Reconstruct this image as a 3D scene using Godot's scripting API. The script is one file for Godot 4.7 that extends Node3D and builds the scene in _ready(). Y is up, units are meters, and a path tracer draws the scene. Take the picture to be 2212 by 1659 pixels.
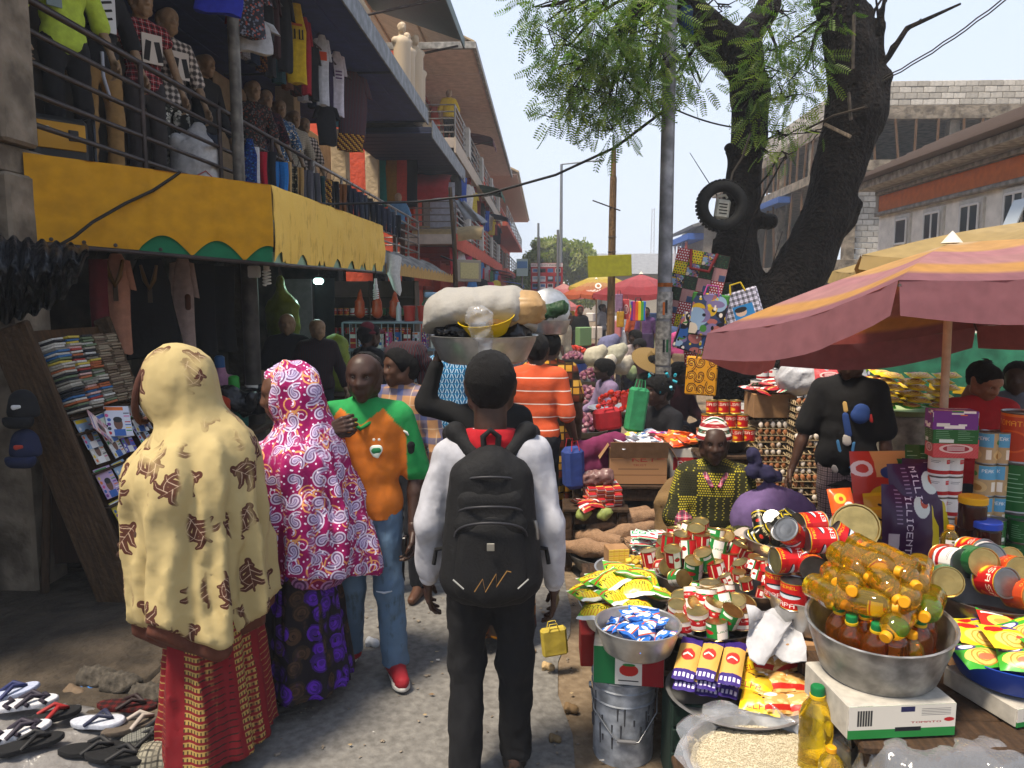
extends Node3D
const CAM_H := 2.02
const F := 1662.0
var cb: Basis
var used := {}
var mats := {}
var meshes := {}
var rng := RandomNumberGenerator.new()
var nz := FastNoiseLite.new()
var T := {}
class MB:
	var v := PackedVector3Array()
	var n := PackedVector3Array()
	var uv := PackedVector2Array()
	var c := PackedColorArray()
	var ix := PackedInt32Array()
	var seam := PackedInt32Array()
	func add(p: Vector3,u := Vector2.ZERO,col := Color.WHITE) -> int:
		v.append(p); uv.append(u); c.append(col)
		return v.size() - 1
	func tri(a: int,b: int,d: int):
		ix.append(a); ix.append(b); ix.append(d)
	func quad(a: int,b: int,d: int,e: int):
		tri(a,b,d); tri(a,d,e)
	func mesh() -> ArrayMesh:
		var nn := PackedVector3Array(); nn.resize(v.size())
		for k in range(0,ix.size(),3):
			var a := v[ix[k]]
			var f := (v[ix[k + 2]] - a).cross(v[ix[k + 1]] - a)
			nn[ix[k]] += f; nn[ix[k + 1]] += f; nn[ix[k + 2]] += f
		for k in range(0,seam.size(),2):
			var su := nn[seam[k]] + nn[seam[k + 1]]
			nn[seam[k]] = su; nn[seam[k + 1]] = su
		for k in nn.size():
			nn[k] = nn[k].normalized() if nn[k].length_squared() > 1e-20 else Vector3.UP
		var arr := []; arr.resize(Mesh.ARRAY_MAX)
		arr[Mesh.ARRAY_VERTEX] = v; arr[Mesh.ARRAY_NORMAL] = nn; arr[Mesh.ARRAY_TEX_UV] = uv; arr[Mesh.ARRAY_COLOR] = c; arr[Mesh.ARRAY_INDEX] = ix
		var m := ArrayMesh.new()
		m.add_surface_from_arrays(Mesh.PRIMITIVE_TRIANGLES,arr)
		return m
	func rows(rs: Array,closed := true,urep := 1.0,vrep := 1.0):
		var nr := rs.size(); var base := v.size(); var w: int = rs[0].size()
		for r in nr:
			for k in w:
				add(rs[r][k],Vector2(urep * k / float(w - 1),vrep * (1.0 - r / float(nr - 1))))
		for r in nr - 1:
			for k in w - 1:
				quad(base + r * w + k,base + r * w + k + 1,base + (r + 1) * w + k + 1,base + (r + 1) * w + k)
		if closed:
			for r in nr:
				seam.append(base + r * w); seam.append(base + r * w + w - 1)
	func cap(ring: PackedVector3Array,top: bool):
		var o := Vector3.ZERO
		for k in ring.size() - 1: o += ring[k]
		o /= float(ring.size() - 1)
		var b := v.size(); add(o,Vector2(.5,.5))
		for k in ring.size(): add(ring[k],Vector2(.5 + .5 * cos(TAU * k / (ring.size() - 1)),.5 + .5 * sin(TAU * k / (ring.size() - 1))))
		for k in ring.size() - 1:
			if top: tri(b,b + 1 + k,b + 2 + k)
			else: tri(b,b + 2 + k,b + 1 + k)
	func flat(pts: Array,out: Vector3,uvs: Array = []):
		var f := Vector3(pts[2] - pts[0]).cross(pts[1] - pts[0])
		var b := v.size()
		for k in pts.size(): add(pts[k],uvs[k] if uvs.size() > k else Vector2.ZERO)
		for k in range(1,pts.size() - 1):
			if f.dot(out) > 0: tri(b,b + k,b + k + 1)
			else: tri(b,b + k + 1,b + k)
	func bx(c0: Vector3,s: Vector3,b := 0.0,ro := Basis.IDENTITY):
		var h := s * .5
		b = minf(b,minf(h.x,minf(h.y,h.z)) * .45)
		for ax in 3:
			var a1 := (ax + 1) % 3; var a2 := (ax + 2) % 3
			for sg in [-1.0,1.0]:
				var pts := []; var uvs := []
				for q in [[-1,-1],[1,-1],[1,1],[-1,1]]:
					var p := Vector3.ZERO
					p[ax] = sg * h[ax]; p[a1] = q[0] * (h[a1] - b); p[a2] = q[1] * (h[a2] - b)
					pts.append(c0 + ro * p)
					var u := Vector2(p.x / s.x + .5,.5 - p.y / s.y)
					if ax == 0: u = Vector2(.5 - sg * p.z / s.z,.5 - p.y / s.y)
					elif ax == 1: u = Vector2(p.x / s.x + .5,p.z / s.z + .5)
					elif sg < 0: u.x = 1.0 - u.x
					uvs.append(u)
				var o := Vector3.ZERO; o[ax] = sg
				flat(pts,ro * o,uvs)
		if b <= 0.0: return
		for ax in 3:
			var a1 := (ax + 1) % 3; var a2 := (ax + 2) % 3
			for s1 in [-1.0,1.0]:
				for s2 in [-1.0,1.0]:
					var pts := []
					for e in [[0,-1.0],[0,1.0],[1,1.0],[1,-1.0]]:
						var p := Vector3.ZERO
						p[ax] = e[1] * (h[ax] - b)
						p[a1] = s1 * (h[a1] - (b if e[0] == 1 else 0.0)); p[a2] = s2 * (h[a2] - (0.0 if e[0] == 1 else b))
						pts.append(c0 + ro * p)
					var o := Vector3.ZERO; o[a1] = s1; o[a2] = s2
					flat(pts,ro * o,[Vector2(.01,.01),Vector2(.99,.01),Vector2(.99,.02),Vector2(.01,.02)])
		for sx in [-1.0,1.0]:
			for sy in [-1.0,1.0]:
				for sz in [-1.0,1.0]:
					var q := Vector3(sx * h.x,sy * h.y,sz * h.z); var w := Vector3(sx,sy,sz) * b
					flat([c0 + ro * (q - Vector3(0,w.y,w.z)),c0 + ro * (q - Vector3(w.x,0,w.z)),c0 + ro * (q - Vector3(w.x,w.y,0))],ro * q)
	func ring(o: Vector3,u: Vector3,w: Vector3,ru: float,rw: float,seg: int) -> PackedVector3Array:
		var r := PackedVector3Array()
		for k in seg + 1:
			var a := TAU * k / seg
			r.append(o + u * (cos(a) * ru) + w * (sin(a) * rw))
		return r
	func tube(pts: Array,rad,seg := 6,caps := true):
		var rs := []; var up := Vector3.UP
		for k in pts.size():
			var t: Vector3 = (pts[mini(k + 1,pts.size() - 1)] - pts[maxi(k - 1,0)]).normalized()
			if k == 0: up = Vector3.RIGHT if absf(t.x) < .8 else Vector3.FORWARD
			var u := (up - t * up.dot(t)).normalized()
			up = u
			var r: float = rad[k] if rad is Array else rad
			rs.append(ring(pts[k],u,u.cross(t),r,r,seg))
		rows(rs)
		if caps: cap(rs[0],false); cap(rs[-1],true)
	func lathe(prof: Array,seg := 20,at := Vector3.ZERO,crease := .75):
		var run := [prof[0]]
		var total := 0.0
		for k in prof.size() - 1: total += prof[k].distance_to(prof[k + 1])
		var acc := 0.0; var a0 := 0.0
		var runs := []
		for k in range(1,prof.size()):
			run.append(prof[k]); acc += prof[k - 1].distance_to(prof[k])
			var sharp := k == prof.size() - 1
			if not sharp:
				var d1: Vector2 = (prof[k] - prof[k - 1]).normalized(); var d2: Vector2 = (prof[k + 1] - prof[k]).normalized()
				sharp = d1.dot(d2) < crease
			if sharp:
				runs.append([run,a0 / total,acc / total]); run = [prof[k]]; a0 = acc
		for q in runs:
			var rs := []
			for p in q[0]: rs.append(ring(at + Vector3(0,p.y,0),Vector3.RIGHT,Vector3.BACK,maxf(p.x,1e-5),maxf(p.x,1e-5),seg))
			rows(rs)
func ray(px: float,py: float) -> Vector3:
	return cb * Vector3((px - 1106.0) / F,(829.5 - py) / F,-1.0)
func on_y(px: float,py: float,y := 0.0) -> Vector3:
	var r := ray(px,py)
	return Vector3(0,CAM_H,0) + r * ((y - CAM_H) / r.y)
func on_x(px: float,py: float,x: float) -> Vector3:
	var r := ray(px,py)
	return Vector3(0,CAM_H,0) + r * (x / r.x)
func on_d(px: float,py: float,d: float) -> Vector3:
	var r := ray(px,py)
	return Vector3(0,CAM_H,0) + r * (-d / r.z)
func rf(a: float,b: float) -> float:
	return rng.randf_range(a,b)
func numbered(called: String) -> String:
	var k: int = used.get(called,0)
	used[called] = k + 1
	return called if k == 0 else "%s_%03d" % [called,k]
func meta(o: Node3D,label: String,category: String,group := ""):
	o.set_meta("label",label); o.set_meta("category",category)
	if group != "": o.set_meta("group",group)
func thing(called: String,label: String,category: String,at := Vector3.ZERO,turn := 0.0,group := "") -> Node3D:
	var o := Node3D.new(); o.name = numbered(called); add_child(o)
	o.position = at; o.rotation.y = turn
	meta(o,label,category,group)
	return o
func part(p: Node3D,called: String,m: Mesh,mt: Material,at := Vector3.ZERO,bs := Basis.IDENTITY) -> MeshInstance3D:
	var o := MeshInstance3D.new(); o.name = called; o.mesh = m; o.material_override = mt
	o.transform = Transform3D(bs,at)
	p.add_child(o,true)
	return o
func one(called: String,label: String,category: String,m: Mesh,mt: Material,at := Vector3.ZERO,bs := Basis.IDENTITY,group := "") -> MeshInstance3D:
	var o := MeshInstance3D.new(); o.name = numbered(called); o.mesh = m; o.material_override = mt
	o.transform = Transform3D(bs,at)
	add_child(o)
	meta(o,label,category,group)
	return o
func struct(called: String,m: Mesh,mt: Material,at := Vector3.ZERO,bs := Basis.IDENTITY) -> MeshInstance3D:
	var o := MeshInstance3D.new(); o.name = numbered(called); o.mesh = m; o.material_override = mt
	o.transform = Transform3D(bs,at); o.set_meta("kind","structure")
	add_child(o)
	return o
func copy(o: Node3D,at: Vector3,bs := Basis.IDENTITY,label := "") -> Node3D:
	var c: Node3D = o.duplicate()
	c.name = numbered(str(o.name).rstrip("0123456789").trim_suffix("_") if str(o.name)[-1].is_valid_int() else str(o.name)); add_child(c)
	c.transform = Transform3D(bs,at)
	if label != "": c.set_meta("label",label)
	return c
func ry(a: float) -> Basis:
	return Basis(Vector3.UP,a)
func eul(x: float,y: float,z: float) -> Basis:
	return Basis.from_euler(Vector3(x,y,z))
func box(s: Vector3,b := .004) -> ArrayMesh:
	var key := "bx%s%s" % [s,b]
	if not meshes.has(key):
		var m := MB.new(); m.bx(Vector3.ZERO,s,b); meshes[key] = m.mesh()
	return meshes[key]
func bar(p: Vector3,q: Vector3,r: float,seg := 6) -> ArrayMesh:
	var m := MB.new(); m.tube([p,q],r,seg); return m.mesh()
func tubem(pts: Array,r,seg := 6) -> ArrayMesh:
	var m := MB.new(); m.tube(pts,r,seg); return m.mesh()
func lath(prof: Array,seg := 20) -> ArrayMesh:
	var m := MB.new(); m.lathe(prof,seg); return m.mesh()
func beam(p: Vector3,q: Vector3,w: float,h: float,b := .005) -> ArrayMesh:
	var m := MB.new(); var d := q - p; var z := d.normalized()
	var x := (Vector3.UP.cross(z) if absf(z.y) < .95 else Vector3.RIGHT.cross(z)).normalized()
	m.bx((p + q) * .5,Vector3(w,h,d.length()),b,Basis(x,z.cross(x),z)); return m.mesh()
func sag(p: Vector3,q: Vector3,s: float,n := 12,wob := 0.0) -> Array:
	var r := []
	for k in n + 1:
		var t := k / float(n)
		r.append(p.lerp(q,t) - Vector3(0,s * 4.0 * t * (1.0 - t),0) + Vector3(0,wob * sin(k * 2.3),wob * cos(k * 1.7)))
	return r
func hx(s: String) -> Color:
	return Color.html(s)
func mat(col,rough := .8,metal := 0.0,tex = null,tri := 0.0,nrm = null,ns := 1.0) -> StandardMaterial3D:
	var cc: Color = hx(col) if col is String else col
	var key := "%s|%s|%s|%s|%s|%s|%s" % [cc,rough,metal,tex,tri,nrm,ns]
	if mats.has(key): return mats[key]
	var m := StandardMaterial3D.new()
	m.albedo_color = cc; m.roughness = rough; m.metallic = metal
	if metal < .5: m.metallic_specular = .4
	if tex != null: m.albedo_texture = T[tex]
	if nrm != null:
		m.normal_enabled = true; m.normal_texture = T[nrm]; m.normal_scale = ns
	if tri > 0.0:
		m.uv1_triplanar = true; m.uv1_scale = Vector3.ONE * tri; m.uv1_triplanar_sharpness = 6.0
	mats[key] = m
	return m
func worldmat(col,rough: float,tex,tri: float,nrm = null,ns := 1.0) -> StandardMaterial3D:
	var key := "w%s%s%s%s%s%s" % [col,rough,tex,tri,nrm,ns]
	if mats.has(key): return mats[key]
	var m: StandardMaterial3D = mat(col,rough,0.0,tex,tri,nrm,ns).duplicate()
	m.uv1_world_triplanar = true
	mats[key] = m
	return m
func cloth(col,tex = "mottle",tri := 2.0,rough := .92) -> StandardMaterial3D:
	return mat(col,rough,0.0,tex,tri,"wrinkle",.7)
func noise_tex(seed_: int,freq: float,lo: float,hi: float,oct := 5,kind := FastNoiseLite.TYPE_SIMPLEX_SMOOTH,bump := 0.0,size := 512,mid := -1.0) -> NoiseTexture2D:
	var f := FastNoiseLite.new(); f.seed = seed_; f.frequency = freq; f.fractal_octaves = oct; f.noise_type = kind
	var t := NoiseTexture2D.new(); t.width = size; t.height = size; t.seamless = true; t.noise = f
	if bump > 0.0:
		t.as_normal_map = true; t.bump_strength = bump
	else:
		var g := Gradient.new()
		g.set_color(0,Color(lo,lo,lo)); g.set_color(1,Color(hi,hi,hi))
		if mid >= 0.0: g.set_offset(0,mid); g.set_offset(1,mid + .22)
		t.color_ramp = g
	return t
func ramp_tex(seed_: int,freq: float,cols: Array,offs: Array,oct := 5,size := 512,kind := FastNoiseLite.TYPE_SIMPLEX_SMOOTH) -> NoiseTexture2D:
	var t := noise_tex(seed_,freq,0,1,oct,kind,0.0,size)
	var g := Gradient.new(); g.offsets = PackedFloat32Array(offs)
	var cs := PackedColorArray()
	for q in cols: cs.append(hx(q) if q is String else q)
	g.colors = cs
	t.color_ramp = g
	return t
func blob(mb: MB,bones: Array,cell: float,k := .03,fold := 0.0,ff := Vector3(9,3,9),cuts: Array = [],seed_ := 0,pleat := Vector3.ZERO):
	var lo := Vector3.INF; var hi := -Vector3.INF
	for b in bones:
		var rr := maxf(b[2],b[3]); var r3 := Vector3(rr,rr,rr * maxf(1.0,b[4] if b.size() > 4 else 1.0))
		lo = lo.min((b[0] as Vector3).min(b[1]) - r3); hi = hi.max((b[0] as Vector3).max(b[1]) + r3)
	var mg := cell * 2.5 + fold + pleat.x
	lo -= Vector3.ONE * mg; hi += Vector3.ONE * mg
	var nx := int((hi.x - lo.x) / cell) + 2; var ny := int((hi.y - lo.y) / cell) + 2; var nzz := int((hi.z - lo.z) / cell) + 2
	var f := PackedFloat32Array(); f.resize(nx * ny * nzz); f.fill(1.0)
	var m2 := k + cell * 2.0
	for b in bones:
		var a: Vector3 = b[0]; var e: Vector3 = b[1]; var ra: float = b[2]; var rb: float = b[3]
		var sz: float = b[4] if b.size() > 4 else 1.0
		var iz := 1.0 / sz
		var rr := maxf(ra,rb) + m2
		var x0 := maxi(0,int((minf(a.x,e.x) - rr - lo.x) / cell)); var x1 := mini(nx - 1,int((maxf(a.x,e.x) + rr - lo.x) / cell) + 1)
		var y0 := maxi(0,int((minf(a.y,e.y) - rr - lo.y) / cell)); var y1 := mini(ny - 1,int((maxf(a.y,e.y) + rr - lo.y) / cell) + 1)
		var rz := rr * maxf(1.0,sz)
		var z0 := maxi(0,int((minf(a.z,e.z) - rz - lo.z) / cell)); var z1 := mini(nzz - 1,int((maxf(a.z,e.z) + rz - lo.z) / cell) + 1)
		var bx := e.x - a.x; var by := e.y - a.y; var bz := (e.z - a.z) * iz
		var bb := maxf(bx * bx + by * by + bz * bz,1e-9)
		var dr := rb - ra
		for zi in range(z0,z1 + 1):
			var pz := (lo.z + zi * cell - a.z) * iz
			for yi in range(y0,y1 + 1):
				var py := lo.y + yi * cell - a.y
				var id := (zi * ny + yi) * nx + x0
				var px := lo.x + x0 * cell - a.x
				var yz := py * by + pz * bz
				for xi in range(x0,x1 + 1):
					var t := clampf((px * bx + yz) / bb,0.0,1.0)
					var dx := px - bx * t; var dy := py - by * t; var dz := pz - bz * t
					var d := sqrt(dx * dx + dy * dy + dz * dz) - ra - dr * t
					var cu := f[id]
					var h := k - absf(cu - d)
					if h > 0.0: f[id] = minf(cu,d) - h * h / (4.0 * k)
					elif d < cu: f[id] = d
					id += 1; px += cell
	if fold > 0.0 or cuts.size() > 0:
		nz.seed = 7 + seed_
		for zi in nzz:
			for yi in ny:
				var id := (zi * ny + yi) * nx
				for xi in nx:
					var cu := f[id]
					if cu < .06 and cu > -.08:
						var p := lo + Vector3(xi,yi,zi) * cell
						if fold > 0.0: cu += fold * nz.get_noise_3d(p.x * ff.x,p.y * ff.y,p.z * ff.z) * 1.6
						if pleat.x > 0.0:
							var th := atan2(p.x,p.z)
							cu += pleat.x * clampf((pleat.z - p.y) * 1.8,0.0,1.0) * (sin(th * pleat.y + 2.2 * nz.get_noise_2d(p.y * 1.5,3.0) + seed_) + .45 * sin(th * pleat.y * 2.3 + 3.0 * nz.get_noise_2d(p.y * 2.0,9.0)))
						f[id] = cu
					if cuts.size() > 0 and cu < .06:
						var p := lo + Vector3(xi,yi,zi) * cell
						for q in cuts:
							if q[0] is Plane: cu = maxf(cu,(q[0] as Plane).distance_to(p))
							else: cu = maxf(cu,q[1] - p.distance_to(q[0]))
						f[id] = cu
					id += 1
	var vid := PackedInt32Array(); vid.resize(f.size()); vid.fill(-1)
	var sx := 1; var sy := nx; var szz := nx * ny
	var off := PackedInt32Array([0,sx,sy,sx + sy,szz,sx + szz,sy + szz,sx + sy + szz])
	var ea := PackedInt32Array([0,2,4,6,0,1,4,5,0,1,2,3]); var eb := PackedInt32Array([1,3,5,7,2,3,6,7,4,5,6,7])
	var val := PackedFloat32Array(); val.resize(8)
	for zi in nzz - 1:
		for yi in ny - 1:
			var id := (zi * ny + yi) * nx
			for xi in nx - 1:
				var ng := 0
				if f[id] < .2:
					for q in 8:
						if f[id + off[q]] < 0.0: ng += 1
				if ng > 0 and ng < 8:
					for q in 8: val[q] = f[id + off[q]]
					var s := Vector3.ZERO; var cnt := 0
					for q in 12:
						var va := val[ea[q]]; var vb := val[eb[q]]
						if (va < 0.0) != (vb < 0.0):
							var t := va / (va - vb); var A := ea[q]; var B := eb[q]
							s += Vector3((A & 1) + ((B & 1) - (A & 1)) * t,((A >> 1) & 1) + (((B >> 1) & 1) - ((A >> 1) & 1)) * t,(A >> 2) + ((B >> 2) - (A >> 2)) * t)
							cnt += 1
					var p := lo + (Vector3(xi,yi,zi) + s / float(cnt)) * cell
					vid[id] = mb.add(p,Vector2(p.x,p.y))
				id += 1
	for zi in range(1,nzz - 1):
		for yi in range(1,ny - 1):
			var id := (zi * ny + yi) * nx + 1
			for xi in range(1,nx - 1):
				if vid[id] >= 0 or f[id] < 0.0:
					var ins := f[id] < 0.0
					if ins != (f[id + sx] < 0.0): _q(mb,vid[id - sy - szz],vid[id - szz],vid[id],vid[id - sy],ins)
					if ins != (f[id + sy] < 0.0): _q(mb,vid[id - sx - szz],vid[id - sx],vid[id],vid[id - szz],ins)
					if ins != (f[id + szz] < 0.0): _q(mb,vid[id - sx - sy],vid[id - sy],vid[id],vid[id - sx],ins)
				id += 1
func _q(mb: MB,a: int,b: int,c: int,d: int,flip: bool):
	if a < 0 or b < 0 or c < 0 or d < 0: return
	if flip: mb.quad(a,d,c,b)
	else: mb.quad(a,b,c,d)
func blobm(bones: Array,cell: float,k := .03,fold := 0.0,ff := Vector3(9,3,9),cuts: Array = [],seed_ := 0,pleat := Vector3.ZERO) -> ArrayMesh:
	var mb := MB.new(); blob(mb,bones,cell,k,fold,ff,cuts,seed_,pleat)
	return mb.mesh()
func joints(over := {}) -> Dictionary:
	var j := {hd = Vector3(0,1.585,.02),nk = Vector3(0,1.44,-.015),
		shL = Vector3(.175,1.385,-.01),elL = Vector3(.235,1.10,-.03),wrL = Vector3(.25,.86,.05),
		shR = Vector3(-.175,1.385,-.01),elR = Vector3(-.235,1.10,-.03),wrR = Vector3(-.25,.86,.05),
		hpL = Vector3(.085,.92,0),knL = Vector3(.095,.50,.02),anL = Vector3(.10,.085,-.02),
		hpR = Vector3(-.085,.92,0),knR = Vector3(-.095,.50,.02),anR = Vector3(-.10,.085,-.02),
		toL = Vector3(.125,.03,.14),toR = Vector3(-.125,.03,.14),lean = Vector3.ZERO}
	for q in over: j[q] = over[q]
	return j
func head_bones(at: Vector3,ro: Basis,s := 1.0) -> Array:
	var L := [[0,.030,-.040,0,.035,.028,.081,.076],[0,.000,.020,0,-.045,.040,.066,.058],[0,-.05,.045,0,-.092,.066,.048,.027],
		[-.045,-.055,.01,.045,-.055,.01,.035,.035],[-.03,.030,.084,.03,.030,.084,.017,.017],[-.034,-.018,.072,.034,-.018,.072,.024,.024],
		[0,.018,.098,0,-.022,.112,.008,.015],[-.015,-.026,.101,.015,-.026,.101,.010,.010],
		[-.020,-.054,.091,.020,-.054,.091,.0085,.0085],[-.016,-.066,.089,.016,-.066,.089,.010,.010],
		[.078,.012,-.012,.077,-.024,-.004,.014,.011],[-.078,.012,-.012,-.077,-.024,-.004,.014,.011],
		[0,-.04,-.025,0,-.15,-.035,.056,.056]]
	var r := []
	for b in L: r.append([at + ro * (Vector3(b[0],b[1],b[2]) * s),at + ro * (Vector3(b[3],b[4],b[5]) * s),b[6] * s,b[7] * s])
	return r
func head(mb: MB,at: Vector3,ro: Basis,s := 1.0,cell := .0055):
	var e := []
	for q in [-1.0,1.0]: e.append([at + ro * (Vector3(q * .033,.009,.108) * s),.0175 * s])
	blob(mb,head_bones(at,ro,s),cell,.022 * s,0.0,Vector3.ONE,e)
func eyes(t: Node3D,at: Vector3,ro: Basis,s := 1.0):
	for q in [-1.0,1.0]:
		var w := part(t,"eye",lath([Vector2(0,-.0115),Vector2(.008,-.008),Vector2(.0115,0),Vector2(.008,.008),Vector2(0,.0115)],12),mat("857468",.3),at + ro * (Vector3(q * .033,.010,.085) * s),ro)
		part(w,"iris",lath([Vector2(0,.0112),Vector2(.0045,.0108),Vector2(.0055,.009)],10),mat("100a08",.15),Vector3(0,0,.001),eul(PI / 2,0,0))
func hair_cap(at: Vector3,ro: Basis,s := 1.0,grow := .0,cell := .009,cutz := .055,cuty := -.02) -> ArrayMesh:
	var b := [[at + ro * (Vector3(0,.032,-.042) * s),at + ro * (Vector3(0,.040,.024) * s),(.086 + grow) * s,(.081 + grow) * s],[at + ro * (Vector3(0,-.012,-.045) * s),at + ro * (Vector3(0,.02,-.045) * s),(.07 + grow) * s,(.08 + grow) * s]]
	var nrm := ro * Vector3(0,-.55,.84)
	return blobm(b,cell,.02,.006,Vector3(50,50,50),[[Plane(nrm,nrm.dot(at + ro * (Vector3(0,cuty,cutz) * s)))]])
func hand(mb: MB,wr: Vector3,dir: Vector3,palm: Vector3,thumb: float,curl := .5,s := 1.0,cell := .0055,spread := .06):
	var y := -dir.normalized(); var z := (palm - y * palm.dot(y)).normalized(); var x := y.cross(z)
	var B := Basis(x,y,z)
	var bo := []
	bo.append([Vector3(0,.03,0),Vector3(0,-.012,0),.025,.024])
	for k in 4:
		var fx := (-.031 + .0207 * k) * thumb * -1.0
		var p := Vector3(fx * 1.0,-.088 + absf(k - 1.4) * .004,0)
		bo.append([Vector3(fx * .55,-.012,0),p,.0135,.0115])
		var a := 0.0; var q := p
		var ln: float = [.034,.040,.043,.038][k] if thumb < 0.0 else [.034,.040,.043,.038][k]
		for sg in 3:
			a += curl * [.7,1.0,.8][sg]
			var nx: Vector3 = q + Vector3(sin((k - 1.5) * -spread * thumb),-cos(a),sin(a)).normalized() * ln * [1.0,.68,.52][sg]
			bo.append([q,nx,[.0102,.0092,.0084][sg],[.0092,.0084,.0074][sg]])
			q = nx
	var tq := Vector3(.024 * thumb,-.022,.006); var t1 := Vector3(.046 * thumb,-.054,.018); var t2 := Vector3(.052 * thumb,-.082,.028 + .012 * curl); var t3 := Vector3(.046 * thumb,-.104,.036 + .018 * curl)
	bo.append([tq,t1,.0145,.0125]); bo.append([t1,t2,.0118,.0105]); bo.append([t2,t3,.0105,.0085])
	var r := []
	for b in bo: r.append([wr + B * (b[0] * s),wr + B * (b[1] * s),b[2] * s,b[3] * s])
	blob(mb,r,cell,.007)
func foot_bones(an: Vector3,to: Vector3) -> Array:
	var d := to - an; d.y = 0.0
	var heel := an + Vector3(0,-.04,0) - d.normalized() * .03
	return [[an + Vector3(0,.06,0),heel,.042,.042],[heel,to,.038,.028],[an,to,.038,.026]]
func arm_bones(j: Dictionary,sd: String,t0 := 0.0,add := 0.0) -> Array:
	var a: Vector3 = j["sh" + sd]; var e: Vector3 = j["el" + sd]; var w: Vector3 = j["wr" + sd]
	var r := []
	if t0 < .5: r.append([a.lerp(e,t0 * 2.0),e,.05 + add - t0 * .01,.040 + add])
	r.append([e.lerp(w,maxf(0.0,t0 * 2.0 - 1.0)),e.lerp(w,.4),.041 + add,.040 + add])
	r.append([e.lerp(w,.4),w,.040 + add,.026 + add])
	return r
func torso_bones(j: Dictionary,g := 0.0,bot := .95,sz := .85) -> Array:
	var c: Vector3 = (j.shL + j.shR) * .5; var h: Vector3 = (j.hpL + j.hpR) * .5
	var ax: Vector3 = (j.shL - j.shR).normalized()
	var b := []
	b.append([c - ax * .125 + Vector3(0,.0,0),c + ax * .125 + Vector3(0,.0,0),.058 + g,.058 + g,1.0])
	b.append([c + Vector3(0,.05,0),c - ax * .15,.06 + g * .7,.055 + g,1.0]); b.append([c + Vector3(0,.05,0),c + ax * .15,.06 + g * .7,.055 + g,1.0])
	var w := [[.12,.072,.105],[.32,.07,.1],[.58,.06,.1],[.85,.06,.1],[1.0,.062,.105]]
	for q in w:
		var p: Vector3 = c.lerp(h,q[0])
		if p.y < bot - .08: continue
		b.append([p - ax * q[1],p + ax * q[1],q[2] + g,q[2] + g,sz])
	b.append([c.lerp(h,.12),c.lerp(h,.9),.1 + g,.1 + g,sz])
	return b
func shirt(j: Dictionary,slL := .5,slR := .5,bot := .88,g := .012,cell := .015,fold := .008,sd := 0,neck := true) -> ArrayMesh:
	var b := torso_bones(j,g,bot)
	if bot < .9:
		var h: Vector3 = (j.hpL + j.hpR) * .5
		b.append([h + Vector3(-.065,.02,0),h + Vector3(.065,.02,0),.104 + g,.104 + g,1.0]); b.append([h + Vector3(-.065,bot - .92 - .06,0),h + Vector3(.065,bot - .92 - .06,0),.104 + g,.104 + g,1.0])
	for q in [["L",slL],["R",slR]]:
		if q[1] <= 0.0: continue
		var a: Vector3 = j["sh" + q[0]]; var e: Vector3 = j["el" + q[0]]; var w: Vector3 = j["wr" + q[0]]
		var t: float = q[1]
		if t <= .5: b.append([a,a.lerp(e,t * 2.0),.052 + g,.05 + g * 1.4])
		else:
			b.append([a,e,.052 + g,.045 + g]); b.append([e,e.lerp(w,t * 2.0 - 1.0),.049 + g,.036 + g * .7])
	return blobm(b,cell,.028,fold,Vector3(7,2.3,7),[[Plane(Vector3.DOWN,-bot)]],sd)
func trousers(j: Dictionary,g := .012,cell := .016,fold := .009,sd := 0,cut := .07) -> ArrayMesh:
	var b := [[(j.hpL as Vector3) + Vector3(-.02,.03,0),(j.hpR as Vector3) + Vector3(.02,.03,0),.1 + g * .4,.1 + g * .4,.85],[(j.hpL as Vector3) + Vector3(-.02,-.03,-.02),(j.hpR as Vector3) + Vector3(.02,-.03,-.02),.105 + g * .5,.105 + g * .5,.95]]
	for q in ["L","R"]:
		var h: Vector3 = j["hp" + q]; var kn: Vector3 = j["kn" + q]; var an: Vector3 = j["an" + q]
		b.append([h + Vector3(0,-.04,0),kn,.084 + g,.060 + g]); b.append([kn,an + (an - kn).normalized() * .02,.060 + g,.050 + g * 1.5])
	return blobm(b,cell,.04,fold,Vector3(10,8,10),[[Plane(Vector3.DOWN,-cut)]],sd)
func skirt(j: Dictionary,rtop := .15,rbot := .24,bot := .08,cell := .018,fold := .01,sd := 0,sz := .8,sh := Vector3.ZERO) -> ArrayMesh:
	var h: Vector3 = (j.hpL + j.hpR) * .5
	var b := []
	for q in [-1.0,0.0,1.0]: b.append([h + Vector3(q * .05,.1,0),Vector3(h.x + q * (rbot - .14) + sh.x,bot - .05,h.z + sh.z),rtop,.15 if q != 0.0 else rbot,sz])
	return blobm(b,cell,.08,fold,Vector3(14,1.3,14),[[Plane(Vector3.DOWN,-bot)],[Plane(Vector3.UP,h.y + .16)]],sd,Vector3(.016,11,h.y))
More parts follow.
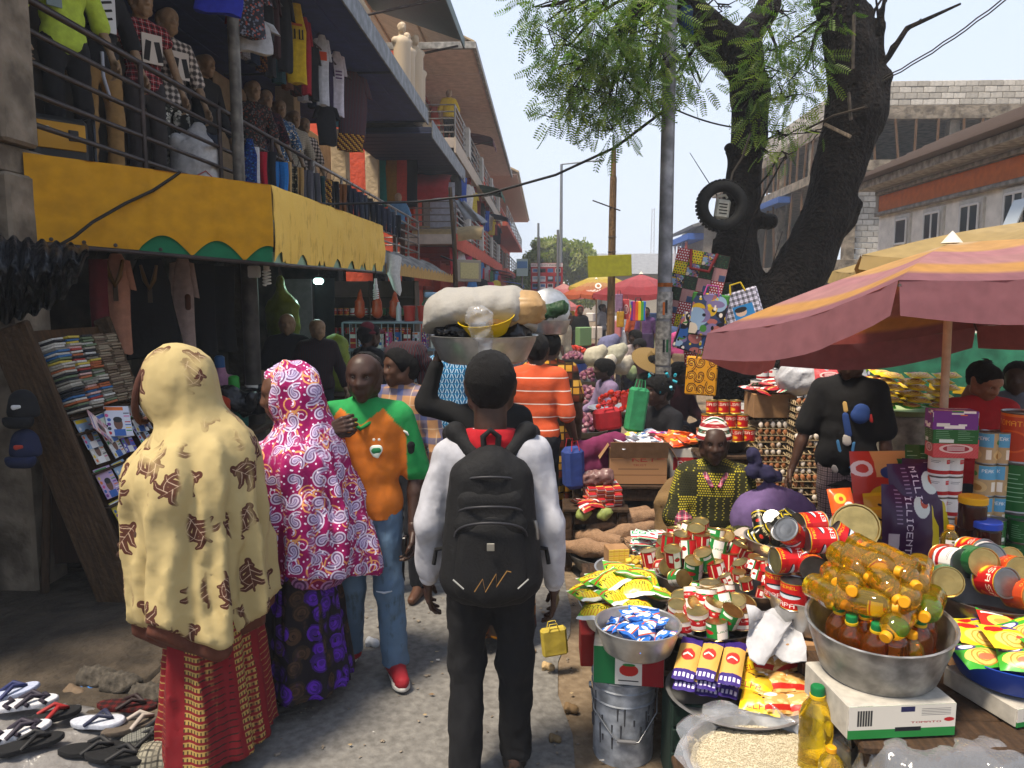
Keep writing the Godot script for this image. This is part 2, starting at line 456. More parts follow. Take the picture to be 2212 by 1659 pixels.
func bystander(label: String,at: Vector3,turn: float,o: Dictionary,group := "") -> Node3D:
	var t := thing(o.get("called","person"),label,o.get("cat","person"),at,turn,group)
	var j := joints(o.get("j",{}))
	var s: float = o.get("s",1.0)
	for q in j: j[q] = j[q] * s
	var cell: float = o.get("cell",.022); var hs: float = s * o.get("hs",1.06)
	var mb := MB.new()
	var ro: Basis = o.get("look",Basis.IDENTITY)
	if o.get("fine",0.0) > 0.0: head(mb,j.hd,ro,hs,o.fine)
	else: blob(mb,head_bones(j.hd,ro,hs),.011,.02)
	var sk := []
	sk.append_array(arm_bones(j,"L",o.get("sl",.5) * .8)); sk.append_array(arm_bones(j,"R",o.get("sl",.5) * .8))
	sk.append([(j.nk as Vector3) + Vector3(0,.02,0),(j.nk as Vector3) - Vector3(0,.1,0),.056,.07])
	var mid: Vector3 = (j.hpL + j.hpR) * .5
	sk.append([j.shL,j.shR,.04,.04]); sk.append([j.nk,mid,.06,.06])
	if not o.get("legs",true) == false:
		for q in ["L","R"]: sk.append([mid,j["hp" + q],.05,.05]); sk.append([j["hp" + q],j["kn" + q],.05,.045])
		for q in ["L","R"]:
			sk.append([j["kn" + q],j["an" + q],.05,.036])
			sk.append_array(foot_bones(j["an" + q],j["to" + q]))
	blob(mb,sk,minf(cell,.016),.015)
	for q in ["L","R"]:
		var d: Vector3 = (j["wr" + q] - j["el" + q]).normalized()
		var hd: Array = o.get("hand" + q,[])
		hand(mb,j["wr" + q] + d * .03,hd[0] if hd.size() > 0 else d,hd[1] if hd.size() > 1 else Vector3(-1 if q == "L" else 1,0,.3),(1.0 if q == "L" else -1.0) * (hd[3] if hd.size() > 3 else 1.0),hd[2] if hd.size() > 2 else .45,s,o.get("hcell",.008))
	part(t,"body",mb.mesh(),o.skin)
	if o.has("top"): part(t,o.get("topname","shirt"),shirt(j,o.get("sl",.5),o.get("sl",.5),o.get("bot",.88) * s,o.get("g",.012),cell,o.get("fold",.008),used.size()),o.top)
	if o.has("pants"): part(t,"trousers",trousers(j,.012,cell,.009,used.size(),o.get("pcut",.07) * s),o.pants)
	if o.has("skirt"): part(t,"skirt",skirt(j,.145,o.get("rbot",.22),o.get("hem",.1) * s,cell,.014,used.size()),o.skirt)
	if o.has("hair"): part(t,"hair",hair_cap(j.hd,ro,hs,o.get("hgrow",0.0),.01,o.get("hz",.045),o.get("hy",0.0)),o.hair)
	if o.get("fine",0.0) > 0.0: eyes(t,j.hd,ro,hs)
	return t
const FONT := {A = [14,17,17,31,17,17,17],B = [30,17,17,30,17,17,30],C = [14,17,16,16,16,17,14],D = [30,17,17,17,17,17,30],E = [31,16,16,30,16,16,31],F = [31,16,16,30,16,16,16],G = [14,17,16,23,17,17,14],H = [17,17,17,31,17,17,17],I = [14,4,4,4,4,4,14],J = [7,2,2,2,2,18,12],K = [17,18,20,24,20,18,17],L = [16,16,16,16,16,16,31],M = [17,27,21,21,17,17,17],N = [17,25,21,19,17,17,17],O = [14,17,17,17,17,17,14],P = [30,17,17,30,16,16,16],R = [30,17,17,30,20,18,17],S = [15,16,16,14,1,1,30],T = [31,4,4,4,4,4,4],U = [17,17,17,17,17,17,14],V = [17,17,17,17,17,10,4],W = [17,17,17,21,21,27,17],X = [17,17,10,4,10,17,17],Y = [17,17,10,4,4,4,4],Z = [31,1,2,4,8,16,31]}
func word(im: Image,s: String,x: int,y: int,px: int,col: Color,down := false):
	for k in s.length():
		if not FONT.has(s[k]): continue
		var g: Array = FONT[s[k]]
		for r in 7:
			for q in 5:
				if (int(g[r]) >> (4 - q)) & 1:
					if down: im.fill_rect(Rect2i(x - r * px,y + (k * 6 + q) * px,px,px),col)
					else: im.fill_rect(Rect2i(x + (k * 6 + q) * px,y + r * px,px,px),col)
func disc(im: Image,cx: float,cy: float,rx: float,ry: float,col: Color):
	var w := im.get_width(); var h := im.get_height()
	for y in range(int(floor(cy - ry)),int(ceil(cy + ry)) + 1):
		for x in range(int(floor(cx - rx)),int(ceil(cx + rx)) + 1):
			var dx := (x - cx) / rx; var dy := (y - cy) / ry
			if dx * dx + dy * dy <= 1.0: im.set_pixel(posmod(x,w),posmod(y,h),col)
func stroke(im: Image,pts: Array,r0: float,r1: float,col: Color):
	for k in pts.size() - 1:
		var n := maxi(2,int(pts[k].distance_to(pts[k + 1]) / 1.5))
		for q in n:
			var t := (k + q / float(n)) / float(pts.size() - 1)
			var p: Vector2 = pts[k].lerp(pts[k + 1],q / float(n))
			var r := lerpf(r0,r1,t)
			disc(im,p.x,p.y,r,r,col)
func arc2(c: Vector2,r: float,a0: float,a1: float,shrink := 1.0,n := 10) -> Array:
	var o := []
	for k in n + 1:
		var t := k / float(n)
		o.append(c + Vector2.from_angle(lerpf(a0,a1,t)) * r * lerpf(1.0,shrink,t))
	return o
func tex(key: String,im: Image):
	im.generate_mipmaps()
	T[key] = ImageTexture.create_from_image(im)
func newim(w: int,h: int,col) -> Image:
	var im := Image.create(w,h,false,Image.FORMAT_RGB8)
	im.fill(hx(col) if col is String else col)
	return im
func leafmotif(im: Image,o: Vector2,a: float,s: float,dark: Color,lite: Color):
	var d := Vector2.from_angle(a); var n := Vector2(-d.y,d.x)
	for layer in 2:
		var c := dark if layer == 0 else lite
		var w := s if layer == 0 else s * .11
		stroke(im,arc2(o,s * 3.0,a + .3,a + 3.6,.8),w * .8,w * .5,c)
		for k in 5:
			var f: Vector2 = o + d * (s * (k * 1.5 - 3.0)) * .8
			var sg := 1.0 if k % 2 == 0 else -1.0
			stroke(im,[f,f + n * sg * s * 2.3 + d * s * 1.4,f + n * sg * s * 3.7 + d * s * 1.2],w * 1.15,w * .35,c)
		stroke(im,[o - d * s * 3.5,o,o + d * s * 4.6],w * .9,w * .3,c)
func paisley(im: Image,o: Vector2,a: float,s: float,cols: Array):
	for k in cols.size():
		var q := s * (1.0 - k * .24)
		if q <= 0.0: break
		var sp := []; var d := Vector2.from_angle(a)
		for i in 9:
			var t := i / 8.0
			sp.append(o + (d * t * 2.3).rotated(t * t * 1.5) * s * (1.0 - k * .1))
		stroke(im,sp,q,maxf(.8,q * .12),hx(cols[k]))
func plaidtex(key: String,base: String,a: String,b: String,w := 22,gap := 64):
	var im := newim(256,256,base)
	for y in 256:
		for x in 256:
			var c := hx(base)
			var u := posmod(x,gap); var v := posmod(y,gap)
			if u < w: c = c.lerp(hx(a),.55)
			if v < w: c = c.lerp(hx(a),.55)
			if absi(u - gap / 2 - w / 2) < 3 or absi(v - gap / 2 - w / 2) < 3: c = c.lerp(hx(b),.7)
			im.set_pixel(x,y,c)
	tex(key,im)
func textures():
	T.mottle = noise_tex(1,.012,.85,1.0,6)
	T.grime = noise_tex(3,.009,.5,1.0,7)
	T.fine = noise_tex(4,.12,.72,1.0,4)
	T.wrinkle = noise_tex(2,.008,0,1,3,FastNoiseLite.TYPE_SIMPLEX_SMOOTH,5.0)
	T.rough = noise_tex(5,.03,0,1,6,FastNoiseLite.TYPE_SIMPLEX_SMOOTH,8.0)
	T.crinkle = noise_tex(6,.014,0,1,3,FastNoiseLite.TYPE_CELLULAR,9.0)
	T.bark = ramp_tex(8,.03,["17120f","3a3029","5a4c42"],[.25,.55,.9],6)
	T.barkn = noise_tex(9,.028,0,1,6,FastNoiseLite.TYPE_CELLULAR,14.0)
	T.ground = ramp_tex(11,.02,["6c6964","7d7a75","8d8a84"],[.1,.5,.9],9,1024)
	T.dirt = ramp_tex(12,.02,["6f6150","7d6f5d","8d7f6c"],[.1,.5,.9],9,1024)
	T.gravel = noise_tex(13,.16,.6,1.0,3,FastNoiseLite.TYPE_CELLULAR)
	T.concrete = ramp_tex(14,.012,["6f6860","918a80","aaa298"],[.2,.5,.85],7)
	var st := newim(256,256,"ffffff")
	nz.seed = 13; nz.frequency = .02
	for y in 256:
		for x in 256:
			var g := nz.get_noise_2d(x * 4.0,y * .35) * .6 + nz.get_noise_2d(x * 1.2,y * 1.2) * .5 + nz.get_noise_2d(x * 14.0,y * 3.0) * .25
			var w := clampf((g - .18) * 3.0,0.0,1.0)
			st.set_pixel(x,y,hx("fffaf0").lerp(hx("a8946a"),w * .45))
	tex("sheetstain",st)
	var im := newim(256,256,"8a6a48")
	nz.seed = 3; nz.frequency = .02
	for y in 256:
		for x in 256:
			var g := nz.get_noise_2d(x * 6.0,y * .5) * .5 + nz.get_noise_2d(x * 22.0,y * 1.2) * .3
			im.set_pixel(x,y,hx("a39078") * (.78 + g * .5))
	tex("wood",im)
	nz.frequency = 1.0
	rng.seed = 5
	im = newim(512,512,"8e0c54")
	for k in 46:
		var o := Vector2(rf(0,512),rf(0,512))
		stroke(im,arc2(o,rf(30,55),rf(0,6),rf(6,10),.4,14),4,2,hx("d99a5e"))
		stroke(im,arc2(o,rf(14,28),rf(0,6),rf(4,9),.4,12),3,2,hx("d7c8dc"))
	for k in 34:
		var o := Vector2((k % 6) * 86 + rf(-22,22),(k / 6) * 86 + rf(-22,22))
		paisley(im,o,rf(0,6.28),rf(19,29),["c9bed4","6d4a70","bcaecb","8a78a0","d0c6da"])
		for q in 7: disc(im,o.x + 38 * cos(q * .9),o.y + 38 * sin(q * .9),4,4,hx("e9dfee"))
	tex("paisley",im)
	im = newim(512,512,"140d14")
	for k in 64:
		var o := Vector2((k % 8) * 64 + rf(-16,16),(k / 8) * 64 + rf(-16,16)); var br := (k * 7 + k / 8) % 3 == 0
		var r := rf(30,42)
		for q in 5:
			var c: Color = (hx("4a3524") if br else hx("5a22a8")) * (.55 + .28 * (q % 2) + .05 * q)
			stroke(im,arc2(o + Vector2(rf(-3,3),rf(-3,3)),r * (1.0 - q * .2) * .72,rf(0,6),rf(6,12),.9,16),r * .22 * (1.0 - q * .12),r * .1,c)
	tex("roses",im)
	im = newim(512,512,"a89668")
	for q in [[100,90,.9],[350,130,2.2],[215,300,1.4],[455,370,.3],[60,450,2.6],[320,468,1.1]]:
		leafmotif(im,Vector2(q[0],q[1]),q[2],14.0,hx("4a281c"),hx("a8917c"))
	tex("leafspray",im)
	im = newim(256,256,"6d1018")
	for y in range(0,256,11):
		im.fill_rect(Rect2i(12,y,46,7),hx("9a8044"))
		for x in range(12,58,6): im.fill_rect(Rect2i(x,y + 2,2,5),hx("3a2a18"))
		stroke(im,[Vector2(70,y + 5),Vector2(110,y + 2),Vector2(150,y + 6)],1.2,1.2,hx("2a1a10"))
		stroke(im,[Vector2(168,y + 3),Vector2(240,y + 8)],1.6,.8,hx("8f7540"))
	tex("gold",im)
	im = newim(256,256,"1f6f9f")
	for y in 8:
		for x in 8:
			var o := Vector2(x * 32,y * 32)
			var a := 1.0 if (x + y) % 2 == 0 else -1.0
			for k in 3:
				stroke(im,[o + Vector2(4 + k * 9,16 - a * 12),o + Vector2(12 + k * 9,16 + a * 12)],2.2,2.2,hx("cfe0e6") if k != 1 else hx("0f2a44"))
			disc(im,o.x + 16,o.y + 2,4,3,hx("4aa8d0"))
	tex("waxblue",im)
	im = newim(256,256,"2a2a10")
	for k in 900:
		var o := Vector2((k % 30) * 8.5 + (4 if (k / 30) % 2 == 0 else 0),(k / 30) * 8.5)
		var z := int(o.x / 64 + 7 * int(o.y / 85)) % 3
		if z != 1: disc(im,o.x,o.y,3.2,2.8,hx("b9ac2e") if z == 0 else hx("1a1a10"))
		elif k % 3 == 0: im.fill_rect(Rect2i(int(o.x),int(o.y),5,4),hx("a39a3a"))
	tex("wax",im)
	im = newim(128,128,"c4512c")
	for y in [10,74]: im.fill_rect(Rect2i(0,y,128,5),hx("e8ddd2"))
	tex("stripes",im)
	im = newim(128,128,"ddd8cf")
	for q in [[0,"8c1620"],[44,"1e4a34"],[88,"8c1620"]]: im.fill_rect(Rect2i(0,q[0],128,26),hx(q[1]))
	tex("beanie",im)
	im = newim(256,256,"161614")
	for k in 60:
		var o := Vector2(rf(0,256),rf(0,256))
		for q in 4: disc(im,o.x + rf(-14,14),o.y + rf(-14,14),rf(5,12),rf(4,9),hx(["d4d2c8","3a3c34","8a8a80","d4d2c8"][k % 4]))
	tex("camo",im)
	im = newim(256,256,"2c2c34")
	for k in 70:
		var o := Vector2(rf(0,256),rf(0,256))
		for q in 5: disc(im,o.x + 7 * cos(q * 1.26),o.y + 7 * sin(q * 1.26),4,4,hx(["8a8f9c","b4533c","6c7688"][k % 3]))
	tex("floral",im)
	im = newim(256,256,"3a5f8a")
	for k in 90:
		im.fill_rect(Rect2i(int(rf(0,240)),int(rf(0,240)),int(rf(8,34)),int(rf(5,22))),hx(["e0dccd","23303f","c9a63c","7fa6c9","e9e4da"][k % 5]))
	tex("collage",im)
	im = newim(256,256,"3d2410")
	for y in 8:
		for x in 8: im.fill_rect(Rect2i(x * 32 + 3,y * 32 + 3,26,26),hx(["c08a2a","6d2a12","1a120c","d0a040"][(x * 3 + y * 5) % 4]))
	tex("kente",im)
	im = newim(128,128,"231f26")
	for x in range(0,128,16):
		im.fill_rect(Rect2i(x,0,3,128),hx("7a2a34")); im.fill_rect(Rect2i(x + 8,0,2,128),hx("6c6c78"))
	tex("darkstripe",im)
	plaidtex("plaid_red","8a1420","140c0e","d8c8c0")
	plaidtex("plaid_white","c9bcb0","1a1618","e8e0d8",30)
	plaidtex("plaid_sun","b98a60","3a5296","cdbba0",34,128)
	plaidtex("plaid_pink","a8405c","2c2430","d8ccc4",26)
	plaidtex("check","dcdcd8","24262a","8a8a8a",6,32)
	atlas()
	signs()
var cells := {}
func cellrect(key: String) -> Rect2:
	var k: int = cells[key]
	return Rect2((k % 8) / 8.0 + .002,(k / 8) / 8.0 + .002,.121,.121)
func atlas():
	var A := newim(1024,1024,"808080")
	var defs := {}
	rng.seed = 77
	var n := 0
	var names := ["can_red","can_bar","can_white","can_green","can_fish","can_black","can_milk","can_tall","can_leaf","can_orange","can_salsa",
		"s_fry","s_white","s_orange","s_blue","n_yellow","n_green","n_red","spag","p_yellow","p_red","milli","mixbag",
		"mag0","mag1","mag2","mag3","mag4","mag5","mag6","mag7","mag8","mag9","dots_red","dots_yellow","dots_green","dots_stripe","photo0","photo1","plaidbag","paisbag","rainbow",
		"gino","carton_w","carton_key","carton_red","candy","milkpack","oil_label","pasta","cube","soap","wafer","detergent","tissue","tubpack","blackpack","yam"]
	for nm in names:
		var im := newim(128,128,"ffffff")
		match nm:
			"can_red":
				im.fill(hx("a8141a")); im.fill_rect(Rect2i(0,0,34,128),hx("e8e2d8")); im.fill_rect(Rect2i(34,0,9,128),hx("1f6a3a")); disc(im,17,58,13,15,hx("b01c1c")); disc(im,17,42,7,4,hx("2c7a3a")); im.fill_rect(Rect2i(80,0,5,128),hx("d8c9a0")); im.fill_rect(Rect2i(104,20,18,60),hx("d9d4cc"))
			"can_bar":
				im.fill(hx("a3141a"))
				for y in range(12,74,8): im.fill_rect(Rect2i(8,y,70,2),hx("c96a60"))
				im.fill_rect(Rect2i(14,82,50,40),hx("e2e2e2"))
				for x in range(16,62,4): im.fill_rect(Rect2i(x,88,2,30),hx("202020"))
				im.fill_rect(Rect2i(96,0,10,128),hx("2c7a44"))
			"can_white":
				im.fill(hx("e4ded6")); im.fill_rect(Rect2i(0,38,128,52),hx("b01a22")); word(im,"LAVONCE",4,52,2,hx("f2eee8")); disc(im,108,62,18,22,hx("c0202a")); disc(im,104,40,10,6,hx("2a7a36")); disc(im,108,62,6,8,hx("e8d8d0")); im.fill_rect(Rect2i(0,118,128,5),hx("b01a22"))
			"can_green":
				im.fill(hx("1f8038")); im.fill_rect(Rect2i(0,0,50,128),hx("e6e2da")); word(im,"LAVO",2,56,2,hx("1b6a30")); disc(im,92,70,20,16,hx("b51c22")); im.fill_rect(Rect2i(66,10,40,22),hx("dfe6dc"))
			"can_fish":
				im.fill(hx("b5181c")); im.fill_rect(Rect2i(0,0,128,6),hx("d2a81c")); im.fill_rect(Rect2i(0,122,128,6),hx("d2a81c")); word(im,"MACKEREL",3,14,2,hx("d8b41c")); word(im,"ENAPA",4,94,3,hx("ece6e0"))
				disc(im,64,62,46,13,hx("16202c")); disc(im,64,66,44,9,hx("c5ced6")); im.fill_rect(Rect2i(104,10,20,30),hx("a01216"))
			"can_black":
				im.fill(hx("14140f")); im.fill_rect(Rect2i(0,0,128,10),hx("c9b21c")); im.fill_rect(Rect2i(0,116,128,12),hx("c9b21c")); word(im,"ENAPA",6,24,3,hx("d9cf9a")); disc(im,70,76,12,12,hx("b02a1c")); im.fill_rect(Rect2i(8,68,28,36),hx("cfd2cc"))
			"can_milk":
				im.fill(hx("d9d6d2")); im.fill_rect(Rect2i(0,88,128,24),hx("a81c22")); im.fill_rect(Rect2i(14,20,40,26),hx("c0242a")); word(im,"MILK",18,28,1,hx("f0f0f0")); im.fill_rect(Rect2i(80,26,36,3),hx("606468")); im.fill_rect(Rect2i(80,36,30,3),hx("606468"))
			"can_tall":
				im.fill(hx("b59a70")); im.fill_rect(Rect2i(50,0,78,60),hx("5aa0c4")); word(im,"PEAK",62,18,2,hx("f2f2ee")); disc(im,44,92,40,24,hx("d0b078")); disc(im,40,96,26,14,hx("a3763c")); disc(im,30,40,14,10,hx("3c7a2e")); im.fill_rect(Rect2i(0,0,128,4),hx("c9b070")); im.fill_rect(Rect2i(100,70,20,40),hx("ece4d2"))
			"can_leaf":
				im.fill(hx("1a5a28"))
				for k in 14: im.fill_rect(Rect2i(10 + (k % 2) * 60,20 + k * 6,int(rf(20,46)),2),hx("8fb896"))
				im.fill_rect(Rect2i(20,96,40,22),hx("cfd8cf"))
			"can_orange":
				im.fill(hx("b03c14")); im.fill_rect(Rect2i(0,0,128,10),hx("c9651c")); disc(im,64,74,40,30,hx("c8561c")); disc(im,64,74,34,25,hx("a8340f")); word(im,"TOMATO",28,20,2,hx("e0a030"))
			"can_salsa":
				im.fill(hx("ad161a")); im.fill_rect(Rect2i(0,0,128,8),hx("d0aa30")); im.fill_rect(Rect2i(0,116,128,12),hx("d0aa30")); word(im,"SALSA",6,22,4,hx("ece2c8")); disc(im,64,84,40,22,hx("d06a1c")); disc(im,50,86,14,12,hx("c82a1c")); disc(im,84,84,14,12,hx("d8a82a"))
			"s_fry":
				im.fill(hx("5aa02a")); disc(im,64,76,60,44,hx("d8c832")); im.fill_rect(Rect2i(0,110,128,18),hx("e4e4da")); im.fill_rect(Rect2i(0,0,128,10),hx("d9ddd0")); word(im,"FRYTOL",8,54,3,hx("2a1c0c"))
				for k in 9: stroke(im,[Vector2(20 + k * 11,78),Vector2(14 + k * 12,108)],2.5,2,hx("c98a1c"))
				stroke(im,[Vector2(6,40),Vector2(60,30),Vector2(122,44)],4,4,hx("b8241c"))
			"s_white":
				im.fill(hx("dcdcd8")); im.fill_rect(Rect2i(8,10,46,50),hx("1f8a50")); im.fill_rect(Rect2i(18,20,24,26),hx("e6e6e0")); disc(im,92,40,18,18,hx("b81c24")); im.fill_rect(Rect2i(0,92,128,20),hx("b81c24")); im.fill_rect(Rect2i(0,116,128,8),hx("1f8a50"))
			"s_orange":
				im.fill(hx("d8581c")); disc(im,50,50,30,24,hx("e8b030")); disc(im,90,84,26,18,hx("e6e0d4")); im.fill_rect(Rect2i(0,108,128,10),hx("b0301c")); disc(im,54,52,12,10,hx("d8401c"))
			"s_blue":
				im.fill(hx("2a66b8")); stroke(im,[Vector2(0,90),Vector2(60,60),Vector2(128,80)],14,18,hx("e4e6ea")); stroke(im,[Vector2(0,110),Vector2(128,40)],5,5,hx("d2582a")); disc(im,36,34,22,16,hx("e8e8ec")); im.fill_rect(Rect2i(70,10,50,14),hx("16306a"))
			"n_yellow":
				im.fill(hx("d9b81c")); disc(im,68,84,52,34,hx("e0bc62")); stroke(im,arc2(Vector2(68,84),40,0,14,.2,30),2,2,hx("b98a30")); im.fill_rect(Rect2i(0,0,128,30),hx("c8c02a")); disc(im,34,34,26,18,hx("b8201c")); im.fill_rect(Rect2i(60,16,60,20),hx("4a2a80")); disc(im,92,78,12,9,hx("c04a2a"))
			"n_green":
				im.fill(hx("3f9a2c")); disc(im,64,78,54,36,hx("dcb45a")); stroke(im,arc2(Vector2(64,78),42,0,14,.2,30),2,2,hx("b07a2c")); disc(im,72,84,26,14,hx("c06a4a")); disc(im,36,28,30,17,hx("3a3478")); disc(im,36,28,22,11,hx("e0dce4")); im.fill_rect(Rect2i(70,8,54,16),hx("d6cf2a"))
			"n_red":
				im.fill(hx("b8281c")); disc(im,64,70,46,34,hx("e0c050")); disc(im,64,74,30,18,hx("d09040")); im.fill_rect(Rect2i(0,0,128,16),hx("2f8a34")); im.fill_rect(Rect2i(10,24,60,12),hx("e8e4da")); im.fill_rect(Rect2i(0,112,128,16),hx("d8b81c"))
			"spag":
				im.fill(hx("c9a052"))
				for x in range(0,128,5): im.fill_rect(Rect2i(x,0,1,128),hx("b58a3c"))
				im.fill_rect(Rect2i(0,0,128,26),hx("35246a")); im.fill_rect(Rect2i(0,100,128,28),hx("35246a")); disc(im,64,60,40,17,hx("b3302a")); stroke(im,[Vector2(36,62),Vector2(56,56),Vector2(92,64)],3,2,hx("e8dccc"))
				for k in 5: im.fill_rect(Rect2i(10 + k * 24,108,14,10),hx("cfc8dc"))
			"p_yellow":
				im.fill(hx("cfa024")); im.fill_rect(Rect2i(0,84,128,44),hx("d8b81a")); word(im,"ELPA",26,94,3,hx("a3241c")); stroke(im,[Vector2(40,40),Vector2(64,52),Vector2(92,36),Vector2(70,66)],4,3,hx("2a1c12")); im.fill_rect(Rect2i(0,0,128,12),hx("d8b81a"))
			"p_red":
				im.fill(hx("b8343a"))
				for k in range(-128,128,9): stroke(im,[Vector2(maxi(k,0),maxi(-k,0)),Vector2(mini(127,k + 127),mini(127,127 - k))],1,1,hx("cc6a68"))
				disc(im,64,64,46,30,hx("d8b8b0")); disc(im,64,64,36,22,hx("9a2a34"))
				for k in 5: im.fill_rect(Rect2i(40,50 + k * 6,48,3),hx("e0d0cc"))
			"milli":
				im.fill(hx("35123c")); im.fill_rect(Rect2i(108,0,20,128),hx("c9b81c")); word(im,"MILLICENT",60,8,2,hx("dcd4dc"),true); disc(im,84,36,18,20,hx("c9d4cc")); disc(im,90,30,9,9,hx("b0482a")); im.fill_rect(Rect2i(12,84,22,26),hx("b8b0b8"))
				for k in 9: im.fill_rect(Rect2i(28,10 + k * 7,12,2),hx("8f7a94"))
			"mixbag":
				im.fill(hx("c0382a")); im.fill_rect(Rect2i(40,0,88,60),hx("d8a868")); disc(im,60,100,34,24,hx("d8b81c")); im.fill_rect(Rect2i(86,20,30,60),hx("2a6a34")); disc(im,70,50,22,14,hx("2a3f80")); stroke(im,arc2(Vector2(18,40),14,0,6.2,1.0,14),4,4,hx("e8d8d8")); im.fill_rect(Rect2i(70,86,58,16),hx("1c3a20"))
			"dots_red":
				im.fill(hx("a8161e"))
				for k in 25: disc(im,14 + (k % 5) * 25 + (12 if (k / 5) % 2 else 0),14 + (k / 5) * 25,8,8,hx("e6dcd8"))
			"dots_yellow":
				im.fill(hx("d8c21c"))
				for k in 25: disc(im,14 + (k % 5) * 25 + (12 if (k / 5) % 2 else 0),14 + (k / 5) * 25,7,7,hx(["14181c","14181c","a8161e","1a5a2a"][k % 4]))
			"dots_green":
				im.fill(hx("142a18"))
				for k in 40: disc(im,rf(0,127),rf(0,127),rf(3,9),rf(3,9),hx(["0c120c","2c5a30","3a3a1c"][k % 3]))
			"dots_stripe":
				im.fill(hx("8a2a2a"))
				for y in range(0,128,10): im.fill_rect(Rect2i(0,y,128,5),hx("c9a8a0"))
				im.fill_rect(Rect2i(64,64,64,64),hx("3a4a6a"))
			"photo0","photo1":
				im.fill(hx("2a3a5a"))
				for k in 26:
					var c: String = ["2c5a9a","d8c8b0","181820","c9a01c","3c7a2c","7a6a90","8fa8c0","a8605a"][rng.randi() % 8]
					disc(im,rf(0,127),rf(0,127),rf(10,30),rf(8,24),hx(c))
				for k in 14: disc(im,rf(0,127),rf(0,127),rf(3,7),rf(3,7),hx(["e6d8c8","d8b81c","101018"][k % 3]))
			"plaidbag":
				for y in 128:
					for x in 128:
						var v := .32 + .28 * float(posmod(x,16) < 8) + .28 * float(posmod(y,16) < 8) - .2 * float(posmod(x,16) == 3) - .2 * float(posmod(y,16) == 3)
						im.set_pixel(x,y,Color(v,v * .98,v * 1.06))
				im.fill_rect(Rect2i(34,46,66,52),hx("2a78b0")); disc(im,58,66,18,12,hx("caa890")); disc(im,58,58,20,8,hx("1c1a20")); im.fill_rect(Rect2i(36,96,44,12),hx("cfc81c")); word(im,"SAVE",38,98,1,hx("202020"))
			"paisbag":
				im.fill(hx("c98a1a"))
				for k in 9: paisley(im,Vector2(20 + (k % 3) * 42,20 + (k / 3) * 42),k * 1.9,13,["3a1c10","c98a1a","5a2414","d8a83a"])
				for k in 40: disc(im,rf(0,127),rf(0,127),1.6,1.6,hx("3a1c10"))
			"rainbow":
				var rb := ["5a2a80","b8305a","d8581c","d8b81c","4a9a34","2a66b8"]
				for k in 6: im.fill_rect(Rect2i(int(k * 21.4),0,22,128),hx(rb[k]))
			"gino":
				im.fill(hx("d9d6d0")); im.fill_rect(Rect2i(0,0,40,128),hx("14683a")); im.fill_rect(Rect2i(88,0,40,128),hx("8e1620")); disc(im,64,26,23,14,hx("3a8a58")); disc(im,64,26,20,11,hx("e6e2dc")); disc(im,64,76,17,20,hx("b8241f")); disc(im,64,58,11,5,hx("2a7a3a")); im.fill_rect(Rect2i(46,110,36,4),hx("404040"))
				word(im,"GINO",53,22,1,hx("a8161e"))
			"carton_w":
				im.fill(hx("cfc9be")); im.fill_rect(Rect2i(0,92,128,36),hx("1f7a36"))
				for x in range(12,30,3): im.fill_rect(Rect2i(x,18,2,60),hx("202020"))
				im.fill_rect(Rect2i(62,8,16,20),hx("20204a")); word(im,"TOMATO",74,66,1,hx("8a1c20")); disc(im,118,62,6,8,hx("a81c20")); im.fill_rect(Rect2i(56,86,30,16),hx("15151c"))
				for k in 5: im.fill_rect(Rect2i(86,18 + k * 6,34,2),hx("606060"))
			"carton_key":
				im.fill(hx("a87c54")); im.fill_rect(Rect2i(0,92,128,3),hx("7a5236")); word(im,"KEY",50,24,3,hx("a83a2c")); word(im,"TRUST",52,54,1,hx("8a3a2c")); word(im,"BAR",104,30,1,hx("a83a2c")); im.fill_rect(Rect2i(20,70,88,3),hx("6a4a34"))
			"carton_red":
				im.fill(hx("c8c2b8")); im.fill_rect(Rect2i(10,34,108,50),hx("a8242a")); word(im,"BELO",22,48,3,hx("e8e2da"))
			"oil_label":
				im.fill(hx("e2ded6")); im.fill_rect(Rect2i(0,92,128,20),hx("b01c24")); disc(im,66,52,20,22,hx("8a5a3c")); disc(im,66,38,22,12,hx("2a6a3a"))
			"cube":
				im.fill(hx("d8b838"))
				for k in 16: im.fill_rect(Rect2i((k % 4) * 32 + 3,(k / 4) * 32 + 3,26,26),hx("e4c85a")); word(im,"MAGGI",(k % 4) * 32 + 1,(k / 4) * 32 + 12,1,hx("a8341c"))
			"yam":
				im.fill(hx("6a5240"))
			_:
				var pal := ["d8d4cc","b8202a","2a5aa0","d8b81c","2f8a3a","6a2a80","d86a1c","e4e0da","20242c","c84a80"]
				im.fill(hx(pal[(n * 3 + 7) % 10]))
				if nm.begins_with("mag"):
					im.fill(hx(["cfccc6","c8b83a","b89ab8","c9c4b8","a8b8c8","c8a0a0","b8c0a8","5a5ab0","c8c8d0","90a8c0"][n % 10]))
					im.fill_rect(Rect2i(6,6,90,14),hx(pal[(n * 7) % 10]))
					disc(im,60,74,22,26,hx("6a4430")); disc(im,60,58,22,12,hx("16110f")); im.fill_rect(Rect2i(34,98,56,30),hx(pal[(n * 5 + 2) % 10]))
					for k in 7: im.fill_rect(Rect2i(94,30 + k * 12,28,4),hx(pal[(n + k) % 10]))
					for k in 5: disc(im,14 + rf(-6,6),40 + k * 18,9,7,hx(pal[(n + k * 3 + 1) % 10]))
				elif nm == "candy":
					for k in 60: disc(im,rf(0,127),rf(0,127),rf(4,14),rf(3,8),hx(pal[k % 10]))
				elif nm == "milkpack":
					im.fill(hx("c9cdd4")); disc(im,44,60,26,18,hx("7a9ac0")); im.fill_rect(Rect2i(0,96,128,8),hx("b87a84")); im.fill_rect(Rect2i(72,30,46,10),hx("404a70"))
				elif nm == "pasta":
